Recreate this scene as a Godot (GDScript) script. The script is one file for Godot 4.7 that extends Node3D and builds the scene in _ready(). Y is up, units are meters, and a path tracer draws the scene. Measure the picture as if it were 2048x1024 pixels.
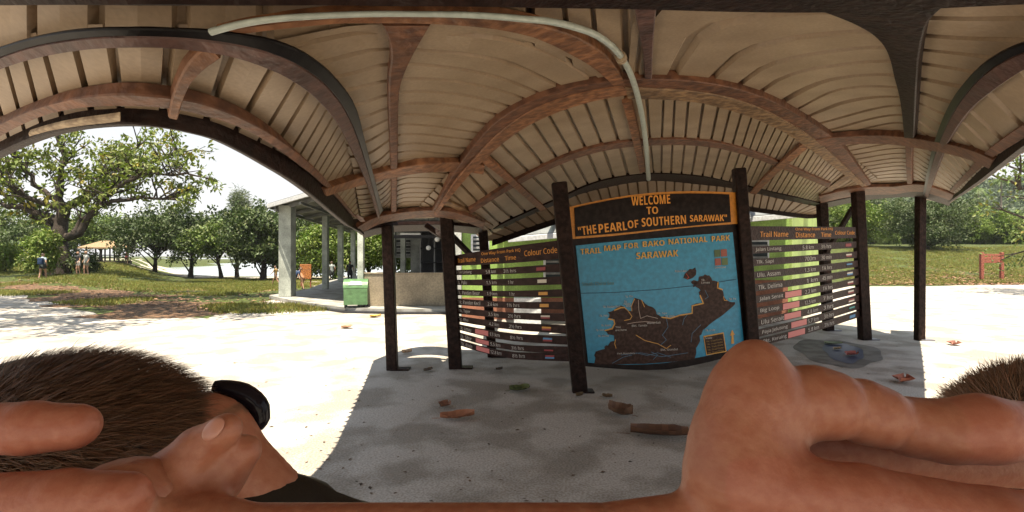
extends Node3D
# A roofed notice shelter in a park: curved timber roof with corrugated sheets, a map sign between two slatted
# trail boards, a canteen and a lime green house behind, trees and the sea on one side and a lawn on the other.
# Metres; the eye stands at (0, 1.8, 0) and looks along -z.

const PIPE := [-1.128,2.638,-1.916,-1.023,2.655,-1.897,-0.925,2.669,-1.890,-0.838,2.689,-1.911,-0.759,2.718,-1.960,-0.681,2.753,-2.024,-0.595,2.785,-2.085,-0.5,2.810,-2.136,-0.398,2.827,-2.174,-0.29,2.836,-2.195,-0.179,2.839,-2.208,-0.0671,2.846,-2.237,0.0493,2.890,-2.353,0.179,2.944,-2.495,0.324,2.989,-2.659,0.486,3.032,-2.872,0.678,3.089,-3.256,0.904,3.162,-3.876,1.167,3.223,-4.706,1.492,3.261,-5.795,1.956,3.297,-7.436,2.667,3.304,-10.00]
const PIPE_R := [0.0131,0.0126,0.0122,0.0120,0.0120,0.0120,0.0120,0.0119,0.0117,0.0123,0.0129,0.0137,0.0149,0.0164,0.0182,0.0187,0.0201,0.0227,0.0255,0.0289,0.0338,0.0410]
# shelter timbers: name, paint, the line of one edge, the line of the other edge, thickness
const BEAMS := [
	["eave_beam", "dark", [-4.065,2.558,-3.805,-3.496,2.571,-3.439,-2.988,2.579,-3.093,-2.567,2.570,-2.810,-2.256,2.553,-2.631,-2.035,2.542,-2.544,-1.876,2.537,-2.526,-1.765,2.544,-2.577,-1.687,2.551,-2.684,-1.610,2.544,-2.810,-1.560,2.536,-3.007,-1.531,2.505,-3.261,-1.527,2.459,-3.613,-1.598,2.424,-4.236,-1.780,2.375,-5.308,-2.189,2.291,-7.397], [-4.065,2.439,-3.805,-3.500,2.465,-3.439,-2.990,2.474,-3.093,-2.566,2.468,-2.810,-2.258,2.459,-2.631,-2.040,2.453,-2.544,-1.882,2.451,-2.526,-1.774,2.451,-2.577,-1.699,2.451,-2.684,-1.624,2.441,-2.810,-1.585,2.413,-3.007,-1.557,2.374,-3.261,-1.549,2.331,-3.613,-1.624,2.279,-4.236,-1.806,2.206,-5.308,-2.189,2.103,-7.397], 0.050],
	["purlin", "brown", [-3.407,2.513,-3.189,-2.974,2.528,-2.926,-2.568,2.530,-2.663,-2.246,2.524,-2.467,-1.998,2.518,-2.339,-1.809,2.512,-2.271,-1.672,2.511,-2.262,-1.577,2.516,-2.313,-1.496,2.522,-2.396,-1.431,2.517,-2.514,-1.382,2.503,-2.677,-1.368,2.489,-2.937,-1.399,2.472,-3.342,-1.493,2.449,-3.978,-1.667,2.389,-4.935,-1.905,2.269,-6.314], [-3.678,2.486,-3.443,-3.202,2.506,-3.150,-2.734,2.512,-2.830,-2.363,2.508,-2.587,-2.096,2.500,-2.445,-1.902,2.493,-2.377,-1.759,2.491,-2.369,-1.652,2.496,-2.411,-1.574,2.500,-2.504,-1.504,2.495,-2.625,-1.445,2.482,-2.784,-1.433,2.459,-3.052,-1.460,2.430,-3.452,-1.542,2.402,-4.088,-1.709,2.352,-5.098,-1.955,2.239,-6.608], 0.060],
	["eave_beam", "mauve", [-2.408,2.614,-2.254,-2.124,2.613,-2.113,-1.895,2.618,-2.013,-1.692,2.610,-1.933,-1.516,2.600,-1.876,-1.376,2.595,-1.858,-1.289,2.617,-1.915,-1.194,2.630,-1.971,-1.079,2.625,-2.002,-0.975,2.614,-2.058,-0.922,2.624,-2.238,-0.929,2.650,-2.595,-1.028,2.678,-3.219,-1.227,2.674,-4.164,-1.508,2.596,-5.479,-1.834,2.369,-7.112], [-2.534,2.592,-2.372,-2.220,2.593,-2.202,-1.973,2.594,-2.086,-1.764,2.588,-2.000,-1.580,2.578,-1.934,-1.430,2.570,-1.904,-1.333,2.584,-1.944,-1.248,2.601,-2.012,-1.144,2.599,-2.059,-1.049,2.586,-2.129,-1.000,2.590,-2.310,-1.016,2.611,-2.674,-1.118,2.638,-3.307,-1.312,2.633,-4.269,-1.574,2.558,-5.601,-1.875,2.329,-7.219], 0.030],
	["eave_beam", "black", [-2.329,2.635,-2.180,-2.069,2.636,-2.062,-1.848,2.638,-1.971,-1.647,2.629,-1.893,-1.480,2.618,-1.846,-1.350,2.617,-1.842,-1.265,2.643,-1.906,-1.159,2.655,-1.948,-1.038,2.647,-1.970,-0.929,2.642,-2.023,-0.872,2.656,-2.198,-0.873,2.679,-2.543,-0.955,2.708,-3.138,-1.157,2.701,-4.042,-1.436,2.633,-5.329,-1.767,2.430,-7.012], [-2.413,2.616,-2.258,-2.128,2.615,-2.117,-1.899,2.620,-2.018,-1.695,2.612,-1.937,-1.519,2.601,-1.880,-1.378,2.596,-1.862,-1.292,2.618,-1.919,-1.197,2.632,-1.976,-1.082,2.626,-2.007,-0.977,2.615,-2.063,-0.924,2.626,-2.243,-0.931,2.652,-2.600,-1.030,2.679,-3.226,-1.229,2.676,-4.173,-1.511,2.597,-5.491,-1.837,2.371,-7.127], 0.015],
	["rafter", "orange", [-1.196,2.631,-2.011,-1.237,2.615,-2.034,-1.279,2.598,-2.058,-1.322,2.580,-2.088,-1.370,2.561,-2.130,-1.421,2.544,-2.182,-1.478,2.527,-2.245,-1.540,2.510,-2.318,-1.605,2.492,-2.402,-1.675,2.473,-2.495], [-1.190,2.602,-2.090,-1.232,2.590,-2.113,-1.275,2.579,-2.137,-1.319,2.566,-2.166,-1.367,2.552,-2.204,-1.418,2.537,-2.251,-1.472,2.522,-2.309,-1.529,2.507,-2.377,-1.590,2.490,-2.453,-1.655,2.473,-2.536], 0.050],
	["tie_beam", "orange", [-1.640,2.328,-4.544,-1.641,2.435,-5.000,-1.607,2.545,-5.447,-1.491,2.628,-5.705,-1.301,2.670,-5.718,-1.087,2.694,-5.616,-0.9,2.721,-5.651,-0.732,2.766,-5.876,-0.551,2.802,-6.116,-0.354,2.803,-6.339], [-1.593,2.367,-4.358,-1.580,2.474,-4.757,-1.532,2.581,-5.138,-1.413,2.662,-5.352,-1.229,2.704,-5.360,-1.029,2.731,-5.285,-0.853,2.763,-5.352,-0.693,2.815,-5.590,-0.517,2.857,-5.840,-0.325,2.868,-6.077], 0.070],
	["gable_beam", "brown", [-2.175,2.111,-7.400,-2.027,2.226,-7.490,-1.900,2.309,-7.757,-1.734,2.358,-7.963,-1.517,2.384,-7.964,-1.290,2.394,-7.907,-1.060,2.383,-7.810,-0.841,2.350,-7.754,-0.651,2.298,-7.899,-0.482,2.245,-8.460], [-1.999,2.168,-6.626,-1.930,2.291,-6.968,-1.830,2.381,-7.325,-1.656,2.426,-7.486,-1.438,2.449,-7.465,-1.217,2.459,-7.429,-0.997,2.448,-7.377,-0.784,2.418,-7.360,-0.593,2.367,-7.495,-0.418,2.314,-7.963], 0.060],
	["gable_beam", "dark", [-2.358,2.084,-8.143,-2.261,2.152,-8.550,-2.129,2.208,-8.906,-1.977,2.242,-9.271,-1.773,2.257,-9.465,-1.528,2.258,-9.463,-1.264,2.246,-9.326,-1.006,2.224,-9.164,-0.767,2.200,-9.137,-0.55,2.188,-9.442], [-2.109,2.141,-7.213,-2.066,2.215,-7.744,-1.957,2.274,-8.123,-1.813,2.309,-8.441,-1.617,2.323,-8.583,-1.389,2.325,-8.574,-1.145,2.314,-8.437,-0.904,2.292,-8.266,-0.681,2.269,-8.190,-0.477,2.258,-8.371], 0.060],
	["rafter", "brown", [-1.164,2.455,-7.448,-0.877,2.610,-6.505,-0.676,2.764,-5.992,-0.491,2.885,-5.548,-0.316,2.963,-5.073,-0.153,3.016,-4.689,0.0116,3.058,-4.441,0.174,3.098,-4.292,0.339,3.137,-4.215,0.505,3.169,-4.166,0.672,3.189,-4.125,0.841,3.202,-4.101], [-1.158,2.431,-7.599,-0.859,2.587,-6.640,-0.646,2.742,-6.170,-0.447,2.870,-5.795,-0.262,2.960,-5.367,-0.09,3.027,-5.008,0.077,3.079,-4.738,0.244,3.123,-4.563,0.414,3.162,-4.459,0.587,3.192,-4.394,0.759,3.209,-4.336,0.93,3.220,-4.288], 0.080],
	["rafter", "orange", [-1.146,2.424,-7.521,-0.85,2.579,-6.571,-0.639,2.733,-6.106,-0.442,2.859,-5.735,-0.259,2.948,-5.311,-0.0891,3.015,-4.957,0.0762,3.066,-4.688,0.241,3.110,-4.515,0.409,3.148,-4.413,0.581,3.177,-4.348,0.751,3.194,-4.291,0.92,3.205,-4.244], [-1.126,2.404,-7.633,-0.814,2.552,-6.709,-0.594,2.707,-6.273,-0.392,2.841,-5.934,-0.198,2.941,-5.589,-0.0148,3.023,-5.299,0.164,3.088,-5.073,0.346,3.140,-4.925,0.526,3.179,-4.803,0.703,3.205,-4.696,0.88,3.220,-4.611,1.056,3.229,-4.543], 0.070],
	["rafter", "brown", [0.885,3.203,-4.082,1.098,3.217,-4.111,1.327,3.234,-4.179,1.569,3.246,-4.267,1.832,3.251,-4.387,2.141,3.258,-4.592,2.514,3.268,-4.897,2.998,3.283,-5.375,3.612,3.302,-6.010,4.432,3.319,-6.914,5.561,3.289,-8.273,7.156,3.215,-10.21], [0.958,3.224,-4.341,1.187,3.242,-4.419,1.426,3.260,-4.506,1.678,3.272,-4.611,1.951,3.276,-4.745,2.271,3.280,-4.967,2.660,3.285,-5.305,3.150,3.291,-5.794,3.769,3.297,-6.448,4.608,3.299,-7.413,5.689,3.267,-8.667,7.133,3.210,-10.32], 0.080],
	["rafter", "tan", [0.948,3.210,-4.296,1.174,3.227,-4.373,1.411,3.245,-4.460,1.661,3.257,-4.564,1.931,3.261,-4.696,2.247,3.265,-4.916,2.633,3.270,-5.250,3.117,3.275,-5.734,3.730,3.282,-6.382,4.561,3.284,-7.337,5.630,3.252,-8.577,7.059,3.196,-10.21], [1.060,3.235,-4.679,1.292,3.250,-4.747,1.537,3.268,-4.840,1.799,3.280,-4.956,2.093,3.284,-5.139,2.427,3.284,-5.381,2.818,3.281,-5.708,3.300,3.277,-6.175,3.925,3.269,-6.855,4.725,3.255,-7.752,5.744,3.225,-8.894,7.043,3.188,-10.30], 0.070],
	["rafter", "brown", [-0.579,2.828,-2.289,-0.588,2.827,-2.457,-0.626,2.824,-2.661,-0.694,2.818,-2.900,-0.768,2.814,-3.198,-0.854,2.809,-3.561,-0.953,2.796,-3.994,-1.070,2.771,-4.503,-1.209,2.727,-5.103,-1.375,2.660,-5.820,-1.571,2.559,-6.663,-1.779,2.405,-7.561], [-0.376,2.867,-2.374,-0.446,2.861,-2.529,-0.524,2.854,-2.710,-0.61,2.846,-2.928,-0.7,2.837,-3.200,-0.788,2.830,-3.559,-0.887,2.816,-3.992,-1.001,2.788,-4.499,-1.136,2.740,-5.090,-1.301,2.670,-5.808,-1.500,2.567,-6.672,-1.725,2.412,-7.648], 0.080],
	["ridge_board", "orange", [-1.155,2.659,-1.971,-1.016,2.675,-1.954,-0.892,2.696,-1.966,-0.785,2.736,-2.028,-0.677,2.786,-2.113,-0.555,2.826,-2.191,-0.419,2.852,-2.244,-0.272,2.864,-2.273,-0.122,2.868,-2.299,0.0333,2.913,-2.441,0.213,2.992,-2.696,0.429,3.065,-3.027,0.696,3.147,-3.561,1.024,3.236,-4.483], [-1.163,2.649,-1.985,-1.035,2.657,-1.982,-0.913,2.676,-1.991,-0.81,2.717,-2.051,-0.709,2.768,-2.142,-0.596,2.811,-2.235,-0.467,2.843,-2.305,-0.326,2.860,-2.352,-0.179,2.867,-2.392,-0.0281,2.898,-2.512,0.142,2.980,-2.799,0.351,3.071,-3.219,0.615,3.156,-3.748,0.949,3.232,-4.498], 0.060],
	["rafter", "mauve", [0.508,2.979,-2.187,0.55,2.993,-2.337,0.603,3.016,-2.525,0.672,3.050,-2.760,0.76,3.094,-3.045,0.862,3.141,-3.383,0.972,3.188,-3.775,1.096,3.230,-4.221], [0.625,2.973,-2.176,0.664,2.990,-2.332,0.712,3.016,-2.523,0.773,3.053,-2.765,0.847,3.099,-3.057,0.935,3.146,-3.398,1.039,3.193,-3.789,1.157,3.234,-4.233], 0.080],
	["ridge_beam", "dark", [-1.760,2.745,-1.663,-1.455,2.723,-1.625,-1.214,2.742,-1.657,-0.974,2.772,-1.711,-0.712,2.796,-1.752,-0.451,2.852,-1.851,-0.156,2.901,-1.936,0.166,2.945,-2.014,0.484,2.920,-1.971,0.795,2.906,-1.946,1.083,2.877,-1.894,1.352,2.846,-1.841,1.584,2.803,-1.765,1.743,2.734,-1.643], [-1.956,2.700,-1.848,-1.579,2.659,-1.763,-1.280,2.651,-1.747,-1.038,2.687,-1.823,-0.765,2.716,-1.883,-0.502,2.801,-2.063,-0.171,2.832,-2.132,0.194,2.930,-2.343,0.597,2.967,-2.429,1.020,2.989,-2.497,1.389,2.952,-2.429,1.676,2.890,-2.281,1.828,2.788,-2.037,1.929,2.695,-1.819], 0.120],
	["rafter", "dark", [1.424,2.964,-2.414,1.538,2.972,-2.485,1.657,2.978,-2.557,1.782,2.981,-2.636,1.921,2.982,-2.733,2.101,2.989,-2.898,2.327,3.007,-3.155,2.610,3.035,-3.506,2.933,3.056,-3.898,3.322,3.079,-4.380,3.805,3.104,-4.991,4.398,3.124,-5.744], [1.801,2.837,-2.125,1.842,2.851,-2.225,1.908,2.868,-2.352,2.024,2.885,-2.521,2.167,2.903,-2.719,2.339,2.924,-2.950,2.543,2.945,-3.216,2.783,2.966,-3.526,3.067,2.990,-3.891,3.407,3.015,-4.329,3.815,3.041,-4.857,4.307,3.066,-5.493], 0.100],
	["rafter", "brown", [4.358,3.143,-5.681,4.591,3.150,-5.983,4.844,3.157,-6.310,5.119,3.162,-6.666,5.419,3.166,-7.054,5.748,3.168,-7.477,6.109,3.169,-7.940,6.506,3.166,-8.449,6.943,3.161,-9.008,7.417,3.150,-9.613], [4.288,3.096,-5.485,4.520,3.106,-5.784,4.772,3.114,-6.110,5.047,3.122,-6.466,5.348,3.129,-6.854,5.678,3.134,-7.277,6.040,3.136,-7.739,6.437,3.136,-8.245,6.873,3.133,-8.800,7.345,3.124,-9.401], 0.070],
	["tie_beam", "brown", [4.031,3.265,-7.009,4.279,3.289,-6.955,4.539,3.304,-6.924,4.695,3.276,-6.746,4.779,3.212,-6.490,4.781,3.110,-6.156,4.637,2.970,-5.680,4.411,2.820,-5.152,4.187,2.673,-4.679,4.127,2.552,-4.429], [3.798,3.275,-6.624,4.010,3.294,-6.527,4.223,3.300,-6.441,4.347,3.266,-6.236,4.398,3.196,-5.955,4.366,3.088,-5.600,4.197,2.943,-5.114,3.981,2.797,-4.620,3.789,2.659,-4.203,3.741,2.547,-3.983], 0.070],
	["gable_beam", "brown", [7.267,3.038,-12.05,7.384,3.083,-11.70,7.625,3.132,-11.56,7.931,3.165,-11.52,8.211,3.173,-11.45,8.395,3.153,-11.25,8.148,3.112,-10.51,7.937,3.033,-9.881,8.320,2.969,-10.01,8.796,2.898,-10.25], [6.591,3.075,-10.99,6.715,3.120,-10.68,6.947,3.170,-10.56,7.213,3.202,-10.49,7.449,3.204,-10.39,7.606,3.179,-10.19,7.411,3.129,-9.544,7.209,3.037,-8.948,7.445,2.956,-8.927,7.733,2.870,-8.969], 0.060],
	["gable_beam", "dark", [7.980,3.017,-13.24,8.115,3.053,-12.87,8.341,3.101,-12.67,8.547,3.141,-12.46,8.710,3.158,-12.19,8.791,3.149,-11.84,8.781,3.108,-11.39,8.735,3.038,-10.93,9.182,2.981,-11.11,9.803,2.919,-11.48], [7.326,3.038,-12.20,7.483,3.078,-11.90,7.714,3.129,-11.73,7.904,3.169,-11.52,8.040,3.184,-11.25,8.099,3.171,-10.89,8.063,3.125,-10.44,7.940,3.042,-9.906,8.225,2.975,-9.915,8.639,2.905,-10.08], 0.060],
	["rafter", "orange", [1.053,3.255,-4.893,1.142,3.268,-5.199,1.239,3.280,-5.533,1.346,3.290,-5.901,1.464,3.299,-6.314,1.598,3.308,-6.783,1.751,3.318,-7.323,1.929,3.327,-7.946,2.132,3.333,-8.660,2.364,3.332,-9.469], [1.127,3.256,-4.817,1.218,3.271,-5.122,1.318,3.283,-5.453,1.426,3.294,-5.818,1.546,3.303,-6.227,1.682,3.313,-6.694,1.840,3.325,-7.239,2.023,3.337,-7.875,2.233,3.347,-8.605,2.472,3.350,-9.431], 0.070],
	["purlin", "brown", [-0.594,2.413,-7.455,-0.228,2.618,-7.265,0.134,2.841,-7.375,0.519,3.052,-7.499,0.9,3.192,-7.378,1.284,3.282,-7.254,1.684,3.335,-7.215,2.106,3.365,-7.248,2.552,3.382,-7.338,3.034,3.369,-7.502,3.612,3.334,-7.856,4.329,3.278,-8.431,5.172,3.207,-9.131,6.357,3.157,-10.27], [-0.616,2.455,-7.302,-0.253,2.658,-7.084,0.101,2.874,-7.131,0.472,3.077,-7.202,0.835,3.206,-7.029,1.204,3.285,-6.890,1.584,3.329,-6.830,1.987,3.356,-6.856,2.421,3.376,-6.960,2.889,3.366,-7.127,3.446,3.335,-7.466,4.143,3.288,-8.032,4.973,3.228,-8.732,6.123,3.188,-9.829], 0.050],
	["hip_rafter", "orange", [-0.35,2.876,-5.921,-0.266,2.852,-6.191,-0.174,2.825,-6.482,-0.0771,2.794,-6.823,0.0283,2.761,-7.236,0.147,2.727,-7.753,0.285,2.696,-8.423,0.455,2.669,-9.331,0.675,2.647,-10.62,0.982,2.631,-12.53], [-0.29,2.914,-5.763,-0.208,2.897,-6.056,-0.117,2.875,-6.371,-0.0203,2.849,-6.730,0.086,2.820,-7.152,0.206,2.788,-7.659,0.345,2.757,-8.290,0.514,2.728,-9.116,0.729,2.704,-10.26,1.022,2.686,-11.93], 0.060],
	["hip_rafter", "orange", [3.785,3.295,-6.530,3.875,3.284,-6.864,3.975,3.272,-7.234,4.097,3.261,-7.665,4.250,3.253,-8.179,4.445,3.249,-8.803,4.699,3.247,-9.578,5.038,3.244,-10.56,5.470,3.237,-11.79,6.000,3.225,-13.30], [4.022,3.293,-6.837,4.107,3.277,-7.166,4.203,3.261,-7.533,4.326,3.246,-7.968,4.485,3.235,-8.496,4.693,3.229,-9.146,4.969,3.225,-9.963,5.341,3.220,-11.01,5.824,3.212,-12.34,6.431,3.199,-14.01], 0.060],
	["hip_rafter", "tan", [-0.973,2.536,-7.113,-0.909,2.509,-7.228,-0.841,2.480,-7.327,-0.771,2.448,-7.421,-0.7,2.414,-7.524,-0.631,2.379,-7.653,-0.562,2.344,-7.826,-0.496,2.312,-8.081,-0.431,2.284,-8.480,-0.368,2.265,-9.128], [-0.92,2.571,-6.927,-0.858,2.546,-7.046,-0.792,2.519,-7.149,-0.723,2.489,-7.245,-0.653,2.457,-7.346,-0.584,2.423,-7.469,-0.516,2.389,-7.631,-0.448,2.358,-7.863,-0.382,2.332,-8.217,-0.314,2.312,-8.759], 0.050],
	["hip_rafter", "tan", [5.983,3.289,-9.052,6.043,3.274,-9.242,6.096,3.256,-9.426,6.148,3.235,-9.611,6.202,3.214,-9.804,6.265,3.191,-10.01,6.343,3.168,-10.25,6.436,3.145,-10.51,6.549,3.123,-10.82,6.684,3.103,-11.16], [6.308,3.273,-9.455,6.372,3.257,-9.655,6.430,3.239,-9.849,6.486,3.218,-10.04,6.545,3.196,-10.25,6.613,3.174,-10.47,6.697,3.150,-10.72,6.797,3.127,-11.00,6.918,3.104,-11.32,7.062,3.084,-11.69], 0.050],
	["back_beam", "dark", [-0.689,2.130,-13.05,-0.129,2.296,-10.97,0.321,2.498,-10.84,0.785,2.698,-10.94,1.243,2.897,-10.94,1.677,3.079,-10.78,2.164,3.218,-10.85,2.723,3.323,-11.12,3.286,3.376,-11.32,3.853,3.374,-11.47,4.477,3.352,-11.74,5.231,3.311,-12.28,5.976,3.241,-12.70,6.718,3.153,-13.04,7.523,3.071,-13.43,8.663,3.027,-14.33], [-0.579,2.194,-9.575,-0.172,2.364,-9.099,0.216,2.567,-9.354,0.632,2.765,-9.602,1.051,2.961,-9.698,1.449,3.130,-9.598,1.883,3.254,-9.627,2.370,3.349,-9.799,2.866,3.397,-9.945,3.373,3.395,-10.07,3.926,3.375,-10.30,4.585,3.339,-10.75,5.241,3.275,-11.10,5.890,3.189,-11.39,6.585,3.109,-11.70,7.546,3.064,-12.41], 0.100],
	["rafter_end", "tan", [-0.499,2.221,-10.62,-0.459,2.210,-11.91,-0.415,2.204,-13.81,-0.359,2.200,-16.65], [-0.427,2.261,-9.964,-0.377,2.250,-10.96,-0.321,2.243,-12.36,-0.25,2.239,-14.33], 0.050],
	["rafter_end", "tan", [0.613,2.700,-10.99,0.771,2.697,-11.87,0.96,2.696,-12.94,1.189,2.696,-14.26], [0.653,2.755,-10.63,0.804,2.750,-11.41,0.981,2.746,-12.35,1.195,2.745,-13.50], 0.050],
	["rafter_end", "tan", [6.125,3.327,-12.95,6.393,3.321,-13.66,6.691,3.314,-14.45,7.025,3.306,-15.34], [6.422,3.305,-13.38,6.709,3.299,-14.13,7.029,3.293,-14.98,7.390,3.285,-15.93], 0.050],
	["rafter_end", "tan", [8.275,3.115,-13.80,8.540,3.105,-14.49,8.874,3.101,-15.33,9.274,3.099,-16.31], [8.884,3.100,-14.72,9.203,3.090,-15.52,9.605,3.084,-16.49,10.09,3.082,-17.64], 0.050],
	["eave_beam", "dark", [9.089,3.100,-10.56,7.268,2.970,-8.250,5.722,2.818,-6.346,4.725,2.716,-5.121,4.123,2.654,-4.364,3.724,2.608,-3.844,3.437,2.578,-3.463,3.205,2.558,-3.155,3.011,2.545,-2.900,2.854,2.536,-2.691], [9.058,2.904,-10.56,7.264,2.784,-8.250,5.733,2.652,-6.346,4.743,2.566,-5.121,4.139,2.522,-4.364,3.731,2.497,-3.844,3.439,2.483,-3.463,3.204,2.472,-3.155,3.011,2.463,-2.900,2.854,2.457,-2.691], 0.050],
	["purlin", "brown", [7.423,2.903,-8.687,5.779,2.788,-6.609,4.632,2.690,-5.178,3.912,2.630,-4.276,3.464,2.590,-3.696,3.171,2.563,-3.298,2.961,2.546,-3.002,2.798,2.535,-2.767,2.669,2.528,-2.577,2.565,2.525,-2.419], [7.583,2.884,-8.814,5.984,2.763,-6.792,4.825,2.659,-5.351,4.109,2.597,-4.454,3.664,2.559,-3.877,3.376,2.533,-3.485,3.162,2.516,-3.185,2.977,2.505,-2.931,2.822,2.498,-2.719,2.696,2.495,-2.542], 0.060],
	["eave_beam", "black", [8.154,3.020,-10.16,6.190,3.021,-7.648,4.824,2.972,-5.899,3.879,2.910,-4.680,3.236,2.854,-3.838,2.784,2.802,-3.231,2.493,2.763,-2.814,2.317,2.739,-2.536,2.224,2.722,-2.347,2.179,2.707,-2.215,2.155,2.689,-2.109,2.129,2.666,-2.007], [8.325,3.009,-10.32,6.339,3.004,-7.785,4.959,2.952,-6.016,3.991,2.884,-4.767,3.336,2.826,-3.913,2.880,2.776,-3.304,2.577,2.738,-2.881,2.391,2.716,-2.595,2.287,2.699,-2.400,2.229,2.685,-2.259,2.201,2.667,-2.150,2.174,2.645,-2.050], 0.015],
	["eave_beam", "mauve", [8.307,3.007,-10.30,6.325,3.001,-7.769,4.948,2.949,-6.004,3.982,2.881,-4.757,3.329,2.824,-3.904,2.874,2.774,-3.297,2.572,2.737,-2.875,2.386,2.714,-2.589,2.282,2.697,-2.395,2.225,2.683,-2.254,2.196,2.665,-2.146,2.169,2.643,-2.045], [8.560,2.993,-10.54,6.566,2.972,-7.977,5.162,2.917,-6.191,4.175,2.851,-4.930,3.499,2.788,-4.050,3.034,2.737,-3.431,2.727,2.696,-3.002,2.533,2.666,-2.706,2.407,2.650,-2.494,2.324,2.640,-2.336,2.274,2.627,-2.214,2.236,2.611,-2.108], 0.045],
	["batten", "pale", [-2.685,2.463,-2.849,-2.554,2.459,-2.767,-2.434,2.455,-2.693,-2.328,2.450,-2.633,-2.235,2.447,-2.586,-2.150,2.444,-2.547,-2.073,2.442,-2.514,-2.002,2.440,-2.488,-1.936,2.440,-2.467,-1.875,2.442,-2.451], [-2.638,2.471,-2.793,-2.507,2.467,-2.710,-2.387,2.464,-2.636,-2.282,2.460,-2.575,-2.188,2.457,-2.526,-2.104,2.454,-2.486,-2.028,2.452,-2.453,-1.957,2.451,-2.427,-1.891,2.451,-2.405,-1.830,2.453,-2.388], 0.020],
	["fascia_board", "dark", [-0.364,2.119,-9.570,0.369,2.383,-9.944,1.044,2.623,-10.28,1.929,2.951,-10.62,2.986,3.088,-11.00,4.183,3.079,-11.51,5.252,3.008,-11.92,6.399,2.939,-12.46,7.489,2.890,-13.04,7.879,2.916,-13.06], [-0.364,1.989,-9.550,0.369,2.253,-9.924,1.044,2.493,-10.26,1.929,2.821,-10.60,2.986,2.958,-10.98,4.183,2.949,-11.49,5.252,2.878,-11.90,6.399,2.809,-12.44,7.489,2.760,-13.02,7.879,2.786,-13.04], 0.03],
]
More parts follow.
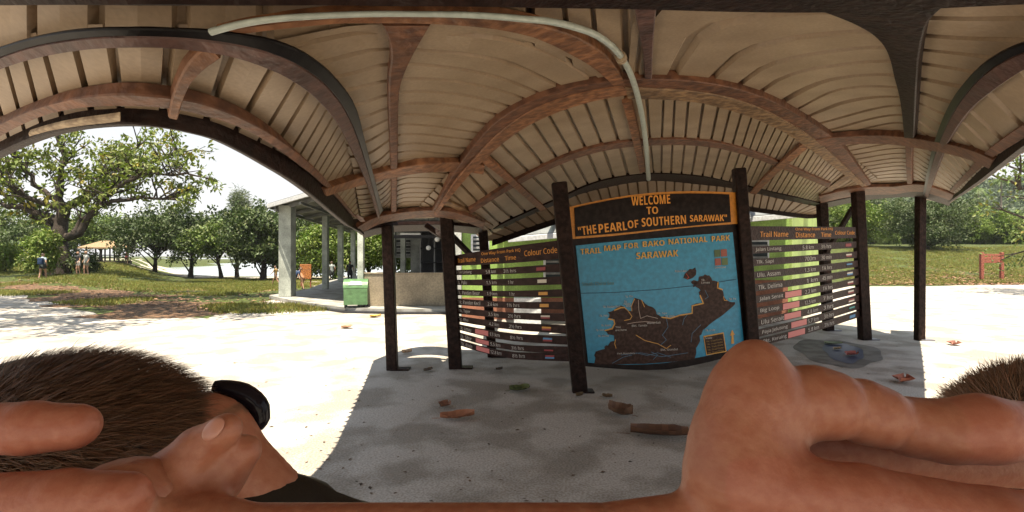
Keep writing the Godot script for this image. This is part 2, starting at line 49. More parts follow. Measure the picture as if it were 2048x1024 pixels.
# corrugated sheets: number of ribs, lines the ribs follow
const SHEETS := [
	[36, [[-2.618,2.714,-2.364,-2.811,2.662,-2.578,-3.091,2.613,-2.880,-3.492,2.560,-3.306,-4.056,2.494,-3.904],
		[-2.418,2.714,-2.284,-2.556,2.663,-2.451,-2.768,2.619,-2.695,-3.067,2.575,-3.034,-3.470,2.522,-3.487],
		[-2.106,2.715,-2.159,-2.194,2.660,-2.278,-2.339,2.614,-2.460,-2.542,2.571,-2.707,-2.806,2.521,-3.028],
		[-1.932,2.713,-2.087,-2.004,2.660,-2.195,-2.111,2.611,-2.345,-2.262,2.564,-2.548,-2.461,2.514,-2.812],
		[-1.667,2.699,-1.992,-1.726,2.645,-2.091,-1.816,2.596,-2.231,-1.945,2.551,-2.424,-2.118,2.503,-2.677],
		[-1.571,2.693,-1.972,-1.630,2.638,-2.066,-1.727,2.591,-2.211,-1.866,2.549,-2.412,-2.045,2.502,-2.671],
		[-1.429,2.704,-1.977,-1.484,2.639,-2.053,-1.593,2.593,-2.205,-1.745,2.551,-2.414,-1.935,2.503,-2.678],
		[-1.379,2.719,-2.020,-1.436,2.651,-2.094,-1.541,2.600,-2.237,-1.692,2.554,-2.445,-1.884,2.504,-2.709],
		[-1.195,2.729,-2.095,-1.285,2.667,-2.201,-1.408,2.613,-2.358,-1.574,2.562,-2.578,-1.783,2.503,-2.857],
		[-1.072,2.676,-2.221,-1.190,2.633,-2.359,-1.338,2.592,-2.542,-1.514,2.546,-2.761,-1.715,2.487,-3.008],
		[-1.005,2.685,-2.399,-1.132,2.636,-2.549,-1.289,2.588,-2.748,-1.471,2.530,-2.976,-1.675,2.458,-3.223],
		[-1.027,2.706,-2.812,-1.167,2.654,-3.004,-1.322,2.590,-3.212,-1.480,2.508,-3.404,-1.640,2.408,-3.581],
		[-1.117,2.732,-3.385,-1.269,2.675,-3.628,-1.419,2.595,-3.839,-1.550,2.488,-3.980,-1.660,2.363,-4.057],
		[-1.275,2.750,-4.268,-1.438,2.677,-4.523,-1.579,2.573,-4.686,-1.682,2.444,-4.726,-1.760,2.304,-4.694],
		[-1.544,2.698,-5.608,-1.688,2.611,-5.786,-1.795,2.500,-5.825,-1.860,2.374,-5.733,-1.912,2.249,-5.609],
		[-1.821,2.559,-7.062,-1.933,2.473,-7.127,-2.001,2.373,-7.031,-2.053,2.273,-6.888,-2.121,2.179,-6.809],
		[-1.990,2.391,-7.958,-2.079,2.325,-7.960,-2.160,2.257,-7.929,-2.241,2.190,-7.898,-2.343,2.126,-7.945]]],
	[24, [[-1.049,2.679,-2.124,-0.877,2.741,-2.173,-0.715,2.827,-2.285,-0.529,2.886,-2.396,-0.317,2.913,-2.468,-0.0906,2.928,-2.534,0.158,3.035,-2.887,0.487,3.161,-3.463,0.936,3.283,-4.440],
		[-0.959,2.682,-2.304,-0.833,2.762,-2.399,-0.694,2.835,-2.495,-0.541,2.886,-2.617,-0.368,2.918,-2.717,-0.182,2.947,-2.836,0.017,3.019,-3.125,0.259,3.136,-3.705,0.59,3.248,-4.440],
		[-0.948,2.705,-2.581,-0.839,2.779,-2.700,-0.704,2.844,-2.761,-0.568,2.892,-2.871,-0.422,2.930,-3.015,-0.264,2.970,-3.191,-0.0917,3.029,-3.473,0.108,3.115,-3.941,0.364,3.209,-4.551],
		[-0.995,2.706,-2.846,-0.894,2.780,-2.987,-0.766,2.845,-3.074,-0.63,2.895,-3.170,-0.488,2.938,-3.312,-0.337,2.982,-3.496,-0.173,3.035,-3.760,0.0132,3.102,-4.147,0.238,3.181,-4.683],
		[-1.086,2.702,-3.196,-0.987,2.775,-3.350,-0.85,2.839,-3.390,-0.712,2.890,-3.457,-0.575,2.935,-3.597,-0.431,2.980,-3.786,-0.276,3.028,-4.036,-0.105,3.083,-4.392,0.0988,3.146,-4.818],
		[-1.180,2.696,-3.544,-1.086,2.767,-3.712,-0.945,2.827,-3.721,-0.804,2.876,-3.735,-0.674,2.920,-3.865,-0.54,2.964,-4.060,-0.396,3.008,-4.296,-0.239,3.054,-4.597,-0.0579,3.103,-4.940],
		[-1.287,2.685,-3.957,-1.199,2.755,-4.152,-1.045,2.813,-4.097,-0.894,2.860,-4.031,-0.775,2.899,-4.169,-0.652,2.938,-4.375,-0.52,2.980,-4.634,-0.369,3.020,-4.914,-0.197,3.060,-5.183],
		[-1.385,2.669,-4.362,-1.301,2.739,-4.589,-1.139,2.797,-4.489,-0.975,2.843,-4.342,-0.852,2.877,-4.446,-0.73,2.913,-4.627,-0.601,2.952,-4.871,-0.457,2.992,-5.135,-0.294,3.027,-5.370],
		[-1.517,2.630,-4.886,-1.445,2.703,-5.180,-1.271,2.764,-5.034,-1.085,2.813,-4.748,-0.951,2.844,-4.775,-0.828,2.872,-4.924,-0.704,2.908,-5.166,-0.567,2.946,-5.450,-0.411,2.977,-5.683],
		[-1.637,2.577,-5.337,-1.579,2.651,-5.701,-1.410,2.719,-5.583,-1.206,2.775,-5.206,-1.059,2.802,-5.157,-0.927,2.821,-5.255,-0.803,2.849,-5.475,-0.673,2.886,-5.771,-0.523,2.916,-6.016],
		[-1.783,2.486,-5.907,-1.751,2.561,-6.366,-1.608,2.633,-6.385,-1.394,2.701,-5.992,-1.221,2.731,-5.824,-1.071,2.741,-5.823,-0.936,2.757,-5.950,-0.805,2.783,-6.179,-0.662,2.811,-6.392],
		[-1.925,2.364,-6.485,-1.921,2.432,-7.027,-1.825,2.504,-7.249,-1.620,2.590,-6.917,-1.433,2.633,-6.675,-1.276,2.643,-6.641,-1.127,2.645,-6.687,-0.982,2.647,-6.785,-0.832,2.653,-6.874],
		[-2.062,2.243,-7.086,-2.056,2.295,-7.589,-1.987,2.350,-7.896,-1.837,2.439,-7.789,-1.658,2.510,-7.528,-1.503,2.529,-7.472,-1.354,2.533,-7.474,-1.206,2.532,-7.498,-1.051,2.530,-7.470],
		[-2.223,2.163,-7.741,-2.211,2.206,-8.199,-2.150,2.249,-8.515,-2.015,2.309,-8.510,-1.850,2.378,-8.338,-1.710,2.403,-8.339,-1.567,2.413,-8.356,-1.421,2.416,-8.361,-1.264,2.416,-8.300]]],
	[25, [[1.968,2.787,-1.814,1.883,2.866,-1.967,1.704,2.913,-2.055,1.495,2.959,-2.132,1.248,2.986,-2.178,0.994,3.015,-2.233,0.695,3.019,-2.225,0.667,3.095,-2.814,1.017,3.291,-4.490],
		[2.108,2.751,-1.948,2.076,2.838,-2.141,1.952,2.899,-2.278,1.802,2.974,-2.420,1.580,3.024,-2.500,1.304,3.045,-2.513,1.079,3.085,-2.662,0.903,3.129,-2.999,1.203,3.299,-4.463],
		[2.205,2.719,-2.045,2.189,2.804,-2.235,2.103,2.875,-2.387,2.000,2.964,-2.557,1.824,3.034,-2.666,1.613,3.070,-2.756,1.440,3.122,-2.954,1.335,3.192,-3.368,1.510,3.319,-4.522],
		[2.306,2.744,-2.302,2.270,2.817,-2.458,2.237,2.906,-2.648,2.166,3.002,-2.827,2.050,3.077,-2.979,1.922,3.129,-3.153,1.784,3.172,-3.354,1.697,3.231,-3.710,1.810,3.321,-4.554],
		[2.428,2.765,-2.587,2.410,2.855,-2.752,2.404,2.958,-2.958,2.363,3.052,-3.153,2.303,3.128,-3.357,2.218,3.182,-3.562,2.111,3.222,-3.771,2.060,3.268,-4.119,2.149,3.331,-4.793],
		[2.586,2.789,-2.860,2.615,2.890,-3.071,2.632,2.999,-3.298,2.609,3.093,-3.503,2.571,3.168,-3.721,2.505,3.222,-3.929,2.413,3.257,-4.129,2.382,3.294,-4.462,2.470,3.339,-5.049],
		[2.799,2.781,-3.119,2.868,2.889,-3.372,2.898,3.004,-3.605,2.874,3.102,-3.797,2.843,3.182,-4.007,2.788,3.241,-4.215,2.760,3.285,-4.485,2.811,3.323,-4.909,2.859,3.348,-5.392],
		[3.097,2.782,-3.481,3.219,2.902,-3.803,3.224,3.021,-4.006,3.164,3.119,-4.148,3.136,3.203,-4.360,3.091,3.266,-4.581,3.054,3.309,-4.833,3.099,3.340,-5.235,3.147,3.357,-5.694],
		[3.448,2.787,-3.902,3.623,2.912,-4.289,3.575,3.027,-4.422,3.448,3.119,-4.459,3.500,3.210,-4.758,3.584,3.288,-5.141,3.638,3.343,-5.525,3.625,3.367,-5.849,3.532,3.367,-6.079],
		[3.835,2.798,-4.368,4.052,2.924,-4.809,4.012,3.038,-4.950,3.841,3.128,-4.929,3.876,3.218,-5.194,3.977,3.296,-5.589,4.060,3.354,-6.000,4.075,3.382,-6.352,3.987,3.379,-6.575],
		[4.344,2.817,-4.981,4.603,2.941,-5.477,4.576,3.048,-5.636,4.349,3.135,-5.537,4.327,3.219,-5.717,4.435,3.295,-6.106,4.544,3.354,-6.536,4.600,3.388,-6.928,4.540,3.390,-7.175],
		[4.981,2.845,-5.750,5.254,2.963,-6.268,5.286,3.066,-6.510,5.052,3.150,-6.413,5.023,3.232,-6.594,5.116,3.302,-6.966,5.192,3.352,-7.349,5.212,3.381,-7.684,5.135,3.388,-7.895],
		[5.897,2.884,-6.854,6.146,2.989,-7.358,6.179,3.082,-7.617,5.871,3.160,-7.436,5.784,3.232,-7.548,5.865,3.294,-7.907,5.927,3.335,-8.271,5.930,3.356,-8.580,5.838,3.358,-8.765],
		[7.196,2.935,-8.421,7.331,3.014,-8.810,7.296,3.084,-9.004,6.906,3.157,-8.729,6.712,3.223,-8.703,6.748,3.273,-9.007,6.773,3.305,-9.319,6.747,3.320,-9.582,6.627,3.319,-9.723],
		[9.159,2.978,-10.77,9.084,3.025,-10.93,8.899,3.065,-10.95,8.469,3.116,-10.65,8.091,3.180,-10.40,8.035,3.226,-10.58,7.966,3.254,-10.76,7.859,3.270,-10.91,7.678,3.276,-10.95]]],
	[20, [[9.176,3.079,-11.49,9.292,3.047,-11.43,9.434,3.020,-11.41,9.556,2.990,-11.36,9.603,2.951,-11.23],
		[6.945,3.043,-8.487,7.178,2.998,-8.622,7.448,2.955,-8.796,7.714,2.909,-8.961,7.922,2.852,-9.054],
		[4.957,2.961,-5.944,5.226,2.901,-6.146,5.521,2.839,-6.370,5.843,2.772,-6.617,6.228,2.706,-6.924],
		[3.787,2.870,-4.437,3.951,2.796,-4.517,4.107,2.715,-4.584,4.272,2.633,-4.657,4.541,2.566,-4.839],
		[2.980,2.787,-3.368,3.093,2.712,-3.393,3.207,2.636,-3.418,3.355,2.566,-3.476,3.579,2.508,-3.607],
		[2.571,2.725,-2.754,2.679,2.662,-2.789,2.796,2.599,-2.832,2.937,2.540,-2.896,3.115,2.484,-2.993],
		[2.388,2.698,-2.407,2.477,2.640,-2.437,2.573,2.582,-2.471,2.683,2.525,-2.518,2.816,2.471,-2.584],
		[2.308,2.665,-2.176,2.371,2.612,-2.190,2.439,2.559,-2.208,2.514,2.507,-2.232,2.603,2.457,-2.266]]],
	[12, [[-1.984,2.846,-1.840,-2.127,2.812,-1.973,-2.282,2.769,-2.116,-2.452,2.716,-2.274,-2.682,2.665,-2.487],
		[-1.810,2.828,-1.810,-1.938,2.805,-1.938,-2.067,2.769,-2.067,-2.173,2.711,-2.173,-2.319,2.656,-2.319],
		[-1.580,2.817,-1.790,-1.643,2.781,-1.861,-1.712,2.741,-1.939,-1.787,2.698,-2.024,-1.876,2.655,-2.125],
		[-1.324,2.841,-1.831,-1.361,2.796,-1.884,-1.395,2.744,-1.930,-1.425,2.687,-1.972,-1.471,2.635,-2.035],
		[-1.111,2.870,-1.883,-1.148,2.827,-1.946,-1.185,2.779,-2.008,-1.223,2.726,-2.073,-1.271,2.675,-2.154],
		[-0.865,2.884,-1.908,-0.895,2.833,-1.975,-0.929,2.779,-2.049,-0.968,2.723,-2.136,-1.021,2.671,-2.253],
		[-0.63,2.932,-1.991,-0.654,2.900,-2.075,-0.683,2.871,-2.176,-0.719,2.844,-2.299,-0.763,2.819,-2.450],
		[-0.187,3.010,-2.129,-0.194,2.972,-2.207,-0.203,2.942,-2.315,-0.218,2.931,-2.483,-0.24,2.943,-2.735],
		[0.11,3.060,-2.217,0.117,3.030,-2.345,0.126,3.018,-2.535,0.141,3.038,-2.836,0.163,3.086,-3.276],
		[0.273,3.060,-2.216,0.317,3.060,-2.458,0.383,3.096,-2.835,0.481,3.167,-3.405,0.62,3.252,-4.201],
		[0.42,3.048,-2.195,0.495,3.070,-2.530,0.616,3.142,-3.078,0.8,3.247,-3.911,1.057,3.336,-5.058],
		[0.506,3.038,-2.178,0.595,3.067,-2.526,0.742,3.150,-3.106,0.962,3.262,-3.977,1.265,3.352,-5.160],
		[0.583,3.030,-2.165,0.677,3.063,-2.511,0.831,3.149,-3.083,1.060,3.263,-3.931,1.366,3.355,-5.070]]],
	[52, [[-1.350,2.518,-7.430,-1.226,2.459,-7.856,-1.070,2.382,-8.200,-0.887,2.304,-8.505,-0.704,2.233,-9.029,-0.554,2.087,-9.781],
		[-0.949,2.673,-6.480,-0.862,2.605,-6.944,-0.742,2.512,-7.310,-0.613,2.402,-7.702,-0.498,2.289,-8.468,-0.395,2.185,-10.38],
		[-0.646,2.869,-5.852,-0.559,2.810,-6.415,-0.442,2.708,-6.872,-0.302,2.593,-7.398,-0.129,2.503,-8.324,0.111,2.447,-10.36],
		[-0.446,2.960,-5.500,-0.336,2.928,-6.095,-0.195,2.864,-6.681,-0.0248,2.785,-7.389,0.185,2.703,-8.451,0.487,2.632,-10.39],
		[-0.292,3.018,-5.155,-0.163,3.013,-5.806,0.00275,2.986,-6.527,0.214,2.942,-7.396,0.491,2.884,-8.536,0.888,2.830,-10.34],
		[0.036,3.110,-4.611,0.169,3.146,-5.365,0.346,3.162,-6.251,0.578,3.148,-7.300,0.87,3.086,-8.513,1.294,3.013,-10.35],
		[0.349,3.185,-4.362,0.507,3.236,-5.106,0.708,3.266,-5.981,0.965,3.269,-7.032,1.297,3.240,-8.375,1.770,3.188,-10.30],
		[0.645,3.229,-4.204,0.823,3.281,-4.929,1.049,3.317,-5.802,1.344,3.335,-6.911,1.743,3.337,-8.422,2.313,3.308,-10.57],
		[0.924,3.245,-4.098,1.126,3.300,-4.810,1.375,3.338,-5.677,1.703,3.365,-6.805,2.186,3.398,-8.448,2.882,3.399,-10.77],
		[1.241,3.272,-4.235,1.444,3.323,-4.949,1.688,3.358,-5.815,2.009,3.386,-6.951,2.482,3.418,-8.592,3.139,3.412,-10.86],
		[1.467,3.293,-4.367,1.699,3.342,-5.094,1.981,3.378,-5.986,2.349,3.407,-7.155,2.851,3.426,-8.764,3.545,3.411,-11.00],
		[1.886,3.304,-4.543,2.145,3.350,-5.284,2.463,3.384,-6.197,2.868,3.406,-7.373,3.400,3.414,-8.957,4.138,3.394,-11.18],
		[2.350,3.316,-4.881,2.640,3.349,-5.625,2.991,3.368,-6.533,3.435,3.376,-7.698,4.032,3.378,-9.297,4.860,3.356,-11.55],
		[2.837,3.331,-5.349,3.141,3.348,-6.089,3.490,3.351,-6.969,3.933,3.344,-8.093,4.546,3.333,-9.643,5.429,3.308,-11.88],
		[3.478,3.348,-6.005,3.789,3.345,-6.728,4.139,3.324,-7.563,4.574,3.292,-8.609,5.177,3.259,-10.05,6.079,3.228,-12.18],
		[4.180,3.367,-6.741,4.489,3.347,-7.439,4.811,3.302,-8.193,5.202,3.245,-9.112,5.764,3.193,-10.40,6.656,3.153,-12.37],
		[5.469,3.357,-8.176,5.732,3.325,-8.820,5.958,3.265,-9.444,6.217,3.195,-10.16,6.608,3.131,-11.14,7.304,3.092,-12.72],
		[7.043,3.284,-9.865,7.241,3.270,-10.47,7.356,3.233,-10.99,7.469,3.179,-11.53,7.721,3.116,-12.31,8.169,3.063,-13.47]]],
	[40, [[-0.564,2.091,-9.309,-0.365,2.081,-9.589],
		[0.151,2.480,-9.673,0.37,2.345,-9.964],
		[0.84,2.796,-10.00,1.046,2.585,-10.30],
		[1.776,3.192,-10.33,1.933,2.912,-10.64],
		[2.884,3.388,-10.70,2.992,3.048,-11.02],
		[4.112,3.397,-11.20,4.191,3.039,-11.54],
		[5.166,3.295,-11.60,5.262,2.967,-11.95],
		[6.343,3.149,-12.12,6.411,2.897,-12.48],
		[7.731,2.989,-12.69,7.427,2.846,-13.07],
		[7.888,2.941,-12.70,7.869,2.873,-13.08]]],
	[20, [[-2.154,2.858,-1.998,-2.478,2.878,-0.6,-3.232,2.750,1.000,-3.447,2.600,3.000],  # above and behind the eye, out of view; keeps sky light off the floor
		[-1.404,2.832,-1.949,-1.614,2.852,-0.6,-2.105,2.750,1.000,-2.246,2.600,3.000],
		[-0.761,2.913,-2.103,-0.875,2.933,-0.6,-1.142,2.750,1.000,-1.218,2.600,3.000],
		[-0.00918,3.044,-2.351,-0.0106,3.064,-0.6,-0.0138,2.750,1.000,-0.0147,2.600,3.000],
		[0.864,3.092,-2.441,0.994,3.112,-0.6,1.297,2.750,1.000,1.383,2.600,3.000],
		[1.639,3.018,-2.301,1.885,3.038,-0.6,2.458,2.750,1.000,2.622,2.600,3.000],
		[2.097,2.837,-1.959,2.412,2.857,-0.6,3.146,2.750,1.000,3.356,2.600,3.000]]],
]
# boards: origin on the ground, direction along the board, direction it faces
const SIGN_AT := [0.8552,0.0000,-6.9500,0.9685,0.0000,-0.2489,0.2489,-0.0000,0.9685]
const LEFT_BOARD_AT := [-0.9129,0.0000,-8.2000,0.7999,0.0000,0.6001,-0.6001,0.0000,0.7999]
const RIGHT_BOARD_AT := [3.6258,0.0000,-7.8000,0.7717,0.0000,-0.6360,0.6360,-0.0000,0.7717]
const SIGN := {
	"head_outer": [-0.128,2.454,0.177,2.526,0.489,2.593,0.812,2.649,1.144,2.693,1.485,2.723,1.835,2.739,2.193,2.743,2.560,2.740,2.590,2.279,2.227,2.252,1.874,2.224,1.529,2.189,1.192,2.151,0.864,2.112,0.542,2.076,0.227,2.050,-0.0816,2.027],
	"head_inner": [-0.0134,2.454,0.264,2.519,0.549,2.578,0.843,2.624,1.144,2.660,1.452,2.686,1.768,2.702,2.090,2.709,2.420,2.707,2.449,2.299,2.120,2.267,1.799,2.235,1.484,2.203,1.176,2.171,0.875,2.139,0.579,2.109,0.29,2.084,0.00529,2.063],
	"frame": [-0.112,2.050,0.199,2.082,0.517,2.115,0.842,2.152,1.175,2.189,1.515,2.226,1.864,2.260,2.223,2.289,2.590,2.317,2.799,0.394,2.443,0.315,2.092,0.25,1.743,0.203,1.400,0.178,1.061,0.187,0.729,0.219,0.405,0.258,0.0896,0.301],
	"blue": [0.0115,1.940,0.298,1.971,0.59,2.000,0.89,2.026,1.195,2.051,1.507,2.076,1.826,2.102,2.152,2.126,2.486,2.150,2.683,0.457,2.355,0.396,2.032,0.344,1.713,0.305,1.399,0.279,1.088,0.273,0.783,0.282,0.485,0.307,0.193,0.343],
	"land": [0.279,0.318,0.299,0.401,0.279,0.439,0.294,0.468,0.301,0.488,0.365,0.506,0.438,0.52,0.429,0.548,0.461,0.569,0.481,0.559,0.519,0.611,0.553,0.621,0.583,0.624,0.577,0.667,0.577,0.698,0.521,0.712,0.487,0.717,0.464,0.749,0.432,0.778,0.493,0.788,0.535,0.795,0.559,0.814,0.583,0.862,0.573,0.904,0.551,0.937,0.52,0.933,0.493,0.939,0.51,0.986,0.487,1.028,0.532,1.032,0.583,1.055,0.623,1.087,0.681,1.113,0.715,1.099,0.73,1.097,0.756,1.067,0.779,1.050,0.782,1.033,0.845,1.034,0.832,1.088,0.839,1.109,0.861,1.139,0.878,1.183,0.882,1.209,0.895,1.213,0.945,1.197,0.995,1.181,1.035,1.150,1.045,1.134,1.097,1.100,1.146,1.086,1.177,1.072,1.213,1.039,1.228,1.003,1.230,0.978,1.270,0.961,1.315,0.929,1.360,0.945,1.401,0.912,1.503,0.927,1.591,0.952,1.677,0.964,1.801,0.977,1.790,1.024,1.801,1.086,1.866,1.112,1.978,1.119,1.959,1.167,1.925,1.239,1.909,1.275,1.942,1.301,1.910,1.331,1.871,1.349,1.863,1.361,1.818,1.350,1.828,1.399,1.829,1.427,1.884,1.434,1.907,1.442,1.911,1.490,1.925,1.504,1.988,1.511,2.014,1.534,2.058,1.515,2.085,1.518,2.116,1.485,2.139,1.439,2.175,1.439,2.230,1.422,2.255,1.397,2.248,1.343,2.277,1.314,2.321,1.279,2.329,1.233,2.332,1.200,2.339,1.193,2.376,1.151,2.449,1.121,2.523,1.116,2.523,1.090,2.504,1.069,2.436,1.020,2.376,0.977,2.300,0.923,2.230,0.886,2.148,0.84,2.085,0.797,2.030,0.754,1.978,0.722,1.954,0.659,1.925,0.646,1.933,0.569,1.907,0.522,1.866,0.465,1.871,0.399,1.843,0.313,1.452,0.287,1.045,0.281,0.583,0.299],
	"island": [1.660,1.485,1.685,1.547,1.730,1.583,1.765,1.614,1.808,1.608,1.854,1.635,1.871,1.582,1.864,1.526,1.808,1.480,1.730,1.459],
	"islet": [1.783,1.428,1.829,1.452,1.878,1.439,1.871,1.395,1.808,1.390],
	"legend": [1.985,0.638,2.324,0.678,2.376,0.391,2.035,0.354],
	"legend_in": [1.999,0.621,2.313,0.66,2.357,0.405,2.046,0.369],
	"arrow": [2.456,0.505,2.460,0.625,2.434,0.626,2.471,0.711,2.515,0.636,2.490,0.634,2.504,0.509],
	"seam": [0.0427,1.292,0.583,1.294,1.247,1.325,1.942,1.379,2.545,1.456],
	"photo_0": [2.168,1.888,2.266,1.895,2.273,1.791,2.172,1.785],
	"photo_1": [2.281,1.895,2.379,1.902,2.387,1.797,2.284,1.791],
	"photo_2": [2.179,1.762,2.277,1.769,2.284,1.664,2.183,1.659],
	"photo_3": [2.295,1.769,2.394,1.775,2.401,1.670,2.299,1.664]
}
const MAP_LINES := [["y", [0.73,1.082,0.786,1.035,0.845,0.958,0.819,0.917,0.73,0.902]],
	["Y", [1.315,0.929,1.452,0.91,1.591,0.949,1.801,0.974,1.801,1.080,1.985,1.113,1.932,1.226]],
	["y", [0.911,0.691,1.045,0.611,1.247,0.557,1.384,0.483,1.452,0.526]],
	["Y", [0.493,0.933,0.57,0.913,0.583,0.862,0.545,0.795,0.441,0.775]],
	["y", [0.593,0.638,0.583,0.585,0.603,0.524]],
	["y", [0.995,1.181,1.038,1.086]],
	["Y", [0.583,1.050,0.681,1.083,0.73,1.082]],
	["y", [0.845,1.031,0.839,1.103,0.885,1.198]],
	["Y", [2.230,1.416,2.223,1.334,2.302,1.307]],
	["y", [2.324,1.200,2.339,1.149,2.383,1.148]],
	["r", [1.702,1.546,1.748,1.490,1.716,1.472]],
	["w", [0.945,1.182,0.951,1.046,0.978,0.924,1.078,0.958,1.247,0.916]],
	["w", [0.779,0.855,0.911,0.872,1.045,0.877,1.213,0.862]],
	["b", [1.384,0.912,1.411,0.789,1.322,0.676,1.384,0.606,1.288,0.533]],
	["b", [1.730,0.964,1.667,0.897,1.643,0.812]],
	["b", [0.911,0.444,1.078,0.4,1.247,0.429,1.452,0.357]],
	["b", [0.551,0.318,0.714,0.394,0.845,0.417]],
	["b", [1.942,0.802,1.801,0.682,1.783,0.559]],
	["b", [1.179,0.34,1.247,0.398,1.146,0.445]],
	["b", [2.014,1.300,2.067,1.205,2.014,1.175]],
	["b", [0.681,0.425,0.978,0.441,1.315,0.37,1.730,0.406]]]
# words: text, place along the board, height above the ground, width, height of the letters, slope, colour
const SIGN_WORDS := [
	["WELCOME", 1.135, 2.590, 0.607, 0.128, 0.074, "o"],
	["TO", 1.156, 2.444, 0.182, 0.103, 0.069, "o"],
	["\"THE", 0.171, 2.153, 0.265, 0.117, 0.143, "o"],
	["PEARL", 0.551, 2.199, 0.427, 0.119, 0.110, "o"],
	["OF", 0.858, 2.245, 0.165, 0.108, 0.111, "o"],
	["SOUTHERN", 1.342, 2.299, 0.705, 0.122, 0.079, "o"],
	["SARAWAK\"", 2.067, 2.352, 0.618, 0.094, 0.034, "o"],
	["TRAIL", 0.225, 1.868, 0.303, 0.074, 0.067, "d"],
	["MAP", 0.548, 1.913, 0.252, 0.074, 0.068, "d"],
	["FOR", 0.832, 1.944, 0.218, 0.075, 0.069, "d"],
	["BAKO", 1.179, 1.977, 0.345, 0.076, 0.069, "d"],
	["NATIONAL", 1.730, 2.023, 0.632, 0.077, 0.069, "d"],
	["PARK", 2.273, 2.059, 0.306, 0.079, 0.069, "d"],
	["SARAWAK", 1.240, 1.822, 0.662, 0.091, 0.063, "d"],
	["South China Sea", 0.333, 1.422, 0.465, 0.050, 0.019, "g"],
	["Pulau Lakei", 1.611, 1.584, 0.181, 0.031, 0.024, "w"],
	["Tg. Rhu", 0.799, 1.236, 0.118, 0.030, 0.012, "w"],
	["Tlk. Pandan Kecil", 0.532, 1.101, 0.258, 0.030, 0.008, "w"],
	["Tlk. Paku", 0.416, 0.980, 0.128, 0.030, 0.003, "w"],
	["Tlk. Assam", 0.448, 0.846, 0.148, 0.030, -0.001, "w"],
	["Tg. Sapi", 0.358, 0.784, 0.121, 0.030, -0.004, "w"],
	["Tlk. Delima", 0.409, 0.702, 0.160, 0.030, -0.006, "w"],
	["Tlk. Tajor", 1.315, 0.984, 0.157, 0.031, 0.003, "w"],
	["Tlk. Limau", 1.438, 0.944, 0.151, 0.031, 0.002, "w"],
	["Waterfall", 1.179, 0.857, 0.209, 0.030, -0.001, "w"],
	["Bkt. Tambi", 0.958, 0.825, 0.233, 0.030, -0.002, "w"],
	["You", 0.629, 0.816, 0.078, 0.030, -0.002, "w"],
	["are here", 0.675, 0.775, 0.170, 0.030, -0.004, "w"],
	["Bkt. Gondol", 1.425, 0.469, 0.268, 0.031, -0.014, "w"],
	["Park Boundary", 0.753, 0.443, 0.269, 0.030, -0.015, "w"],
	["Tlk.", 1.978, 1.453, 0.064, 0.031, 0.019, "w"],
	["Limau", 2.017, 1.415, 0.136, 0.031, 0.018, "w"],
	["Tlk. Kruin", 2.093, 0.721, 0.158, 0.031, -0.005, "w"],
	["Tg. Po", 2.471, 1.165, 0.118, 0.032, 0.009, "w"],
	["Tlk.", 0.747, 1.165, 0.052, 0.030, 0.010, "w"],
	["Pandan", 0.773, 1.135, 0.112, 0.030, 0.009, "w"],
	["Besar", 0.799, 1.104, 0.086, 0.030, 0.008, "w"],
	["Limestone", 2.266, 1.636, 0.182, 0.032, 0.025, "w"],
	["Scale", 2.067, 0.609, 0.115, 0.031, -0.009, "w"],
	["Tlk. Trail", 2.103, 0.561, 0.157, 0.022, 0.081, "m"],
	["route", 2.244, 0.577, 0.101, 0.022, 0.081, "m"],
	["Tlk. Trail", 2.111, 0.520, 0.157, 0.022, 0.080, "m"],
	["route", 2.252, 0.536, 0.101, 0.022, 0.080, "m"],
	["Tlk. Trail", 2.118, 0.479, 0.157, 0.022, 0.078, "m"],
	["route", 2.259, 0.494, 0.101, 0.022, 0.079, "m"],
	["Tlk. Trail", 2.125, 0.437, 0.157, 0.022, 0.077, "m"],
	["route", 2.266, 0.453, 0.101, 0.022, 0.077, "m"],
	["Tlk. Trail", 2.132, 0.396, 0.158, 0.022, 0.076, "m"],
	["route", 2.273, 0.412, 0.101, 0.022, 0.076, "m"]
]
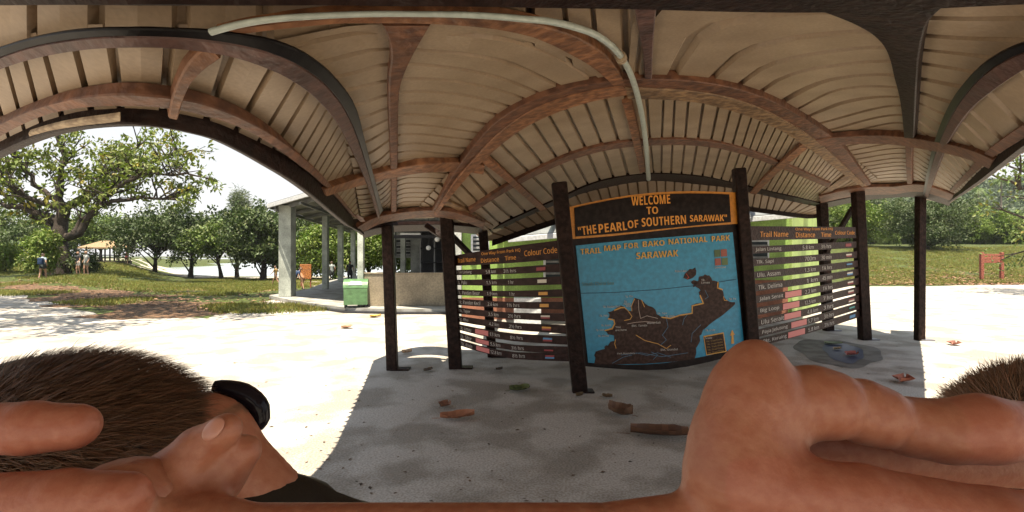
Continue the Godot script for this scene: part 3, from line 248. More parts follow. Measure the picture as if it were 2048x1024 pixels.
const LEFT_SLATS := [
	{"top": [-0.0393,1.805,0.343,1.853,0.704,1.897,1.047,1.934,1.374,1.964,1.684,1.993,1.978,2.020], "bottom": [-0.0189,1.641,0.363,1.657,0.723,1.674,1.065,1.693,1.389,1.715,1.696,1.739,1.987,1.766], "words": [["Trail Name", 0.247, 1.739, 0.378, 0.071, 0.084, "o"], ["One Way From Park HQ", 0.927, 1.855, 0.739, 0.060, 0.076, "o"], ["Distance", 0.724, 1.741, 0.352, 0.068, 0.085, "o"], ["Time", 1.114, 1.774, 0.202, 0.066, 0.084, "o"], ["Colour Code", 1.643, 1.862, 0.557, 0.085, 0.091, "o"]], "swatch": [], "sticker": []},
	{"top": [-0.0189,1.573,0.365,1.591,0.728,1.610,1.071,1.630,1.397,1.653,1.705,1.675,1.999,1.697], "bottom": [-0.0108,1.492,0.372,1.505,0.735,1.518,1.078,1.533,1.403,1.551,1.712,1.570,2.005,1.588], "words": [["Jalan Lintang", 0.188, 1.541, 0.330, 0.059, 0.041, "w"], ["5.8 km", 0.742, 1.565, 0.195, 0.053, 0.049, "w"], ["3½ hrs", 1.101, 1.583, 0.231, 0.052, 0.064, "w"]], "swatch": [["r", [1.576,1.637,1.728,1.648,1.728,1.624,1.576,1.614]], ["r", [1.576,1.614,1.728,1.624,1.728,1.601,1.576,1.591]]], "sticker": []},
	{"top": [-0.00264,1.418,0.381,1.433,0.744,1.448,1.088,1.465,1.414,1.485,1.723,1.505,2.017,1.525], "bottom": [0.00547,1.335,0.389,1.342,0.751,1.351,1.095,1.362,1.420,1.378,1.729,1.395,2.023,1.411], "words": [["Tlk. Paku", 0.147, 1.381, 0.225, 0.059, 0.029, "w"], ["1.5 km", 0.754, 1.400, 0.195, 0.053, 0.039, "w"], ["1 hr", 1.122, 1.415, 0.101, 0.051, 0.057, "w"]], "swatch": [["c", [1.595,1.466,1.746,1.476,1.746,1.452,1.595,1.442]], ["c", [1.595,1.442,1.746,1.452,1.746,1.427,1.595,1.418]]], "sticker": []},
	{"top": [0.0136,1.264,0.398,1.267,0.761,1.274,1.105,1.286,1.431,1.306,1.740,1.327,2.035,1.349], "bottom": [0.0217,1.175,0.405,1.180,0.768,1.187,1.111,1.197,1.437,1.212,1.746,1.227,2.040,1.243], "words": [["Tlk. Pandan Besar", 0.286, 1.223, 0.471, 0.059, 0.012, "w"], ["1.9 km", 0.767, 1.232, 0.195, 0.053, 0.028, "w"], ["1 hr", 1.142, 1.243, 0.101, 0.051, 0.055, "w"]], "swatch": [["o", [1.614,1.291,1.765,1.301,1.765,1.279,1.614,1.270]], ["o", [1.614,1.270,1.765,1.279,1.765,1.257,1.614,1.248]]], "sticker": []},
	{"top": [0.0297,1.122,0.414,1.118,0.777,1.118,1.121,1.125,1.447,1.141,1.757,1.159,2.052,1.177], "bottom": [0.0378,1.019,0.421,1.020,0.784,1.024,1.128,1.031,1.454,1.044,1.764,1.058,2.058,1.072], "words": [["Tlk. Pandan Kecil", 0.297, 1.070, 0.469, 0.059, -0.002, "w"], ["2.6 km", 0.780, 1.072, 0.194, 0.053, 0.017, "w"], ["1½ hrs", 1.163, 1.080, 0.229, 0.051, 0.047, "w"]], "swatch": [["o", [1.633,1.124,1.783,1.133,1.783,1.110,1.633,1.102]], ["o", [1.633,1.102,1.783,1.110,1.783,1.088,1.633,1.080]]], "sticker": []},
	{"top": [0.0459,0.981,0.429,0.969,0.792,0.964,1.137,0.967,1.464,0.982,1.774,1,2.070,1.017], "bottom": [0.0539,0.881,0.437,0.875,0.8,0.873,1.144,0.876,1.471,0.886,1.781,0.897,2.076,0.909], "words": [["Tlk. Tajor", 0.199, 0.928, 0.253, 0.059, -0.020, "w"], ["3.5 km", 0.792, 0.920, 0.193, 0.053, 0.004, "w"], ["2½ hrs", 1.183, 0.923, 0.228, 0.051, 0.041, "w"]], "swatch": [["c", [1.651,0.965,1.801,0.973,1.801,0.95,1.651,0.943]], ["r", [1.651,0.943,1.801,0.95,1.801,0.927,1.651,0.921]]], "sticker": []},
	{"top": [0.062,0.843,0.445,0.828,0.808,0.82,1.153,0.82,1.480,0.832,1.791,0.846,2.087,0.859], "bottom": [0.07,0.755,0.452,0.734,0.814,0.721,1.158,0.716,1.486,0.723,1.797,0.732,2.093,0.741], "words": [["Tg. Rhu", 0.184, 0.794, 0.200, 0.059, -0.043, "w"], ["4.2 km", 0.805, 0.772, 0.192, 0.053, -0.012, "w"], ["2½ hrs", 1.203, 0.770, 0.227, 0.051, 0.031, "w"]], "swatch": [["o", [1.670,0.809,1.820,0.815,1.820,0.79,1.670,0.784]], ["r", [1.670,0.784,1.820,0.79,1.820,0.765,1.670,0.76]]], "sticker": []},
	{"top": [0.078,0.711,0.459,0.683,0.821,0.666,1.166,0.663,1.495,0.676,1.808,0.693,2.105,0.71], "bottom": [0.0861,0.623,0.464,0.584,0.825,0.559,1.170,0.551,1.500,0.564,1.813,0.58,2.110,0.597], "words": [["Tlk. Limau", 0.222, 0.655, 0.248, 0.059, -0.082, "w"], ["13 km", 0.817, 0.616, 0.191, 0.053, -0.026, "w"], ["8½ hrs", 1.224, 0.610, 0.226, 0.051, 0.044, "w"]], "swatch": [["b", [1.689,0.655,1.838,0.663,1.838,0.639,1.689,0.63]], ["r", [1.689,0.63,1.838,0.639,1.838,0.614,1.689,0.605]]], "sticker": [0.43,0.675,0.691,0.659,0.691,0.582,0.43,0.603]},
	{"top": [0.0941,0.579,0.47,0.532,0.831,0.504,1.177,0.499,1.509,0.52,1.823,0.547,2.122,0.573], "bottom": [0.102,0.491,0.478,0.448,0.839,0.421,1.184,0.415,1.515,0.431,1.829,0.452,2.128,0.473], "words": [["Tlk. Sibur", 0.234, 0.520, 0.246, 0.059, -0.111, "w"], ["5.5 km", 0.830, 0.468, 0.190, 0.053, -0.031, "w"], ["3½ hrs", 1.244, 0.461, 0.226, 0.051, 0.063, "w"]], "swatch": [["k", [1.708,0.511,1.856,0.523,1.856,0.502,1.708,0.491]], ["r", [1.708,0.491,1.856,0.502,1.856,0.481,1.708,0.47]]], "sticker": [0.442,0.529,0.702,0.503,0.702,0.442,0.442,0.467]},
	{"top": [0.11,0.463,0.486,0.417,0.846,0.392,1.194,0.393,1.526,0.421,1.840,0.454,2.139,0.487], "bottom": [0.118,0.375,0.492,0.325,0.852,0.297,1.199,0.294,1.530,0.318,1.846,0.347,2.145,0.375], "words": [["Tlk. Kruin", 0.246, 0.403, 0.244, 0.059, -0.117, "w"], ["12.8 km", 0.842, 0.350, 0.209, 0.053, -0.020, "w"], ["8½ hrs", 1.264, 0.349, 0.226, 0.051, 0.085, "w"]], "swatch": [["r", [1.726,0.413,1.874,0.428,1.874,0.404,1.726,0.389]], ["b", [1.726,0.389,1.874,0.404,1.874,0.38,1.726,0.366]]], "sticker": [0.453,0.414,0.713,0.388,0.713,0.319,0.453,0.347]},
]
const RIGHT_SLATS := [
	{"top": [-0.121,2.252,0.48,2.272,1.143,2.295,1.880,2.320,2.702,2.346,3.626,2.375,4.671,2.408], "bottom": [-0.0547,2.033,0.544,2.051,1.204,2.071,1.936,2.093,2.753,2.118,3.668,2.147,4.703,2.179], "words": [["Trail Name", 0.838, 2.156, 1.025, 0.090, 0.031, "o"], ["One Way From Park HQ", 2.505, 2.289, 1.724, 0.064, 0.036, "o"], ["Distance", 2.077, 2.176, 0.832, 0.089, 0.029, "o"], ["Time", 3.034, 2.204, 0.498, 0.086, 0.029, "o"], ["Colour Code", 4.042, 2.273, 1.105, 0.081, 0.031, "o"]], "swatch": [], "sticker": []},
	{"top": [-0.0478,1.940,0.552,1.961,1.213,1.984,1.947,2.010,2.765,2.039,3.682,2.072,4.720,2.109], "bottom": [-0.0478,1.831,0.552,1.849,1.213,1.868,1.947,1.890,2.765,1.915,3.682,1.943,4.720,1.974], "words": [["Jalan Lintang", 0.622, 1.907, 0.919, 0.072, 0.033, "w"], ["5.8 km", 2.187, 1.958, 0.488, 0.072, 0.033, "w"], ["3½ hrs", 3.034, 1.986, 0.498, 0.071, 0.033, "w"]], "swatch": [["r", [4.070,2.049,4.389,2.060,4.389,2.030,4.070,2.020]], ["r", [4.070,2.020,4.389,2.030,4.389,2.001,4.070,1.991]]], "sticker": []},
	{"top": [-0.0224,1.749,0.58,1.765,1.244,1.784,1.980,1.806,2.801,1.832,3.722,1.863,4.763,1.898], "bottom": [-0.0224,1.639,0.58,1.653,1.244,1.668,1.980,1.686,2.801,1.707,3.722,1.733,4.763,1.763], "words": [["Tlk. Sapi", 0.498, 1.707, 0.588, 0.071, 0.025, "w"], ["700m", 2.276, 1.755, 0.494, 0.072, 0.030, "w"], ["30 min", 3.054, 1.778, 0.498, 0.071, 0.030, "w"]], "swatch": [["c", [4.099,1.839,4.418,1.849,4.418,1.820,4.099,1.810]], ["r", [4.099,1.810,4.418,1.820,4.418,1.790,4.099,1.781]]], "sticker": []},
	{"top": [0.0032,1.555,0.608,1.570,1.275,1.587,2.014,1.607,2.838,1.634,3.762,1.667,4.806,1.704], "bottom": [0.0032,1.446,0.608,1.457,1.275,1.470,2.014,1.487,2.838,1.509,3.762,1.537,4.806,1.569], "words": [["Ulu. Assam", 0.636, 1.514, 0.811, 0.072, 0.022, "w"], ["1.3 km", 2.276, 1.555, 0.492, 0.072, 0.031, "w"], ["1¼ hrs", 3.074, 1.580, 0.497, 0.071, 0.032, "w"]], "swatch": [["b", [4.127,1.643,4.448,1.654,4.448,1.625,4.127,1.614]], ["k", [4.127,1.614,4.448,1.625,4.448,1.595,4.127,1.585]]], "sticker": []},
	{"top": [0.0289,1.358,0.636,1.374,1.307,1.392,2.050,1.414,2.876,1.446,3.803,1.484,4.849,1.529], "bottom": [0.0289,1.248,0.636,1.260,1.307,1.275,2.050,1.293,2.876,1.320,3.803,1.354,4.849,1.393], "words": [["Tlk. Delima", 0.688, 1.318, 0.850, 0.072, 0.024, "w"], ["1 km", 2.367, 1.365, 0.495, 0.073, 0.037, "w"], ["45 min", 3.094, 1.392, 0.495, 0.072, 0.038, "w"]], "swatch": [["c", [4.156,1.463,4.478,1.476,4.478,1.446,4.156,1.433]], ["b", [4.156,1.433,4.478,1.446,4.478,1.417,4.156,1.404]]], "sticker": []},
	{"top": [0.0546,1.175,0.665,1.188,1.339,1.202,2.086,1.222,2.915,1.253,3.844,1.292,4.893,1.338], "bottom": [0.0546,1.065,0.665,1.074,1.339,1.085,2.086,1.101,2.915,1.128,3.844,1.161,4.893,1.201], "words": [["Jalan Serait", 0.722, 1.132, 0.852, 0.073, 0.019, "w"], ["2.2 km", 2.299, 1.169, 0.487, 0.072, 0.036, "w"], ["1¼ hrs", 3.114, 1.199, 0.493, 0.072, 0.038, "w"]], "swatch": [["c", [4.185,1.270,4.507,1.284,4.507,1.254,4.185,1.241]], ["r", [4.185,1.241,4.507,1.254,4.507,1.224,4.185,1.212]]], "sticker": [1.227,1.193,1.891,1.210,1.891,1.109,1.227,1.096]},
	{"top": [0.0805,0.99,0.695,1.000,1.372,1.013,2.123,1.031,2.955,1.063,3.886,1.104,4.937,1.151], "bottom": [0.0805,0.88,0.695,0.886,1.373,0.895,2.123,0.91,2.955,0.937,3.886,0.972,4.937,1.015], "words": [["Big Loop", 0.666, 0.943, 0.666, 0.072, 0.014, "w"], ["12.5 km", 2.276, 0.976, 0.482, 0.072, 0.037, "w"], ["7 hrs", 3.134, 1.008, 0.491, 0.072, 0.040, "w"]], "swatch": [["c", [4.213,1.082,4.537,1.096,4.537,1.066,4.213,1.052]], ["r", [4.213,1.052,4.537,1.066,4.537,1.036,4.213,1.023]]], "sticker": [1.146,1.002,1.802,1.017,1.802,0.916,1.146,0.904]},
	{"top": [0.107,0.812,0.723,0.823,1.404,0.836,2.158,0.856,2.993,0.889,3.927,0.93,4.981,0.979], "bottom": [0.107,0.702,0.724,0.709,1.404,0.719,2.158,0.734,2.993,0.762,3.927,0.799,4.981,0.842], "words": [["Ulu Serait", 0.772, 0.767, 0.814, 0.073, 0.017, "w"], ["4.8 km", 2.390, 0.804, 0.486, 0.073, 0.038, "w"], ["3 hrs", 3.154, 0.833, 0.488, 0.072, 0.041, "w"]], "swatch": [["r", [4.242,0.908,4.567,0.923,4.567,0.893,4.242,0.879]], ["c", [4.242,0.879,4.567,0.893,4.567,0.863,4.242,0.85]]], "sticker": [1.200,0.826,1.869,0.842,1.869,0.741,1.200,0.728]},
	{"top": [0.133,0.647,0.752,0.657,1.436,0.671,2.193,0.69,3.030,0.722,3.968,0.764,5.026,0.813], "bottom": [0.133,0.536,0.752,0.543,1.436,0.553,2.193,0.568,3.031,0.596,3.968,0.632,5.026,0.675], "words": [["Paya Jelutong", 0.861, 0.602, 0.927, 0.073, 0.017, "w"], ["5.7 km", 2.413, 0.637, 0.484, 0.073, 0.038, "w"], ["3½ hrs", 3.174, 0.666, 0.486, 0.072, 0.040, "w"]], "swatch": [["t", [4.271,0.741,4.598,0.755,4.598,0.725,4.271,0.711]], ["k", [4.271,0.711,4.598,0.725,4.598,0.696,4.271,0.682]]], "sticker": [1.476,0.666,2.120,0.681,2.120,0.579,1.476,0.566]},
	{"top": [0.159,0.499,0.781,0.506,1.467,0.516,2.227,0.531,3.068,0.56,4.008,0.596,5.070,0.64], "bottom": [0.159,0.388,0.781,0.392,1.467,0.398,2.227,0.409,3.068,0.433,4.009,0.464,5.070,0.502], "words": [["Bkt. Keruing", 0.860, 0.450, 0.853, 0.073, 0.011, "w"], ["5.8 km", 2.436, 0.477, 0.484, 0.073, 0.033, "w"], ["3½ hrs", 3.195, 0.502, 0.486, 0.072, 0.035, "w"]], "swatch": [["b", [4.301,0.571,4.628,0.584,4.628,0.554,4.301,0.542]], ["b", [4.301,0.542,4.628,0.554,4.628,0.524,4.301,0.512]]], "sticker": [1.351,0.508,2.043,0.521,2.043,0.419,1.351,0.409]},
]

var rng := RandomNumberGenerator.new()
var taken := {}
var M := {}
var noise_pics := {}

# ---------------------------------------------------------------- helpers
func numbered(called: String) -> String:
	if not taken.has(called):
		taken[called] = 0
		return called
	taken[called] += 1
	return "%s_%03d" % [called, taken[called]]

func tag(o: Node, label: String, category: String, group := "") -> Node:
	o.set_meta("label", label)
	o.set_meta("category", category)
	if group != "":
		o.set_meta("group", group)
	return o

func thing(called: String, label: String, category: String, at := Vector3.ZERO, turn := 0.0, group := "") -> Node3D:
	var o := Node3D.new()
	o.name = numbered(called)
	add_child(o)
	o.position = at
	o.rotation.y = turn
	tag(o, label, category, group)
	return o

func part(called: String, mesh: Mesh, material: Material, parent: Node, at := Vector3.ZERO) -> MeshInstance3D:
	var o := MeshInstance3D.new()
	o.name = called
	o.mesh = mesh
	o.material_override = material
	parent.add_child(o, true)
	o.position = at
	return o

func setting(called: String, mesh: Mesh, material: Material) -> MeshInstance3D:
	var o := part(numbered(called), mesh, material, self)
	o.set_meta("kind", "structure")
	return o

func begin() -> SurfaceTool:
	var st := SurfaceTool.new()
	st.begin(Mesh.PRIMITIVE_TRIANGLES)
	return st

func done(st: SurfaceTool) -> ArrayMesh:
	st.generate_normals()
	return st.commit()

func tri(st: SurfaceTool, a: Vector3, b: Vector3, c: Vector3) -> void:
	st.add_vertex(a)
	st.add_vertex(b)
	st.add_vertex(c)

func quad(st: SurfaceTool, a: Vector3, b: Vector3, c: Vector3, d: Vector3) -> void:
	tri(st, a, b, c)
	tri(st, a, c, d)

func pts(flat: Array) -> PackedVector3Array:
	var r := PackedVector3Array()
	for i in flat.size() / 3:
		r.append(Vector3(flat[3 * i], flat[3 * i + 1], flat[3 * i + 2]))
	return r

func pts2(flat: Array) -> PackedVector2Array:
	var r := PackedVector2Array()
	for i in flat.size() / 2:
		r.append(Vector2(flat[2 * i], flat[2 * i + 1]))
	return r

func along(p: PackedVector3Array, t: float) -> Vector3:
	# point at t (0 to 1) of a smooth line
	var f: float = t * (p.size() - 1)
	var i := clampi(int(f), 0, p.size() - 2)
	return p[i].cubic_interpolate(p[i + 1], p[maxi(i - 1, 0)], p[mini(i + 2, p.size() - 1)], f - i)

func smooth_line(p: PackedVector3Array, n: int) -> PackedVector3Array:
	var r := PackedVector3Array()
	for k in n:
		r.append(along(p, float(k) / (n - 1)))
	return r

# a plank whose two long edges follow given lines, as thick as said, away from the side seen from below
func plank(a: PackedVector3Array, b: PackedVector3Array, thick: float, n := 0) -> ArrayMesh:
	if n > 0:
		a = smooth_line(a, n)
		b = smooth_line(b, n)
	n = a.size()
	var st := begin()
	st.set_smooth_group(-1)
	var loops := []
	for i in n:
		var t := (a[mini(i + 1, n - 1)] - a[maxi(i - 1, 0)]).normalized()
		var w := b[i] - a[i]
		var up := t.cross(w).normalized()
		if up.dot(Vector3(0, 1, -0.35)) < 0:
			up = -up
		var e := w.normalized() * minf(0.008, w.length() * 0.15)
		var c := up * minf(0.008, thick * 0.3)
		loops.append([a[i] + e, b[i] - e, b[i] + c, b[i] + up * thick, a[i] + up * thick, a[i] + c])
	for i in n - 1:
		for k in 6:
			quad(st, loops[i][k], loops[i][(k + 1) % 6], loops[i + 1][(k + 1) % 6], loops[i + 1][k])
	for l in [loops[0], loops[n - 1]]:
		for k in range(1, 5):
			tri(st, l[0], l[k], l[k + 1])
	return done(st)

# a box between two levels, chamfered a little
func add_box(st: SurfaceTool, lo: Vector3, hi: Vector3, at := Transform3D()) -> void:
	var c := minf(0.012, (hi - lo)[(hi - lo).min_axis_index()] * 0.2)
	var rings := []
	for k in 4:
		var y: float = [lo.y, lo.y + c, hi.y - c, hi.y][k]
		var s: float = [c, 0.0, 0.0, c][k]
		var x0 := lo.x + s
		var x1 := hi.x - s
		var z0 := lo.z + s
		var z1 := hi.z - s
		rings.append([Vector3(x0 + c, y, z0), Vector3(x1 - c, y, z0), Vector3(x1, y, z0 + c), Vector3(x1, y, z1 - c), Vector3(x1 - c, y, z1), Vector3(x0 + c, y, z1), Vector3(x0, y, z1 - c), Vector3(x0, y, z0 + c)].map(func(v): return at * v))
	st.set_smooth_group(-1)
	for k in 3:
		for j in 8:
			quad(st, rings[k][j], rings[k + 1][j], rings[k + 1][(j + 1) % 8], rings[k][(j + 1) % 8])
	for j in range(1, 7):
		tri(st, rings[0][0], rings[0][j], rings[0][j + 1])
		tri(st, rings[3][0], rings[3][j + 1], rings[3][j])

func box(lo: Vector3, hi: Vector3, at := Transform3D()) -> ArrayMesh:
	var st := begin()
	add_box(st, lo, hi, at)
	return done(st)

# a square timber from one point to another
func add_bar(st: SurfaceTool, a: Vector3, b: Vector3, w: float, d: float, across := Vector3.RIGHT) -> void:
	var y := (b - a).normalized()
	var z := across.cross(y).normalized()
	var x := y.cross(z)
	add_box(st, Vector3(-w / 2, 0, -d / 2), Vector3(w / 2, (b - a).length(), d / 2), Transform3D(Basis(x, y, z), a))

func bar(a: Vector3, b: Vector3, w: float, d: float, across := Vector3.RIGHT) -> ArrayMesh:
	var st := begin()
	add_bar(st, a, b, w, d, across)
	return done(st)

func add_tube(st: SurfaceTool, p: PackedVector3Array, r: Array, sides := 8, cap := true) -> void:
	var n := p.size()
	var side := Vector3(0.31, 0.17, 0.93)
	var rings := []
	for i in n:
		var t := (p[mini(i + 1, n - 1)] - p[maxi(i - 1, 0)]).normalized()
		var u := t.cross(side).normalized()
		var v := t.cross(u)
		side = u.cross(t)
		var ring := PackedVector3Array()
		for k in sides:
			var a := TAU * k / sides
			ring.append(p[i] + (u * cos(a) + v * sin(a)) * float(r[i]))
		rings.append(ring)
	st.set_smooth_group(0)
	for i in n - 1:
		for k in sides:
			var j := (k + 1) % sides
			quad(st, rings[i][k], rings[i + 1][k], rings[i + 1][j], rings[i][j])
	if cap:
		st.set_smooth_group(-1)
		for k in range(1, sides - 1):
			tri(st, rings[0][0], rings[0][k], rings[0][k + 1])
			tri(st, rings[n - 1][0], rings[n - 1][k + 1], rings[n - 1][k])

func tube(p: PackedVector3Array, r: Array, sides := 8) -> ArrayMesh:
	var st := begin()
	add_tube(st, p, r, sides)
	return done(st)

# a flat outline on the ground or on a board: frame's x and y are the outline's axes, z its thickness
func add_plate(st: SurfaceTool, outline: PackedVector2Array, frame: Transform3D, z0: float, z1: float) -> void:
	st.set_smooth_group(-1)
	if Geometry2D.is_polygon_clockwise(outline):
		outline.reverse()
	var idx := Geometry2D.triangulate_polygon(outline)
	for i in idx.size() / 3:
		var q := [outline[idx[3 * i]], outline[idx[3 * i + 1]], outline[idx[3 * i + 2]]]
		tri(st, frame * Vector3(q[0].x, q[0].y, z1), frame * Vector3(q[2].x, q[2].y, z1), frame * Vector3(q[1].x, q[1].y, z1))
		if z1 - z0 > 0.003:
			tri(st, frame * Vector3(q[0].x, q[0].y, z0), frame * Vector3(q[1].x, q[1].y, z0), frame * Vector3(q[2].x, q[2].y, z0))
	if z1 - z0 > 0.001:
		for i in outline.size():
			var a := outline[i]
			var b := outline[(i + 1) % outline.size()]
			quad(st, frame * Vector3(a.x, a.y, z0), frame * Vector3(a.x, a.y, z1), frame * Vector3(b.x, b.y, z1), frame * Vector3(b.x, b.y, z0))

func plate(outline: PackedVector2Array, frame: Transform3D, z0: float, z1: float) -> ArrayMesh:
	var st := begin()
	add_plate(st, outline, frame, z0, z1)
	return done(st)

# ---------------------------------------------------------------- materials
func noise_pic(freq: float, low: Color, high: Color, octaves := 4, sd := 1, stops := [0.0, 1.0], size := 512) -> NoiseTexture2D:
	var n := FastNoiseLite.new()
	n.seed = sd
	n.frequency = freq
	n.fractal_octaves = octaves
	n.noise_type = FastNoiseLite.TYPE_SIMPLEX_SMOOTH
	var t := NoiseTexture2D.new()
	t.width = size
	t.height = size
	t.seamless = true
	t.noise = n
	var g := Gradient.new()
	g.offsets = PackedFloat32Array([stops[0], stops[1]])
	g.colors = PackedColorArray([low, high])
	t.color_ramp = g
	return t

func bumps(freq: float, strength: float, octaves := 4, sd := 5) -> NoiseTexture2D:
	var n := FastNoiseLite.new()
	n.seed = sd
	n.frequency = freq
	n.fractal_octaves = octaves
	var t := NoiseTexture2D.new()
	t.width = 512
	t.height = 512
	t.seamless = true
	t.noise = n
	t.as_normal_map = true
	t.bump_strength = strength
	return t

# colours below are linear base colours
func paint(called: String, c: Color, rough := 0.7, pic: Texture2D = null, scale := 1.0, normal: Texture2D = null, detail: Texture2D = null, detail_scale := 1.0) -> StandardMaterial3D:
	var m := StandardMaterial3D.new()
	m.resource_name = called
	m.albedo_color = c.linear_to_srgb()
	m.roughness = rough
	m.uv1_triplanar = true
	m.uv1_world_triplanar = true
	m.uv1_scale = Vector3.ONE * scale
	if pic:
		m.albedo_texture = pic
	if normal:
		m.normal_enabled = true
		m.normal_texture = normal
	if detail:
		m.detail_enabled = true
		m.detail_albedo = detail
		m.detail_blend_mode = BaseMaterial3D.BLEND_MODE_MUL
		m.detail_uv_layer = BaseMaterial3D.DETAIL_UV_2
		m.uv2_triplanar = true
		m.uv2_world_triplanar = true
		m.uv2_scale = Vector3.ONE * detail_scale
	if c.get_luminance() < 0.06:
		m.metallic_specular = 0.28
	M[called] = m
	return m

func grey(v: float) -> Color:
	return Color(v, v, v)

func make_materials() -> void:
	var fine := noise_pic(0.03, grey(0.78), grey(1.0), 5, 3)
	var coarse := noise_pic(0.008, grey(0.7), grey(1.0), 5, 7)
	var grain := noise_pic(0.02, Color(0.66, 0.62, 0.6), Color(1, 1, 1), 5, 11, [0.25, 0.75])
	var rough_n := bumps(0.04, 3.0)
	var soft_n := bumps(0.012, 2.0)
	paint("dark", Color(0.04, 0.02, 0.015), 0.55, grain, 0.9, rough_n, coarse, 0.3)
	paint("black", Color(0.012, 0.01, 0.01), 0.4, grain, 0.9)
	paint("brown", Color(0.27, 0.11, 0.05), 0.6, grain, 0.8, rough_n, coarse, 0.35)
	paint("mauve", Color(0.17, 0.078, 0.058), 0.55, grain, 0.8, rough_n, coarse, 0.35)
	paint("orange", Color(0.46, 0.2, 0.085), 0.6, grain, 0.8, rough_n, coarse, 0.4)
	paint("tan", Color(0.42, 0.25, 0.12), 0.6, grain, 0.8, rough_n, coarse, 0.4)
	paint("pale", Color(0.5, 0.38, 0.24), 0.7, grain, 1.5)
	paint("sheet", Color(0.45, 0.325, 0.21), 0.5, noise_pic(0.01, Color(0.82, 0.8, 0.78), Color(1, 1, 1), 5, 21), 0.35, null, noise_pic(0.05, grey(0.85), grey(1.0), 4, 22), 1.3)
	paint("pipe", Color(0.55, 0.6, 0.53), 0.35, fine, 1.0)
	var stains := noise_pic(0.006, Color(0.82, 0.81, 0.79), Color(1, 1, 1), 7, 31, [0.3, 0.62], 1024)
	var speck := noise_pic(0.08, Color(0.84, 0.82, 0.8), Color(1, 1, 1), 6, 32, [0.2, 0.7], 1024)
	paint("concrete", Color(0.53, 0.5, 0.46), 0.9, stains, 0.16, bumps(0.03, 1.0, 5, 33), speck, 0.45)
	paint("slab", Color(0.42, 0.42, 0.4), 0.7, stains, 0.2, null, speck, 0.7)
	var grass_pic := noise_pic(0.02, Color(0.55, 0.5, 0.3), Color(0.95, 1.0, 0.6), 6, 41, [0.3, 0.7], 1024)
	paint("grass", Color(0.155, 0.19, 0.07), 0.95, grass_pic, 0.12, bumps(0.05, 6.0, 5, 42), noise_pic(0.06, Color(0.55, 0.58, 0.5), Color(1, 1, 1), 5, 43, [0.3, 0.7]), 0.9)
	paint("soil", Color(0.3, 0.16, 0.09), 0.95, noise_pic(0.02, Color(0.55, 0.6, 0.55), Color(1, 1, 1), 6, 44, [0.3, 0.65], 1024), 0.15, bumps(0.05, 7.0, 5, 45), noise_pic(0.06, Color(0.6, 0.6, 0.55), Color(1, 1, 1), 5, 46, [0.3, 0.7]), 0.7)
	paint("sand", Color(0.55, 0.49, 0.4), 0.95, fine, 0.1)
	var sea := paint("sea", Color(0.3, 0.36, 0.38), 0.12, null, 0.25, bumps(0.03, 1.5, 4, 47))
	sea.metallic_specular = 0.6
	var wet := paint("wet", Color(0.05, 0.06, 0.11), 0.45)  # puddle: the blue of the reflected sky is put into its base colour
	wet.metallic_specular = 0.3
	paint("damp", Color(0.2, 0.19, 0.175), 0.8, stains, 0.4, null, speck, 0.9)
	paint("bark", Color(0.085, 0.065, 0.05), 0.9, grain, 0.8, rough_n, coarse, 0.3)
	paint("palm_bark", Color(0.25, 0.22, 0.18), 0.9, grain, 0.8)
	paint("white_wall", Color(0.66, 0.68, 0.64), 0.8, coarse, 0.3, null, fine, 1.1)
	paint("column", Color(0.68, 0.73, 0.65), 0.7, coarse, 0.35, null, fine, 1.2)
	paint("beige_wall", Color(0.5, 0.41, 0.29), 0.75, coarse, 0.25, null, fine, 0.8)
	paint("lime", Color(0.4, 0.62, 0.14), 0.75, coarse, 0.2, null, fine, 1.0)
	paint("lime_sunlit", Color(0.55, 0.74, 0.22), 0.75, coarse, 0.2, null, fine, 1.0)  # lighter copy of the lime wall colour, painted as the sunlit side
	paint("terracotta", Color(0.42, 0.17, 0.1), 0.8, coarse, 0.3, null, fine, 1.0)
	paint("white_metal", Color(0.72, 0.74, 0.76), 0.35, fine, 0.6)
	paint("grey_metal", Color(0.3, 0.31, 0.31), 0.45, coarse, 0.5, null, fine, 1.0)
	paint("dark_grey", Color(0.05, 0.05, 0.055), 0.6, fine, 1.0)
	paint("roof_under", Color(0.3, 0.3, 0.27), 0.6, coarse, 0.4, null, fine, 1.5)
	paint("glass_dark", Color(0.03, 0.04, 0.045), 0.08)
	paint("globe", Color(0.75, 0.75, 0.72), 0.3)
	paint("bin", Color(0.17, 0.36, 0.15), 0.45, coarse, 0.8, soft_n, fine, 2.0)
	paint("bin_patch", Color(0.4, 0.47, 0.45), 0.5, fine, 2.0)
	paint("sign_orange", Color(0.72, 0.27, 0.025), 0.5, fine, 0.9)
	paint("sign_dark", Color(0.022, 0.014, 0.012), 0.4, grain, 0.8)
	paint("sign_frame", Color(0.02, 0.013, 0.012), 0.45, grain, 0.8)
	paint("map_blue", Color(0.02, 0.3, 0.5), 0.4, fine, 0.7)
	paint("map_land", Color(0.065, 0.034, 0.026), 0.45, grain, 1.4)
	paint("letters_o", Color(0.75, 0.3, 0.035), 0.5)
	paint("letters_d", Color(0.6, 0.33, 0.05), 0.5)
	paint("letters_g", Color(0.09, 0.17, 0.14), 0.5)
	paint("letters_w", Color(0.46, 0.43, 0.4), 0.5)
	paint("letters_m", Color(0.3, 0.18, 0.04), 0.5)
	paint("ink_y", Color(0.6, 0.3, 0.05), 0.5)
	paint("ink_b", Color(0.06, 0.16, 0.26), 0.5)
	paint("ink_w", Color(0.5, 0.38, 0.32), 0.5)
	paint("ink_r", Color(0.55, 0.05, 0.02), 0.5)
	paint("ink_k", Color(0.02, 0.03, 0.04), 0.5)
	paint("board", Color(0.045, 0.02, 0.017), 0.5, grain, 0.9, rough_n)
	paint("swatch_r", Color(0.25, 0.02, 0.025), 0.5)
	paint("swatch_c", Color(0.62, 0.56, 0.47), 0.5)
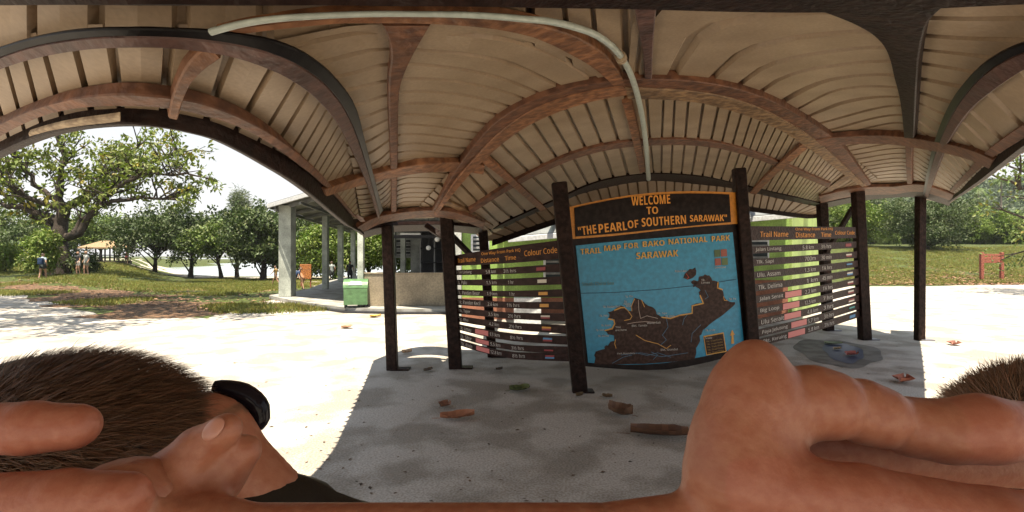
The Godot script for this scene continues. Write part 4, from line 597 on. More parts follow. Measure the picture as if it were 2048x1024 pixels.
	paint("swatch_o", Color(0.6, 0.27, 0.03), 0.5)
	paint("swatch_b", Color(0.07, 0.22, 0.42), 0.5)
	paint("swatch_k", Color(0.02, 0.015, 0.015), 0.5)
	paint("swatch_t", Color(0.05, 0.3, 0.28), 0.5)
	paint("sticker", Color(0.6, 0.17, 0.16), 0.5)
	paint("photo_0", Color(0.06, 0.1, 0.03), 0.5)
	paint("photo_1", Color(0.3, 0.07, 0.04), 0.5)
	paint("photo_2", Color(0.28, 0.06, 0.035), 0.5)
	paint("photo_3", Color(0.09, 0.14, 0.04), 0.5)
	paint("red_wood", Color(0.36, 0.11, 0.07), 0.7, grain, 0.9)
	paint("orange_board", Color(0.5, 0.19, 0.05), 0.6, grain, 0.9)
	paint("thatch", Color(0.4, 0.29, 0.17), 0.95, grain, 1.2, rough_n)
	paint("steel", Color(0.2, 0.2, 0.23), 0.4, fine, 2.0)
	for l in [["leaf_almond", Color(0.15, 0.2, 0.042), Color(0.4, 0.5, 0.08)], ["leaf_dark", Color(0.065, 0.1, 0.032), Color(0.14, 0.22, 0.05)], ["leaf_mid", Color(0.11, 0.165, 0.035), Color(0.2, 0.3, 0.06)], ["leaf_light", Color(0.145, 0.215, 0.042), Color(0.3, 0.42, 0.08)], ["leaf_fine", Color(0.1, 0.14, 0.06), Color(0.16, 0.22, 0.08)], ["blade", Color(0.17, 0.2, 0.06), Color(0.25, 0.3, 0.08)]]:
		var m := paint(l[0], l[1], 0.55)
		m.uv1_triplanar = false
		m.vertex_color_use_as_albedo = true
		m.backlight_enabled = true
		m.backlight = l[2].linear_to_srgb()
		m.cull_mode = BaseMaterial3D.CULL_DISABLED
	var fallen := paint("fallen", Color(1, 1, 1), 0.7)
	fallen.vertex_color_use_as_albedo = true
	var body := paint("body", Color(1, 1, 1), 0.65, noise_pic(0.05, grey(0.88), grey(1.0), 4, 51), 8.0)
	body.vertex_color_use_as_albedo = true
	var skin := paint("skin", Color(1, 1, 1), 0.5, noise_pic(0.03, Color(0.93, 0.86, 0.83), Color(1, 1, 1), 6, 52, [0.25, 0.72]), 7.0, bumps(0.09, 0.8, 5, 53), noise_pic(0.12, Color(0.93, 0.9, 0.89), Color(1, 1, 1), 4, 54), 22.0)
	skin.vertex_color_use_as_albedo = true
	skin.subsurf_scatter_enabled = true
	skin.subsurf_scatter_strength = 0.12
	var hair := paint("hair", Color(1, 1, 1), 0.5)
	hair.vertex_color_use_as_albedo = true
	paint("lens", Color(0.01, 0.008, 0.012), 0.12)
	paint("nail", Color(0.45, 0.21, 0.15), 0.3)

# ---------------------------------------------------------------- terrain
func height(x: float, d: float) -> float:
	var h := 0.0
	var left := smoothstep(-39.0, -47.0, x + (d - 60.0) * 0.68)
	var shore := smoothstep(-4.0, -10.0, x)
	h += shore * (1.0 - left) * -0.02 * clampf(d - 21.0, 0.0, 46.0)
	h += shore * (1.0 - left) * -1.6 * smoothstep(66.0, 100.0, d)
	h += left * 1.15 * smoothstep(27.0, 62.0, d)
	h += smoothstep(14.0, 24.0, x) * 3.3 * smoothstep(30.0, 67.0, d)
	h += 0.05 * sin(x * 0.7 + d * 0.31) * smoothstep(30.0, 40.0, d)
	return h

func on_ground(x: float, d: float) -> Vector3:
	return Vector3(x, height(x, d), -d)

func terrain_sheet(xs: Array, ds: Array) -> ArrayMesh:
	var st := begin()
	st.set_smooth_group(0)
	for i in xs.size() - 1:
		for j in ds.size() - 1:
			quad(st, on_ground(xs[i], ds[j]), on_ground(xs[i], ds[j + 1]), on_ground(xs[i + 1], ds[j + 1]), on_ground(xs[i + 1], ds[j]))
	return done(st)

# a patch of another surface lying on the terrain
func ground_patch(outline: PackedVector2Array, lift: float, cell: float) -> ArrayMesh:
	var st := begin()
	st.set_smooth_group(-1)
	var lo := outline[0]
	var hi := outline[0]
	for p in outline:
		lo = lo.min(p)
		hi = hi.max(p)
	for i in ceili((hi.x - lo.x) / cell):
		for j in ceili((hi.y - lo.y) / cell):
			var o := lo + Vector2(i, j) * cell
			for piece in Geometry2D.intersect_polygons(outline, PackedVector2Array([o, o + Vector2(cell, 0), o + Vector2(cell, cell), o + Vector2(0, cell)])):
				var idx := Geometry2D.triangulate_polygon(piece)
				for k in idx.size() / 3:
					var v := []
					for c in 3:
						var q: Vector2 = piece[idx[3 * k + c]]
						v.append(on_ground(q.x, q.y) + Vector3(0, lift, 0))
					tri(st, v[0], v[1], v[2])
	return done(st)

func wobbly(outline: Array, amount: float, step: float, sd: int) -> PackedVector2Array:
	var n := FastNoiseLite.new()
	n.seed = sd
	n.frequency = 0.35
	var r := PackedVector2Array()
	for i in outline.size():
		var a: Vector2 = outline[i]
		var b: Vector2 = outline[(i + 1) % outline.size()]
		var k := maxi(1, int((b - a).length() / step))
		for j in k:
			var p := a.lerp(b, float(j) / k)
			r.append(p + Vector2(n.get_noise_2d(p.x, p.y), n.get_noise_2d(p.x + 50, p.y)) * amount)
	return r

# ---------------------------------------------------------------- bodies: smooth union of tapered capsules, meshed as surface nets
func body_mesh(bones: Array, cell: float) -> ArrayMesh:
	# bone: [from, to, radius, radius, colour, softness]
	var lo := Vector3.ONE * 1e6
	var hi := -lo
	for b in bones:
		var r: float = maxf(b[2], b[3]) + 2.5 * cell
		lo = lo.min(b[0] - Vector3.ONE * r).min(b[1] - Vector3.ONE * r)
		hi = hi.max(b[0] + Vector3.ONE * r).max(b[1] + Vector3.ONE * r)
	var nx := int((hi.x - lo.x) / cell) + 2
	var ny := int((hi.y - lo.y) / cell) + 2
	var nz := int((hi.z - lo.z) / cell) + 2
	var f := PackedFloat32Array()
	f.resize(nx * ny * nz)
	f.fill(9.0)
	var near := PackedFloat32Array()
	near.resize(nx * ny * nz)
	near.fill(9.0)
	var who := PackedInt32Array()
	who.resize(nx * ny * nz)
	for bi in bones.size():
		var b: Array = bones[bi]
		var a: Vector3 = b[0]
		var ab: Vector3 = b[1] - a
		var len2 := maxf(ab.length_squared(), 1e-9)
		var k: float = b[5]
		var r0: float = b[2]
		var r1: float = b[3]
		var reach: float = maxf(r0, r1) + k + 2.0 * cell
		var l: Vector3 = (a.min(b[1]) - Vector3.ONE * reach - lo) / cell
		var h: Vector3 = (a.max(b[1]) + Vector3.ONE * reach - lo) / cell
		for iz in range(maxi(0, int(l.z)), mini(nz, int(h.z) + 2)):
			for iy in range(maxi(0, int(l.y)), mini(ny, int(h.y) + 2)):
				var at := (iz * ny + iy) * nx
				for ix in range(maxi(0, int(l.x)), mini(nx, int(h.x) + 2)):
					var p := lo + Vector3(ix, iy, iz) * cell - a
					var t := clampf(p.dot(ab) / len2, 0.0, 1.0)
					var d := (p - ab * t).length() - lerpf(r0, r1, t)
					var i := at + ix
					if d < near[i]:
						near[i] = d
						who[i] = bi
					var o := f[i]
					var q := maxf(k - absf(o - d), 0.0) / k
					f[i] = minf(o, d) - q * q * k * 0.25
	var st := begin()
	st.set_smooth_group(0)
	var cell_vertex := {}
	var made := 0
	var off := [0, 1, nx, nx + 1, nx * ny, nx * ny + 1, nx * ny + nx, nx * ny + nx + 1]
	var edges := [[0, 1], [2, 3], [4, 5], [6, 7], [0, 2], [1, 3], [4, 6], [5, 7], [0, 4], [1, 5], [2, 6], [3, 7]]
	for iz in nz - 1:
		for iy in ny - 1:
			var row := (iz * ny + iy) * nx
			for ix in nx - 1:
				var i := row + ix
				var s := f[i] < 0.0
				if (f[i + 1] < 0.0) == s and (f[i + nx] < 0.0) == s and (f[i + nx + 1] < 0.0) == s and (f[i + off[4]] < 0.0) == s and (f[i + off[5]] < 0.0) == s and (f[i + off[6]] < 0.0) == s and (f[i + off[7]] < 0.0) == s:
					continue
				var sum := Vector3.ZERO
				var count := 0
				for e in edges:
					var u := f[i + off[e[0]]]
					var v := f[i + off[e[1]]]
					if (u < 0.0) != (v < 0.0):
						var t := u / (u - v)
						var pa := Vector3(e[0] & 1, (e[0] >> 1) & 1, e[0] >> 2)
						var pb := Vector3(e[1] & 1, (e[1] >> 1) & 1, e[1] >> 2)
						sum += pa.lerp(pb, t)
						count += 1
				st.set_color(bones[who[i]][4])
				st.add_vertex(lo + (Vector3(ix, iy, iz) + sum / count) * cell)
				cell_vertex[i] = made
				made += 1
	for i in cell_vertex:
		for ax in 3:
			var step: int = [1, nx, nx * ny][ax]
			var s0 := f[i] < 0.0
			if s0 == (f[i + step] < 0.0):
				continue
			var u: int = [nx, nx * ny, 1][ax]
			var v: int = [nx * ny, 1, nx][ax]
			if cell_vertex.has(i - u) and cell_vertex.has(i - v) and cell_vertex.has(i - u - v):
				var q := [cell_vertex[i], cell_vertex[i - u], cell_vertex[i - u - v], cell_vertex[i - v]]
				if s0:
					q.reverse()
				for k in [0, 1, 2, 0, 2, 3]:
					st.add_index(q[k])
	st.generate_normals()
	return st.commit()

const SKIN := Color(0.42, 0.24, 0.16)

# a visitor seen from afar, standing or walking
func visitor(label: String, at: Vector3, tall: float, turn: float, stride: float, shirt: Color, shorts: Color, hair: Color, extra := {}) -> void:
	var o := thing("person", label, "person", at, turn, "visitors in the grounds")
	var k := tall / 1.72
	var bend: float = extra.get("bend", 0.0)
	var hip := Vector3(0, 0.92, 0)
	var chest := hip + Vector3(0, 0.42 * cos(bend), -0.42 * sin(bend))
	var neck := hip + Vector3(0, 0.56 * cos(bend), -0.56 * sin(bend))
	var head := neck + Vector3(0, 0.15, -0.03 - 0.08 * sin(bend))
	var leg_skin: Color = extra.get("legs", SKIN)
	var b := [[hip, chest, 0.135, 0.15, shirt, 0.05], [chest, neck, 0.13, 0.06, shirt, 0.05], [neck, head, 0.05, 0.06, SKIN, 0.03], [head, head + Vector3(0, 0.03, 0.0), 0.095, 0.09, SKIN, 0.03], [head + Vector3(0, 0.05, 0.03), head + Vector3(0, 0.06, 0.0), 0.09, 0.08, hair, 0.02]]
	for s in [-1.0, 1.0]:
		var fwd: float = stride * s
		var knee := Vector3(0.1 * s, 0.48, -fwd * 0.5 - 0.04)
		var foot := Vector3(0.11 * s, 0.07, -fwd + 0.06 * absf(fwd))
		b.append([hip + Vector3(0.09 * s, 0, 0), hip + Vector3(0.1 * s, -0.2, -fwd * 0.25), 0.11, 0.095, shorts, 0.05])
		b.append([hip + Vector3(0.1 * s, -0.2, -fwd * 0.25), knee, 0.092, 0.062, shorts if extra.get("long", false) else leg_skin, 0.03])
		b.append([knee, foot, 0.06, 0.042, shorts if extra.get("long", false) else leg_skin, 0.03])
		b.append([foot + Vector3(0, -0.02, 0.03), foot + Vector3(0, -0.03, -0.15), 0.045, 0.035, Color(0.1, 0.09, 0.09), 0.02])
		var sh := neck + Vector3(0.19 * s, -0.07, 0)
		var el := sh + Vector3(0.07 * s, -0.27, fwd * 0.4 + 0.03)
		var ha := el + Vector3(0.02 * s, -0.2, fwd * 0.3 - 0.12)
		if extra.get("phone", false):
			ha = el + Vector3(-0.08 * s, 0.12, -0.22)
		b.append([sh, sh.lerp(el, 0.5), 0.06, 0.05, shirt, 0.05])
		b.append([sh.lerp(el, 0.5), el, 0.048, 0.042, SKIN, 0.02])
		b.append([el, ha, 0.042, 0.03, SKIN, 0.02])
		b.append([ha, ha + Vector3(0, -0.08, -0.03), 0.032, 0.025, SKIN, 0.02])
	var me := part("body", body_mesh(b, 0.036), M.body, o)
	me.scale = Vector3.ONE * k
	if extra.has("backpack"):
		var st := begin()
		add_box(st, Vector3(-0.15, 0.98, 0.1), Vector3(0.15, 1.43, 0.28))
		add_box(st, Vector3(-0.11, 1.02, 0.28), Vector3(0.11, 1.22, 0.34))
		var bp := part("backpack", done(st), extra.backpack, o)
		bp.scale = Vector3.ONE * k

# ---------------------------------------------------------------- plants
func leaf_clump(count: int, reach: float, long: float, wide: float, sd: int) -> ArrayMesh:
	var r := RandomNumberGenerator.new()
	r.seed = sd
	var st := begin()
	st.set_smooth_group(-1)
	for i in count:
		var d := Vector3(r.randf_range(-1, 1), r.randf_range(-0.7, 1), r.randf_range(-1, 1)).normalized()
		var base := d * reach * r.randf_range(0.15, 0.85)
		var way := (d + Vector3(r.randf_range(-0.8, 0.8), r.randf_range(-0.9, 0.3), r.randf_range(-0.8, 0.8))).normalized()
		var side := way.cross(Vector3(r.randf_range(-0.5, 0.5), 1, r.randf_range(-0.5, 0.5))).normalized()
		var up := side.cross(way)
		var l := long * r.randf_range(0.7, 1.2)
		var w := wide * r.randf_range(0.8, 1.2) * 0.5
		var g := r.randf_range(0.75, 1.2)
		st.set_color(Color(g * r.randf_range(0.9, 1.25), g, g * 0.9))
		var mid := base + way * l * 0.55 - up * l * 0.05
		var tip := base + way * l - up * l * 0.2
		tri(st, base, mid + side * w + up * w * 0.4, mid)
		tri(st, base, mid, mid - side * w + up * w * 0.4)
		tri(st, mid, mid + side * w + up * w * 0.4, tip)
		tri(st, mid, tip, mid - side * w + up * w * 0.4)
	return done(st)

func scatter(called: String, mesh: Mesh, spots: Array, material: Material, parent: Node) -> MultiMeshInstance3D:
	# spots: [transform, colour]
	var mm := MultiMesh.new()
	mm.transform_format = MultiMesh.TRANSFORM_3D
	mm.use_colors = true
	mm.mesh = mesh
	mm.instance_count = spots.size()
	for i in spots.size():
		mm.set_instance_transform(i, spots[i][0])
		mm.set_instance_color(i, spots[i][1])
	var o := MultiMeshInstance3D.new()
	o.name = called
	o.multimesh = mm
	o.material_override = material
	parent.add_child(o, true)
	return o

func any_turn(r: RandomNumberGenerator) -> Basis:
	return Basis(Vector3(r.randf_range(-1, 1), r.randf_range(-1, 1), r.randf_range(-1, 1)).normalized(), r.randf() * TAU)

func bent_line(a: Vector3, b: Vector3, r: RandomNumberGenerator, wander: float, n := 6) -> PackedVector3Array:
	var p := PackedVector3Array()
	var s := (b - a).length() * wander
	var m := a.lerp(b, 0.5) + Vector3(r.randf_range(-s, s), r.randf_range(-s, s) * 0.6 + s * 0.4, r.randf_range(-s, s))
	for i in n:
		var t := float(i) / (n - 1)
		var q := a.lerp(m, t).lerp(m.lerp(b, t), t)
		if i > 0 and i < n - 1:
			q += Vector3(r.randf_range(-s, s), r.randf_range(-s, s), r.randf_range(-s, s)) * 0.18
		p.append(q)
	return p

func taper(a: float, b: float, n: int) -> Array:
	var r := []
	for i in n:
		r.append(lerpf(a, b, float(i) / (n - 1)))
	return r

# a tree whose crown is made of uneven puffs of leaf clumps carried by limbs
func tree(called: String, label: String, at: Vector3, spec: Dictionary, group := "") -> Node3D:
	var r := RandomNumberGenerator.new()
	r.seed = spec.get("seed", 1)
	var o := thing(called, label, spec.get("category", "tree"), at, 0.0, group)
	var tall: float = spec.tall
	var c0: float = spec.get("crown_from", tall * 0.35)
	var rad: float = spec.radius
	var tr: float = spec.get("trunk", tall * 0.025)
	var wood := begin()
	var top := Vector3(r.randf_range(-0.1, 0.1) * tall * 0.5 + spec.get("lean", 0.0), tall * 0.75, r.randf_range(-0.05, 0.05) * tall)
	var trunk := bent_line(Vector3(0, -0.3, 0), top, r, 0.05, 9)
	var rr := taper(tr, tr * 0.25, 9)
	rr[0] = tr * 1.5
	rr[1] = tr * 1.1
	add_tube(wood, trunk, rr, 9)
	var spots := []
	var puffs: int = spec.get("puffs", 26)
	var per: int = spec.get("per", 22)
	var pr: float = spec.get("puff", rad * 0.36)
	var flat: float = spec.get("flat", 0.7)
	for i in puffs:
		var u := r.randf_range(-1, 1)
		var th := r.randf() * TAU
		var rho := pow(r.randf(), 0.45)
		var ring := sqrt(1.0 - u * u) * rho
		var mid := (c0 + tall) * 0.5
		var c := Vector3(cos(th) * ring * rad, mid + u * rho * (tall - c0) * 0.5, sin(th) * ring * rad) + Vector3(top.x, 0, top.z) * 0.7
		var shape: String = spec.get("shape", "round")
		if shape == "cone":
			var q := clampf((c.y - c0) / (tall - c0), 0, 1)
			c.x = top.x * 0.7 + (c.x - top.x * 0.7) * (1.15 - q)
			c.z *= (1.15 - q)
		var ft := clampf((c.y - (tall - c0) * 0.22) / (tall * 0.75) - r.randf_range(0.05, 0.25), 0.12, 0.95)
		var from := along(trunk, ft)
		var line := bent_line(from, c, r, 0.12, 5)
		add_tube(wood, line, taper(tr * (0.5 - 0.3 * ft), tr * 0.06, 5), 5, false)
		var shade := r.randf_range(0.8, 1.15)
		for k in per:
			var d := Vector3(r.randfn(), r.randfn() * flat, r.randfn()) * 0.5
			if d.length() > 1.3:
				d = d.normalized() * 1.2
			var s := r.randf_range(0.75, 1.25)
			var g := shade * r.randf_range(0.85, 1.15)
			spots.append([Transform3D(any_turn(r).scaled(Vector3.ONE * s), c + d * pr), Color(g * r.randf_range(0.92, 1.15), g, g * 0.9)])
	part("trunk", done(wood), spec.get("bark", M.bark), o)
	var crown := scatter("crown", spec.clump, spots, spec.leaf, o)
	crown.set_meta("kind", "stuff")
	return o

# a tree with limbs laid out one by one; leaves sit in tufts at the ends of twigs
func limb_tree(called: String, label: String, at: Vector3, limbs: Array, clump: Mesh, leaf: Material, sd: int, density := 1.0, tuft := 0.75) -> Node3D:
	var r := RandomNumberGenerator.new()
	r.seed = sd
	var o := thing(called, label, "tree", at)
	var wood := begin()
	var spots := []
	for l in limbs:
		var p := smooth_line(pts(l[0]), 14)
		for i in range(1, 13):
			p[i] += Vector3(r.randfn(), r.randfn(), r.randfn()) * 0.09
		add_tube(wood, p, taper(l[1], l[2], 14), 9)
		var twigs: int = l[3]
		for k in twigs:
			var t := clampf(pow(r.randf(), 0.6), 0.25, 1.0)
			var from := along(p, t)
			var dir := (along(p, minf(t + 0.05, 1.0)) - along(p, t - 0.05)).normalized()
			var out := (dir * r.randf_range(0.1, 0.9) + Vector3(r.randf_range(-1, 1), r.randf_range(-0.05, 0.95), r.randf_range(-1, 1))).normalized()
			var ln := r.randf_range(1.0, 2.8)
			var to := from + out * ln
			var line := bent_line(from, to, r, 0.16, 5)
			add_tube(wood, line, taper(0.07, 0.022, 5), 5, false)
			for q in 2:
				var e := along(line, r.randf_range(0.4, 0.8))
				var e2 := e + (out + Vector3(r.randf_range(-1, 1), r.randf_range(-0.4, 0.7), r.randf_range(-1, 1))).normalized() * r.randf_range(0.5, 1.2)
				add_tube(wood, bent_line(e, e2, r, 0.1, 3), taper(0.03, 0.012, 3), 4, false)
				for z in int(2 * density + r.randf()):
					var w := r.randf_range(0.7, 1.2)
					var g := r.randf_range(0.75, 1.2)
					var yellow := r.randf() < 0.12
					spots.append([Transform3D(any_turn(r).scaled(Vector3.ONE * w), e2 + Vector3(r.randfn(), r.randfn() * 0.5, r.randfn()) * tuft * 0.6), Color(g * (1.9 if yellow else 1.0), g * (1.25 if yellow else 1.0), g * 0.85)])
			for z in int(3 * density + r.randf()):
				var w := r.randf_range(0.7, 1.3)
				var g := r.randf_range(0.75, 1.2)
				spots.append([Transform3D(any_turn(r).scaled(Vector3.ONE * w), to + Vector3(r.randfn(), r.randfn() * 0.5, r.randfn()) * tuft * 0.6), Color(g, g, g * 0.85)])
	part("trunk", done(wood), M.bark, o)
	var crown := scatter("crown", clump, spots, leaf, o)
	crown.set_meta("kind", "stuff")
	return o

func copy_of(o: Node3D, at: Vector3, turn: float, size: float, label := "") -> Node3D:
	var c: Node3D = o.duplicate()
	c.name = numbered(String(o.name).rstrip("_0123456789"))
	add_child(c)
	c.position = at
	c.rotation.y = turn
	c.scale = Vector3.ONE * size
	if label != "":
		c.set_meta("label", label)
	return c

func palm(label: String, at: Vector3, tall: float, lean: float, sd: int) -> void:
	var r := RandomNumberGenerator.new()
	r.seed = sd
	var o := thing("palm_tree", label, "palm tree", at, 0.0, "palms above the wood")
	var top := Vector3(lean, tall, 0)
	part("trunk", tube(bent_line(Vector3(0, -0.3, 0), top, r, 0.03, 10), taper(0.26, 0.15, 10), 8), M.palm_bark, o)
	var crown := part("crown", null, M.leaf_mid, o)
	var st := begin()
	st.set_smooth_group(-1)
	for k in 17:
		var a := TAU * k / 17.0 + r.randf_range(-0.15, 0.15)
		var rise := r.randf_range(-0.5, 1.1)
		var out := Vector3(cos(a), 0, sin(a))
		var n := 12
		var len := r.randf_range(2.0, 2.7)
		var g := r.randf_range(0.8, 1.2)
		st.set_color(Color(g, g, g))
		var prev := top
		for i in range(1, n + 1):
			var t := float(i) / n
			var p := top + out * len * (t * (1.0 - 0.25 * t)) + Vector3.UP * len * (rise * t - (0.75 + 0.4 * rise) * t * t)
			var dir := (p - prev).normalized()
			var side := dir.cross(Vector3.UP).normalized()
			var w := 0.55 * sin(PI * clampf(t * 0.9 + 0.1, 0, 1)) + 0.08
			for s in [-1.0, 1.0]:
				var tip: Vector3 = p + side * s * w + dir * 0.25 - Vector3.UP * w * r.randf_range(0.25, 0.7)
				tri(st, prev, prev + dir * 0.1, tip)
			quad(st, prev - side * 0.03, prev + side * 0.03, p + side * 0.02, p - side * 0.02)
			prev = p
	crown.mesh = done(st)

# ---------------------------------------------------------------- lettering
var fonts := {}
func word_mesh(s: String, bold: bool) -> TextMesh:
	if fonts.is_empty():
		for b in [false, true]:
			var f := SystemFont.new()
			f.font_names = PackedStringArray(["Droid Sans"])
			f.font_weight = 700 if b else 400
			fonts[b] = f
	var t := TextMesh.new()
	t.text = s
	t.font = fonts[bold]
	t.font_size = 48
	t.pixel_size = 0.01
	t.depth = 0.01
	t.curve_step = 2.0
	return t

func add_word(st: SurfaceTool, w: Array, frame: Transform3D, lift: float, bold: bool) -> void:
	var t := word_mesh(w[0], bold)
	var box_ := t.get_aabb()
	if box_.size.x < 0.001:
		return
	var sx: float = w[3] / box_.size.x
	var sy: float = minf(w[4] / box_.size.y, sx * 1.6)
	var mid := box_.get_center()
	var turn := Basis(Vector3(0, 0, 1), w[5])
	var local := Transform3D(turn * Basis.from_scale(Vector3(sx, sy, 0.2)), Vector3.ZERO)
	local.origin = Vector3(w[1], w[2], lift) - local.basis * Vector3(mid.x, mid.y, mid.z)
	for s in t.get_surface_count():
		st.append_from(t, s, frame * local)

func board_frame(d: Array) -> Transform3D:
	return Transform3D(Basis(Vector3(d[3], d[4], d[5]), Vector3.UP, Vector3(d[6], d[7], d[8])), Vector3(d[0], d[1], d[2]))

func ink_line(st: SurfaceTool, p: PackedVector2Array, w: float, frame: Transform3D, z: float) -> void:
	for i in p.size() - 1:
		var t := (p[i + 1] - p[i]).normalized() * w * 0.5
		var n := Vector2(-t.y, t.x)
		add_plate(st, PackedVector2Array([p[i] - t - n, p[i + 1] + t - n, p[i + 1] + t + n, p[i] - t + n]), frame, z - 0.002, z)

func slat_mesh(top: PackedVector2Array, bottom: PackedVector2Array, frame: Transform3D, z0: float, z1: float) -> ArrayMesh:
	var o := PackedVector2Array(top)
	var b := PackedVector2Array(bottom)
	b.reverse()
	o.append_array(b)
	return plate(o, frame, z0, z1)

# ---------------------------------------------------------------- the shelter
func shelter() -> void:
	var o := thing("shelter", "open timber shelter with curved corrugated roof over the concrete floor", "shelter")
	for b in BEAMS:
		var a := pts(b[2])
		part(b[0], plank(a, pts(b[3]), b[4], a.size() * 3 if a.size() > 4 else 0), M[b[1]], o)
	for s in SHEETS:
		part("roof_sheet", corrugated(s[0], s[1]), M.sheet, o)
	var posts := [[-1.886, 8.08, -1.965, 2.28, 0.165, 0.15], [-0.9, 8.19, -1.048, 2.47, 0.2, 0.19], [-0.35, 9.12, -0.517, 2.25, 0.16, 0.16], [7.6, 12.3, 7.447, 3.05, 0.2, 0.18], [7.56, 10.97, 7.40, 3.32, 0.2, 0.19], [8.675, 10.9, 8.696, 3.22, 0.155, 0.15]]
	for p in posts:
		var foot := Vector3(p[0], 0.0, -p[1])
		var po := part("post", bar(foot + Vector3(0, 0.002, 0), Vector3(p[2], p[3], -p[1]), p[4], p[5]), M.dark, o)
		var pl := part("base_plate", box(foot + Vector3(-0.02, 0.004, -0.11), foot + Vector3(0.27, 0.03, 0.09)), M.dark if p[1] < 10 else M.steel, po)
		pl.position = Vector3(0.0, 0.0, 0.0)
	part("brace", bar(Vector3(-1.0, 2.15, -8.3), Vector3(-0.62, 1.72, -8.9), 0.09, 0.08), M.dark, o)
	part("brace", bar(Vector3(-1.1, 2.1, -8.22), Vector3(-1.4, 2.3, -8.3), 0.09, 0.08), M.dark, o)
	part("brace", bar(Vector3(7.36, 2.85, -11.05), Vector3(7.5, 1.9, -12.2), 0.1, 0.09), M.dark, o)
	var pipe := part("conduit_pipe", tube(smooth_line(pts(PIPE), 60), resample(PIPE_R, 60), 10), M.pipe, o)
	var pp := pts(PIPE)
	part("pipe_clip", tube(PackedVector3Array([pp[16].lerp(pp[17], 0.1), pp[16].lerp(pp[17], 0.22)]), [0.037, 0.037], 10), M.pale, pipe)
	# the small round lamp at the corner post
	var lamp := part("lamp_housing", tube(PackedVector3Array([Vector3(-1.9, 2.42, -7.85), Vector3(-1.88, 2.42, -7.7)]), [0.05, 0.075], 12), M.tan, o)
	part("lamp_face", tube(PackedVector3Array([Vector3(-1.88, 2.42, -7.705), Vector3(-1.879, 2.42, -7.69)]), [0.05, 0.045], 12), M.dark_grey, lamp)
	part("lamp_housing", tube(PackedVector3Array([Vector3(8.62, 3.28, -10.8), Vector3(8.58, 3.2, -10.6)]), [0.06, 0.08], 12), M.dark_grey, o)

func resample(r: Array, n: int) -> Array:
	var q := []
	for i in n:
		var f := float(i) / (n - 1) * (r.size() - 1)
		var k := mini(int(f), r.size() - 2)
		q.append(lerpf(r[k], r[k + 1], f - k))
	return q

func corrugated(ribs: int, guides: Array) -> ArrayMesh:
	var rows := 18
	var g := []
	for q in guides:
		var p := pts(q)
		g.append(smooth_line(p, rows))
	var cols := []   # each a line along the ribs, with its rise
	for k in ribs:
		for e in [[0.0, 0.0], [0.37, 0.0], [0.43, 1.0], [0.53, 1.0], [0.59, 0.0]]:
			cols.append([(k + e[0]) / ribs, e[1]])
	cols.append([1.0, 0.0])
	var grid := []
	var run := [0.0]   # even spacing of the ribs, measured halfway along
	for i in g.size() - 1:
		run.append(run[i] + (g[i + 1][rows / 2] - g[i][rows / 2]).length())
	for c in cols:
		var want: float = c[0] * run[-1]
		var i := 0
		while i < g.size() - 2 and run[i + 1] < want:
			i += 1
		var f: float = i + (want - run[i]) / maxf(run[i + 1] - run[i], 0.0001)
		var line := PackedVector3Array()
		for j in rows:
			line.append(g[i][j].cubic_interpolate(g[i + 1][j], g[maxi(i - 1, 0)][j], g[mini(i + 2, g.size() - 1)][j], f - i))
		grid.append(line)
	# raise the ribs
	var st := begin()
	st.set_smooth_group(-1)
	var up_grid := []
	for i in cols.size():
		var a: PackedVector3Array = grid[maxi(i - 2, 0)]
		var b: PackedVector3Array = grid[mini(i + 2, cols.size() - 1)]
		var line := PackedVector3Array()
		for j in rows:
			var t: Vector3 = grid[i][mini(j + 1, rows - 1)] - grid[i][maxi(j - 1, 0)]
			var w := b[j] - a[j]
			var up := t.cross(w).normalized()
			if up.dot(Vector3(0, 1, -0.35)) < 0:
				up = -up
			line.append(grid[i][j] + up * float(cols[i][1]) * minf(0.042, w.length() * 0.6))
		up_grid.append(line)
	for i in cols.size() - 1:
		for j in rows - 1:
			quad(st, up_grid[i][j], up_grid[i][j + 1], up_grid[i + 1][j + 1], up_grid[i + 1][j])
	return done(st)

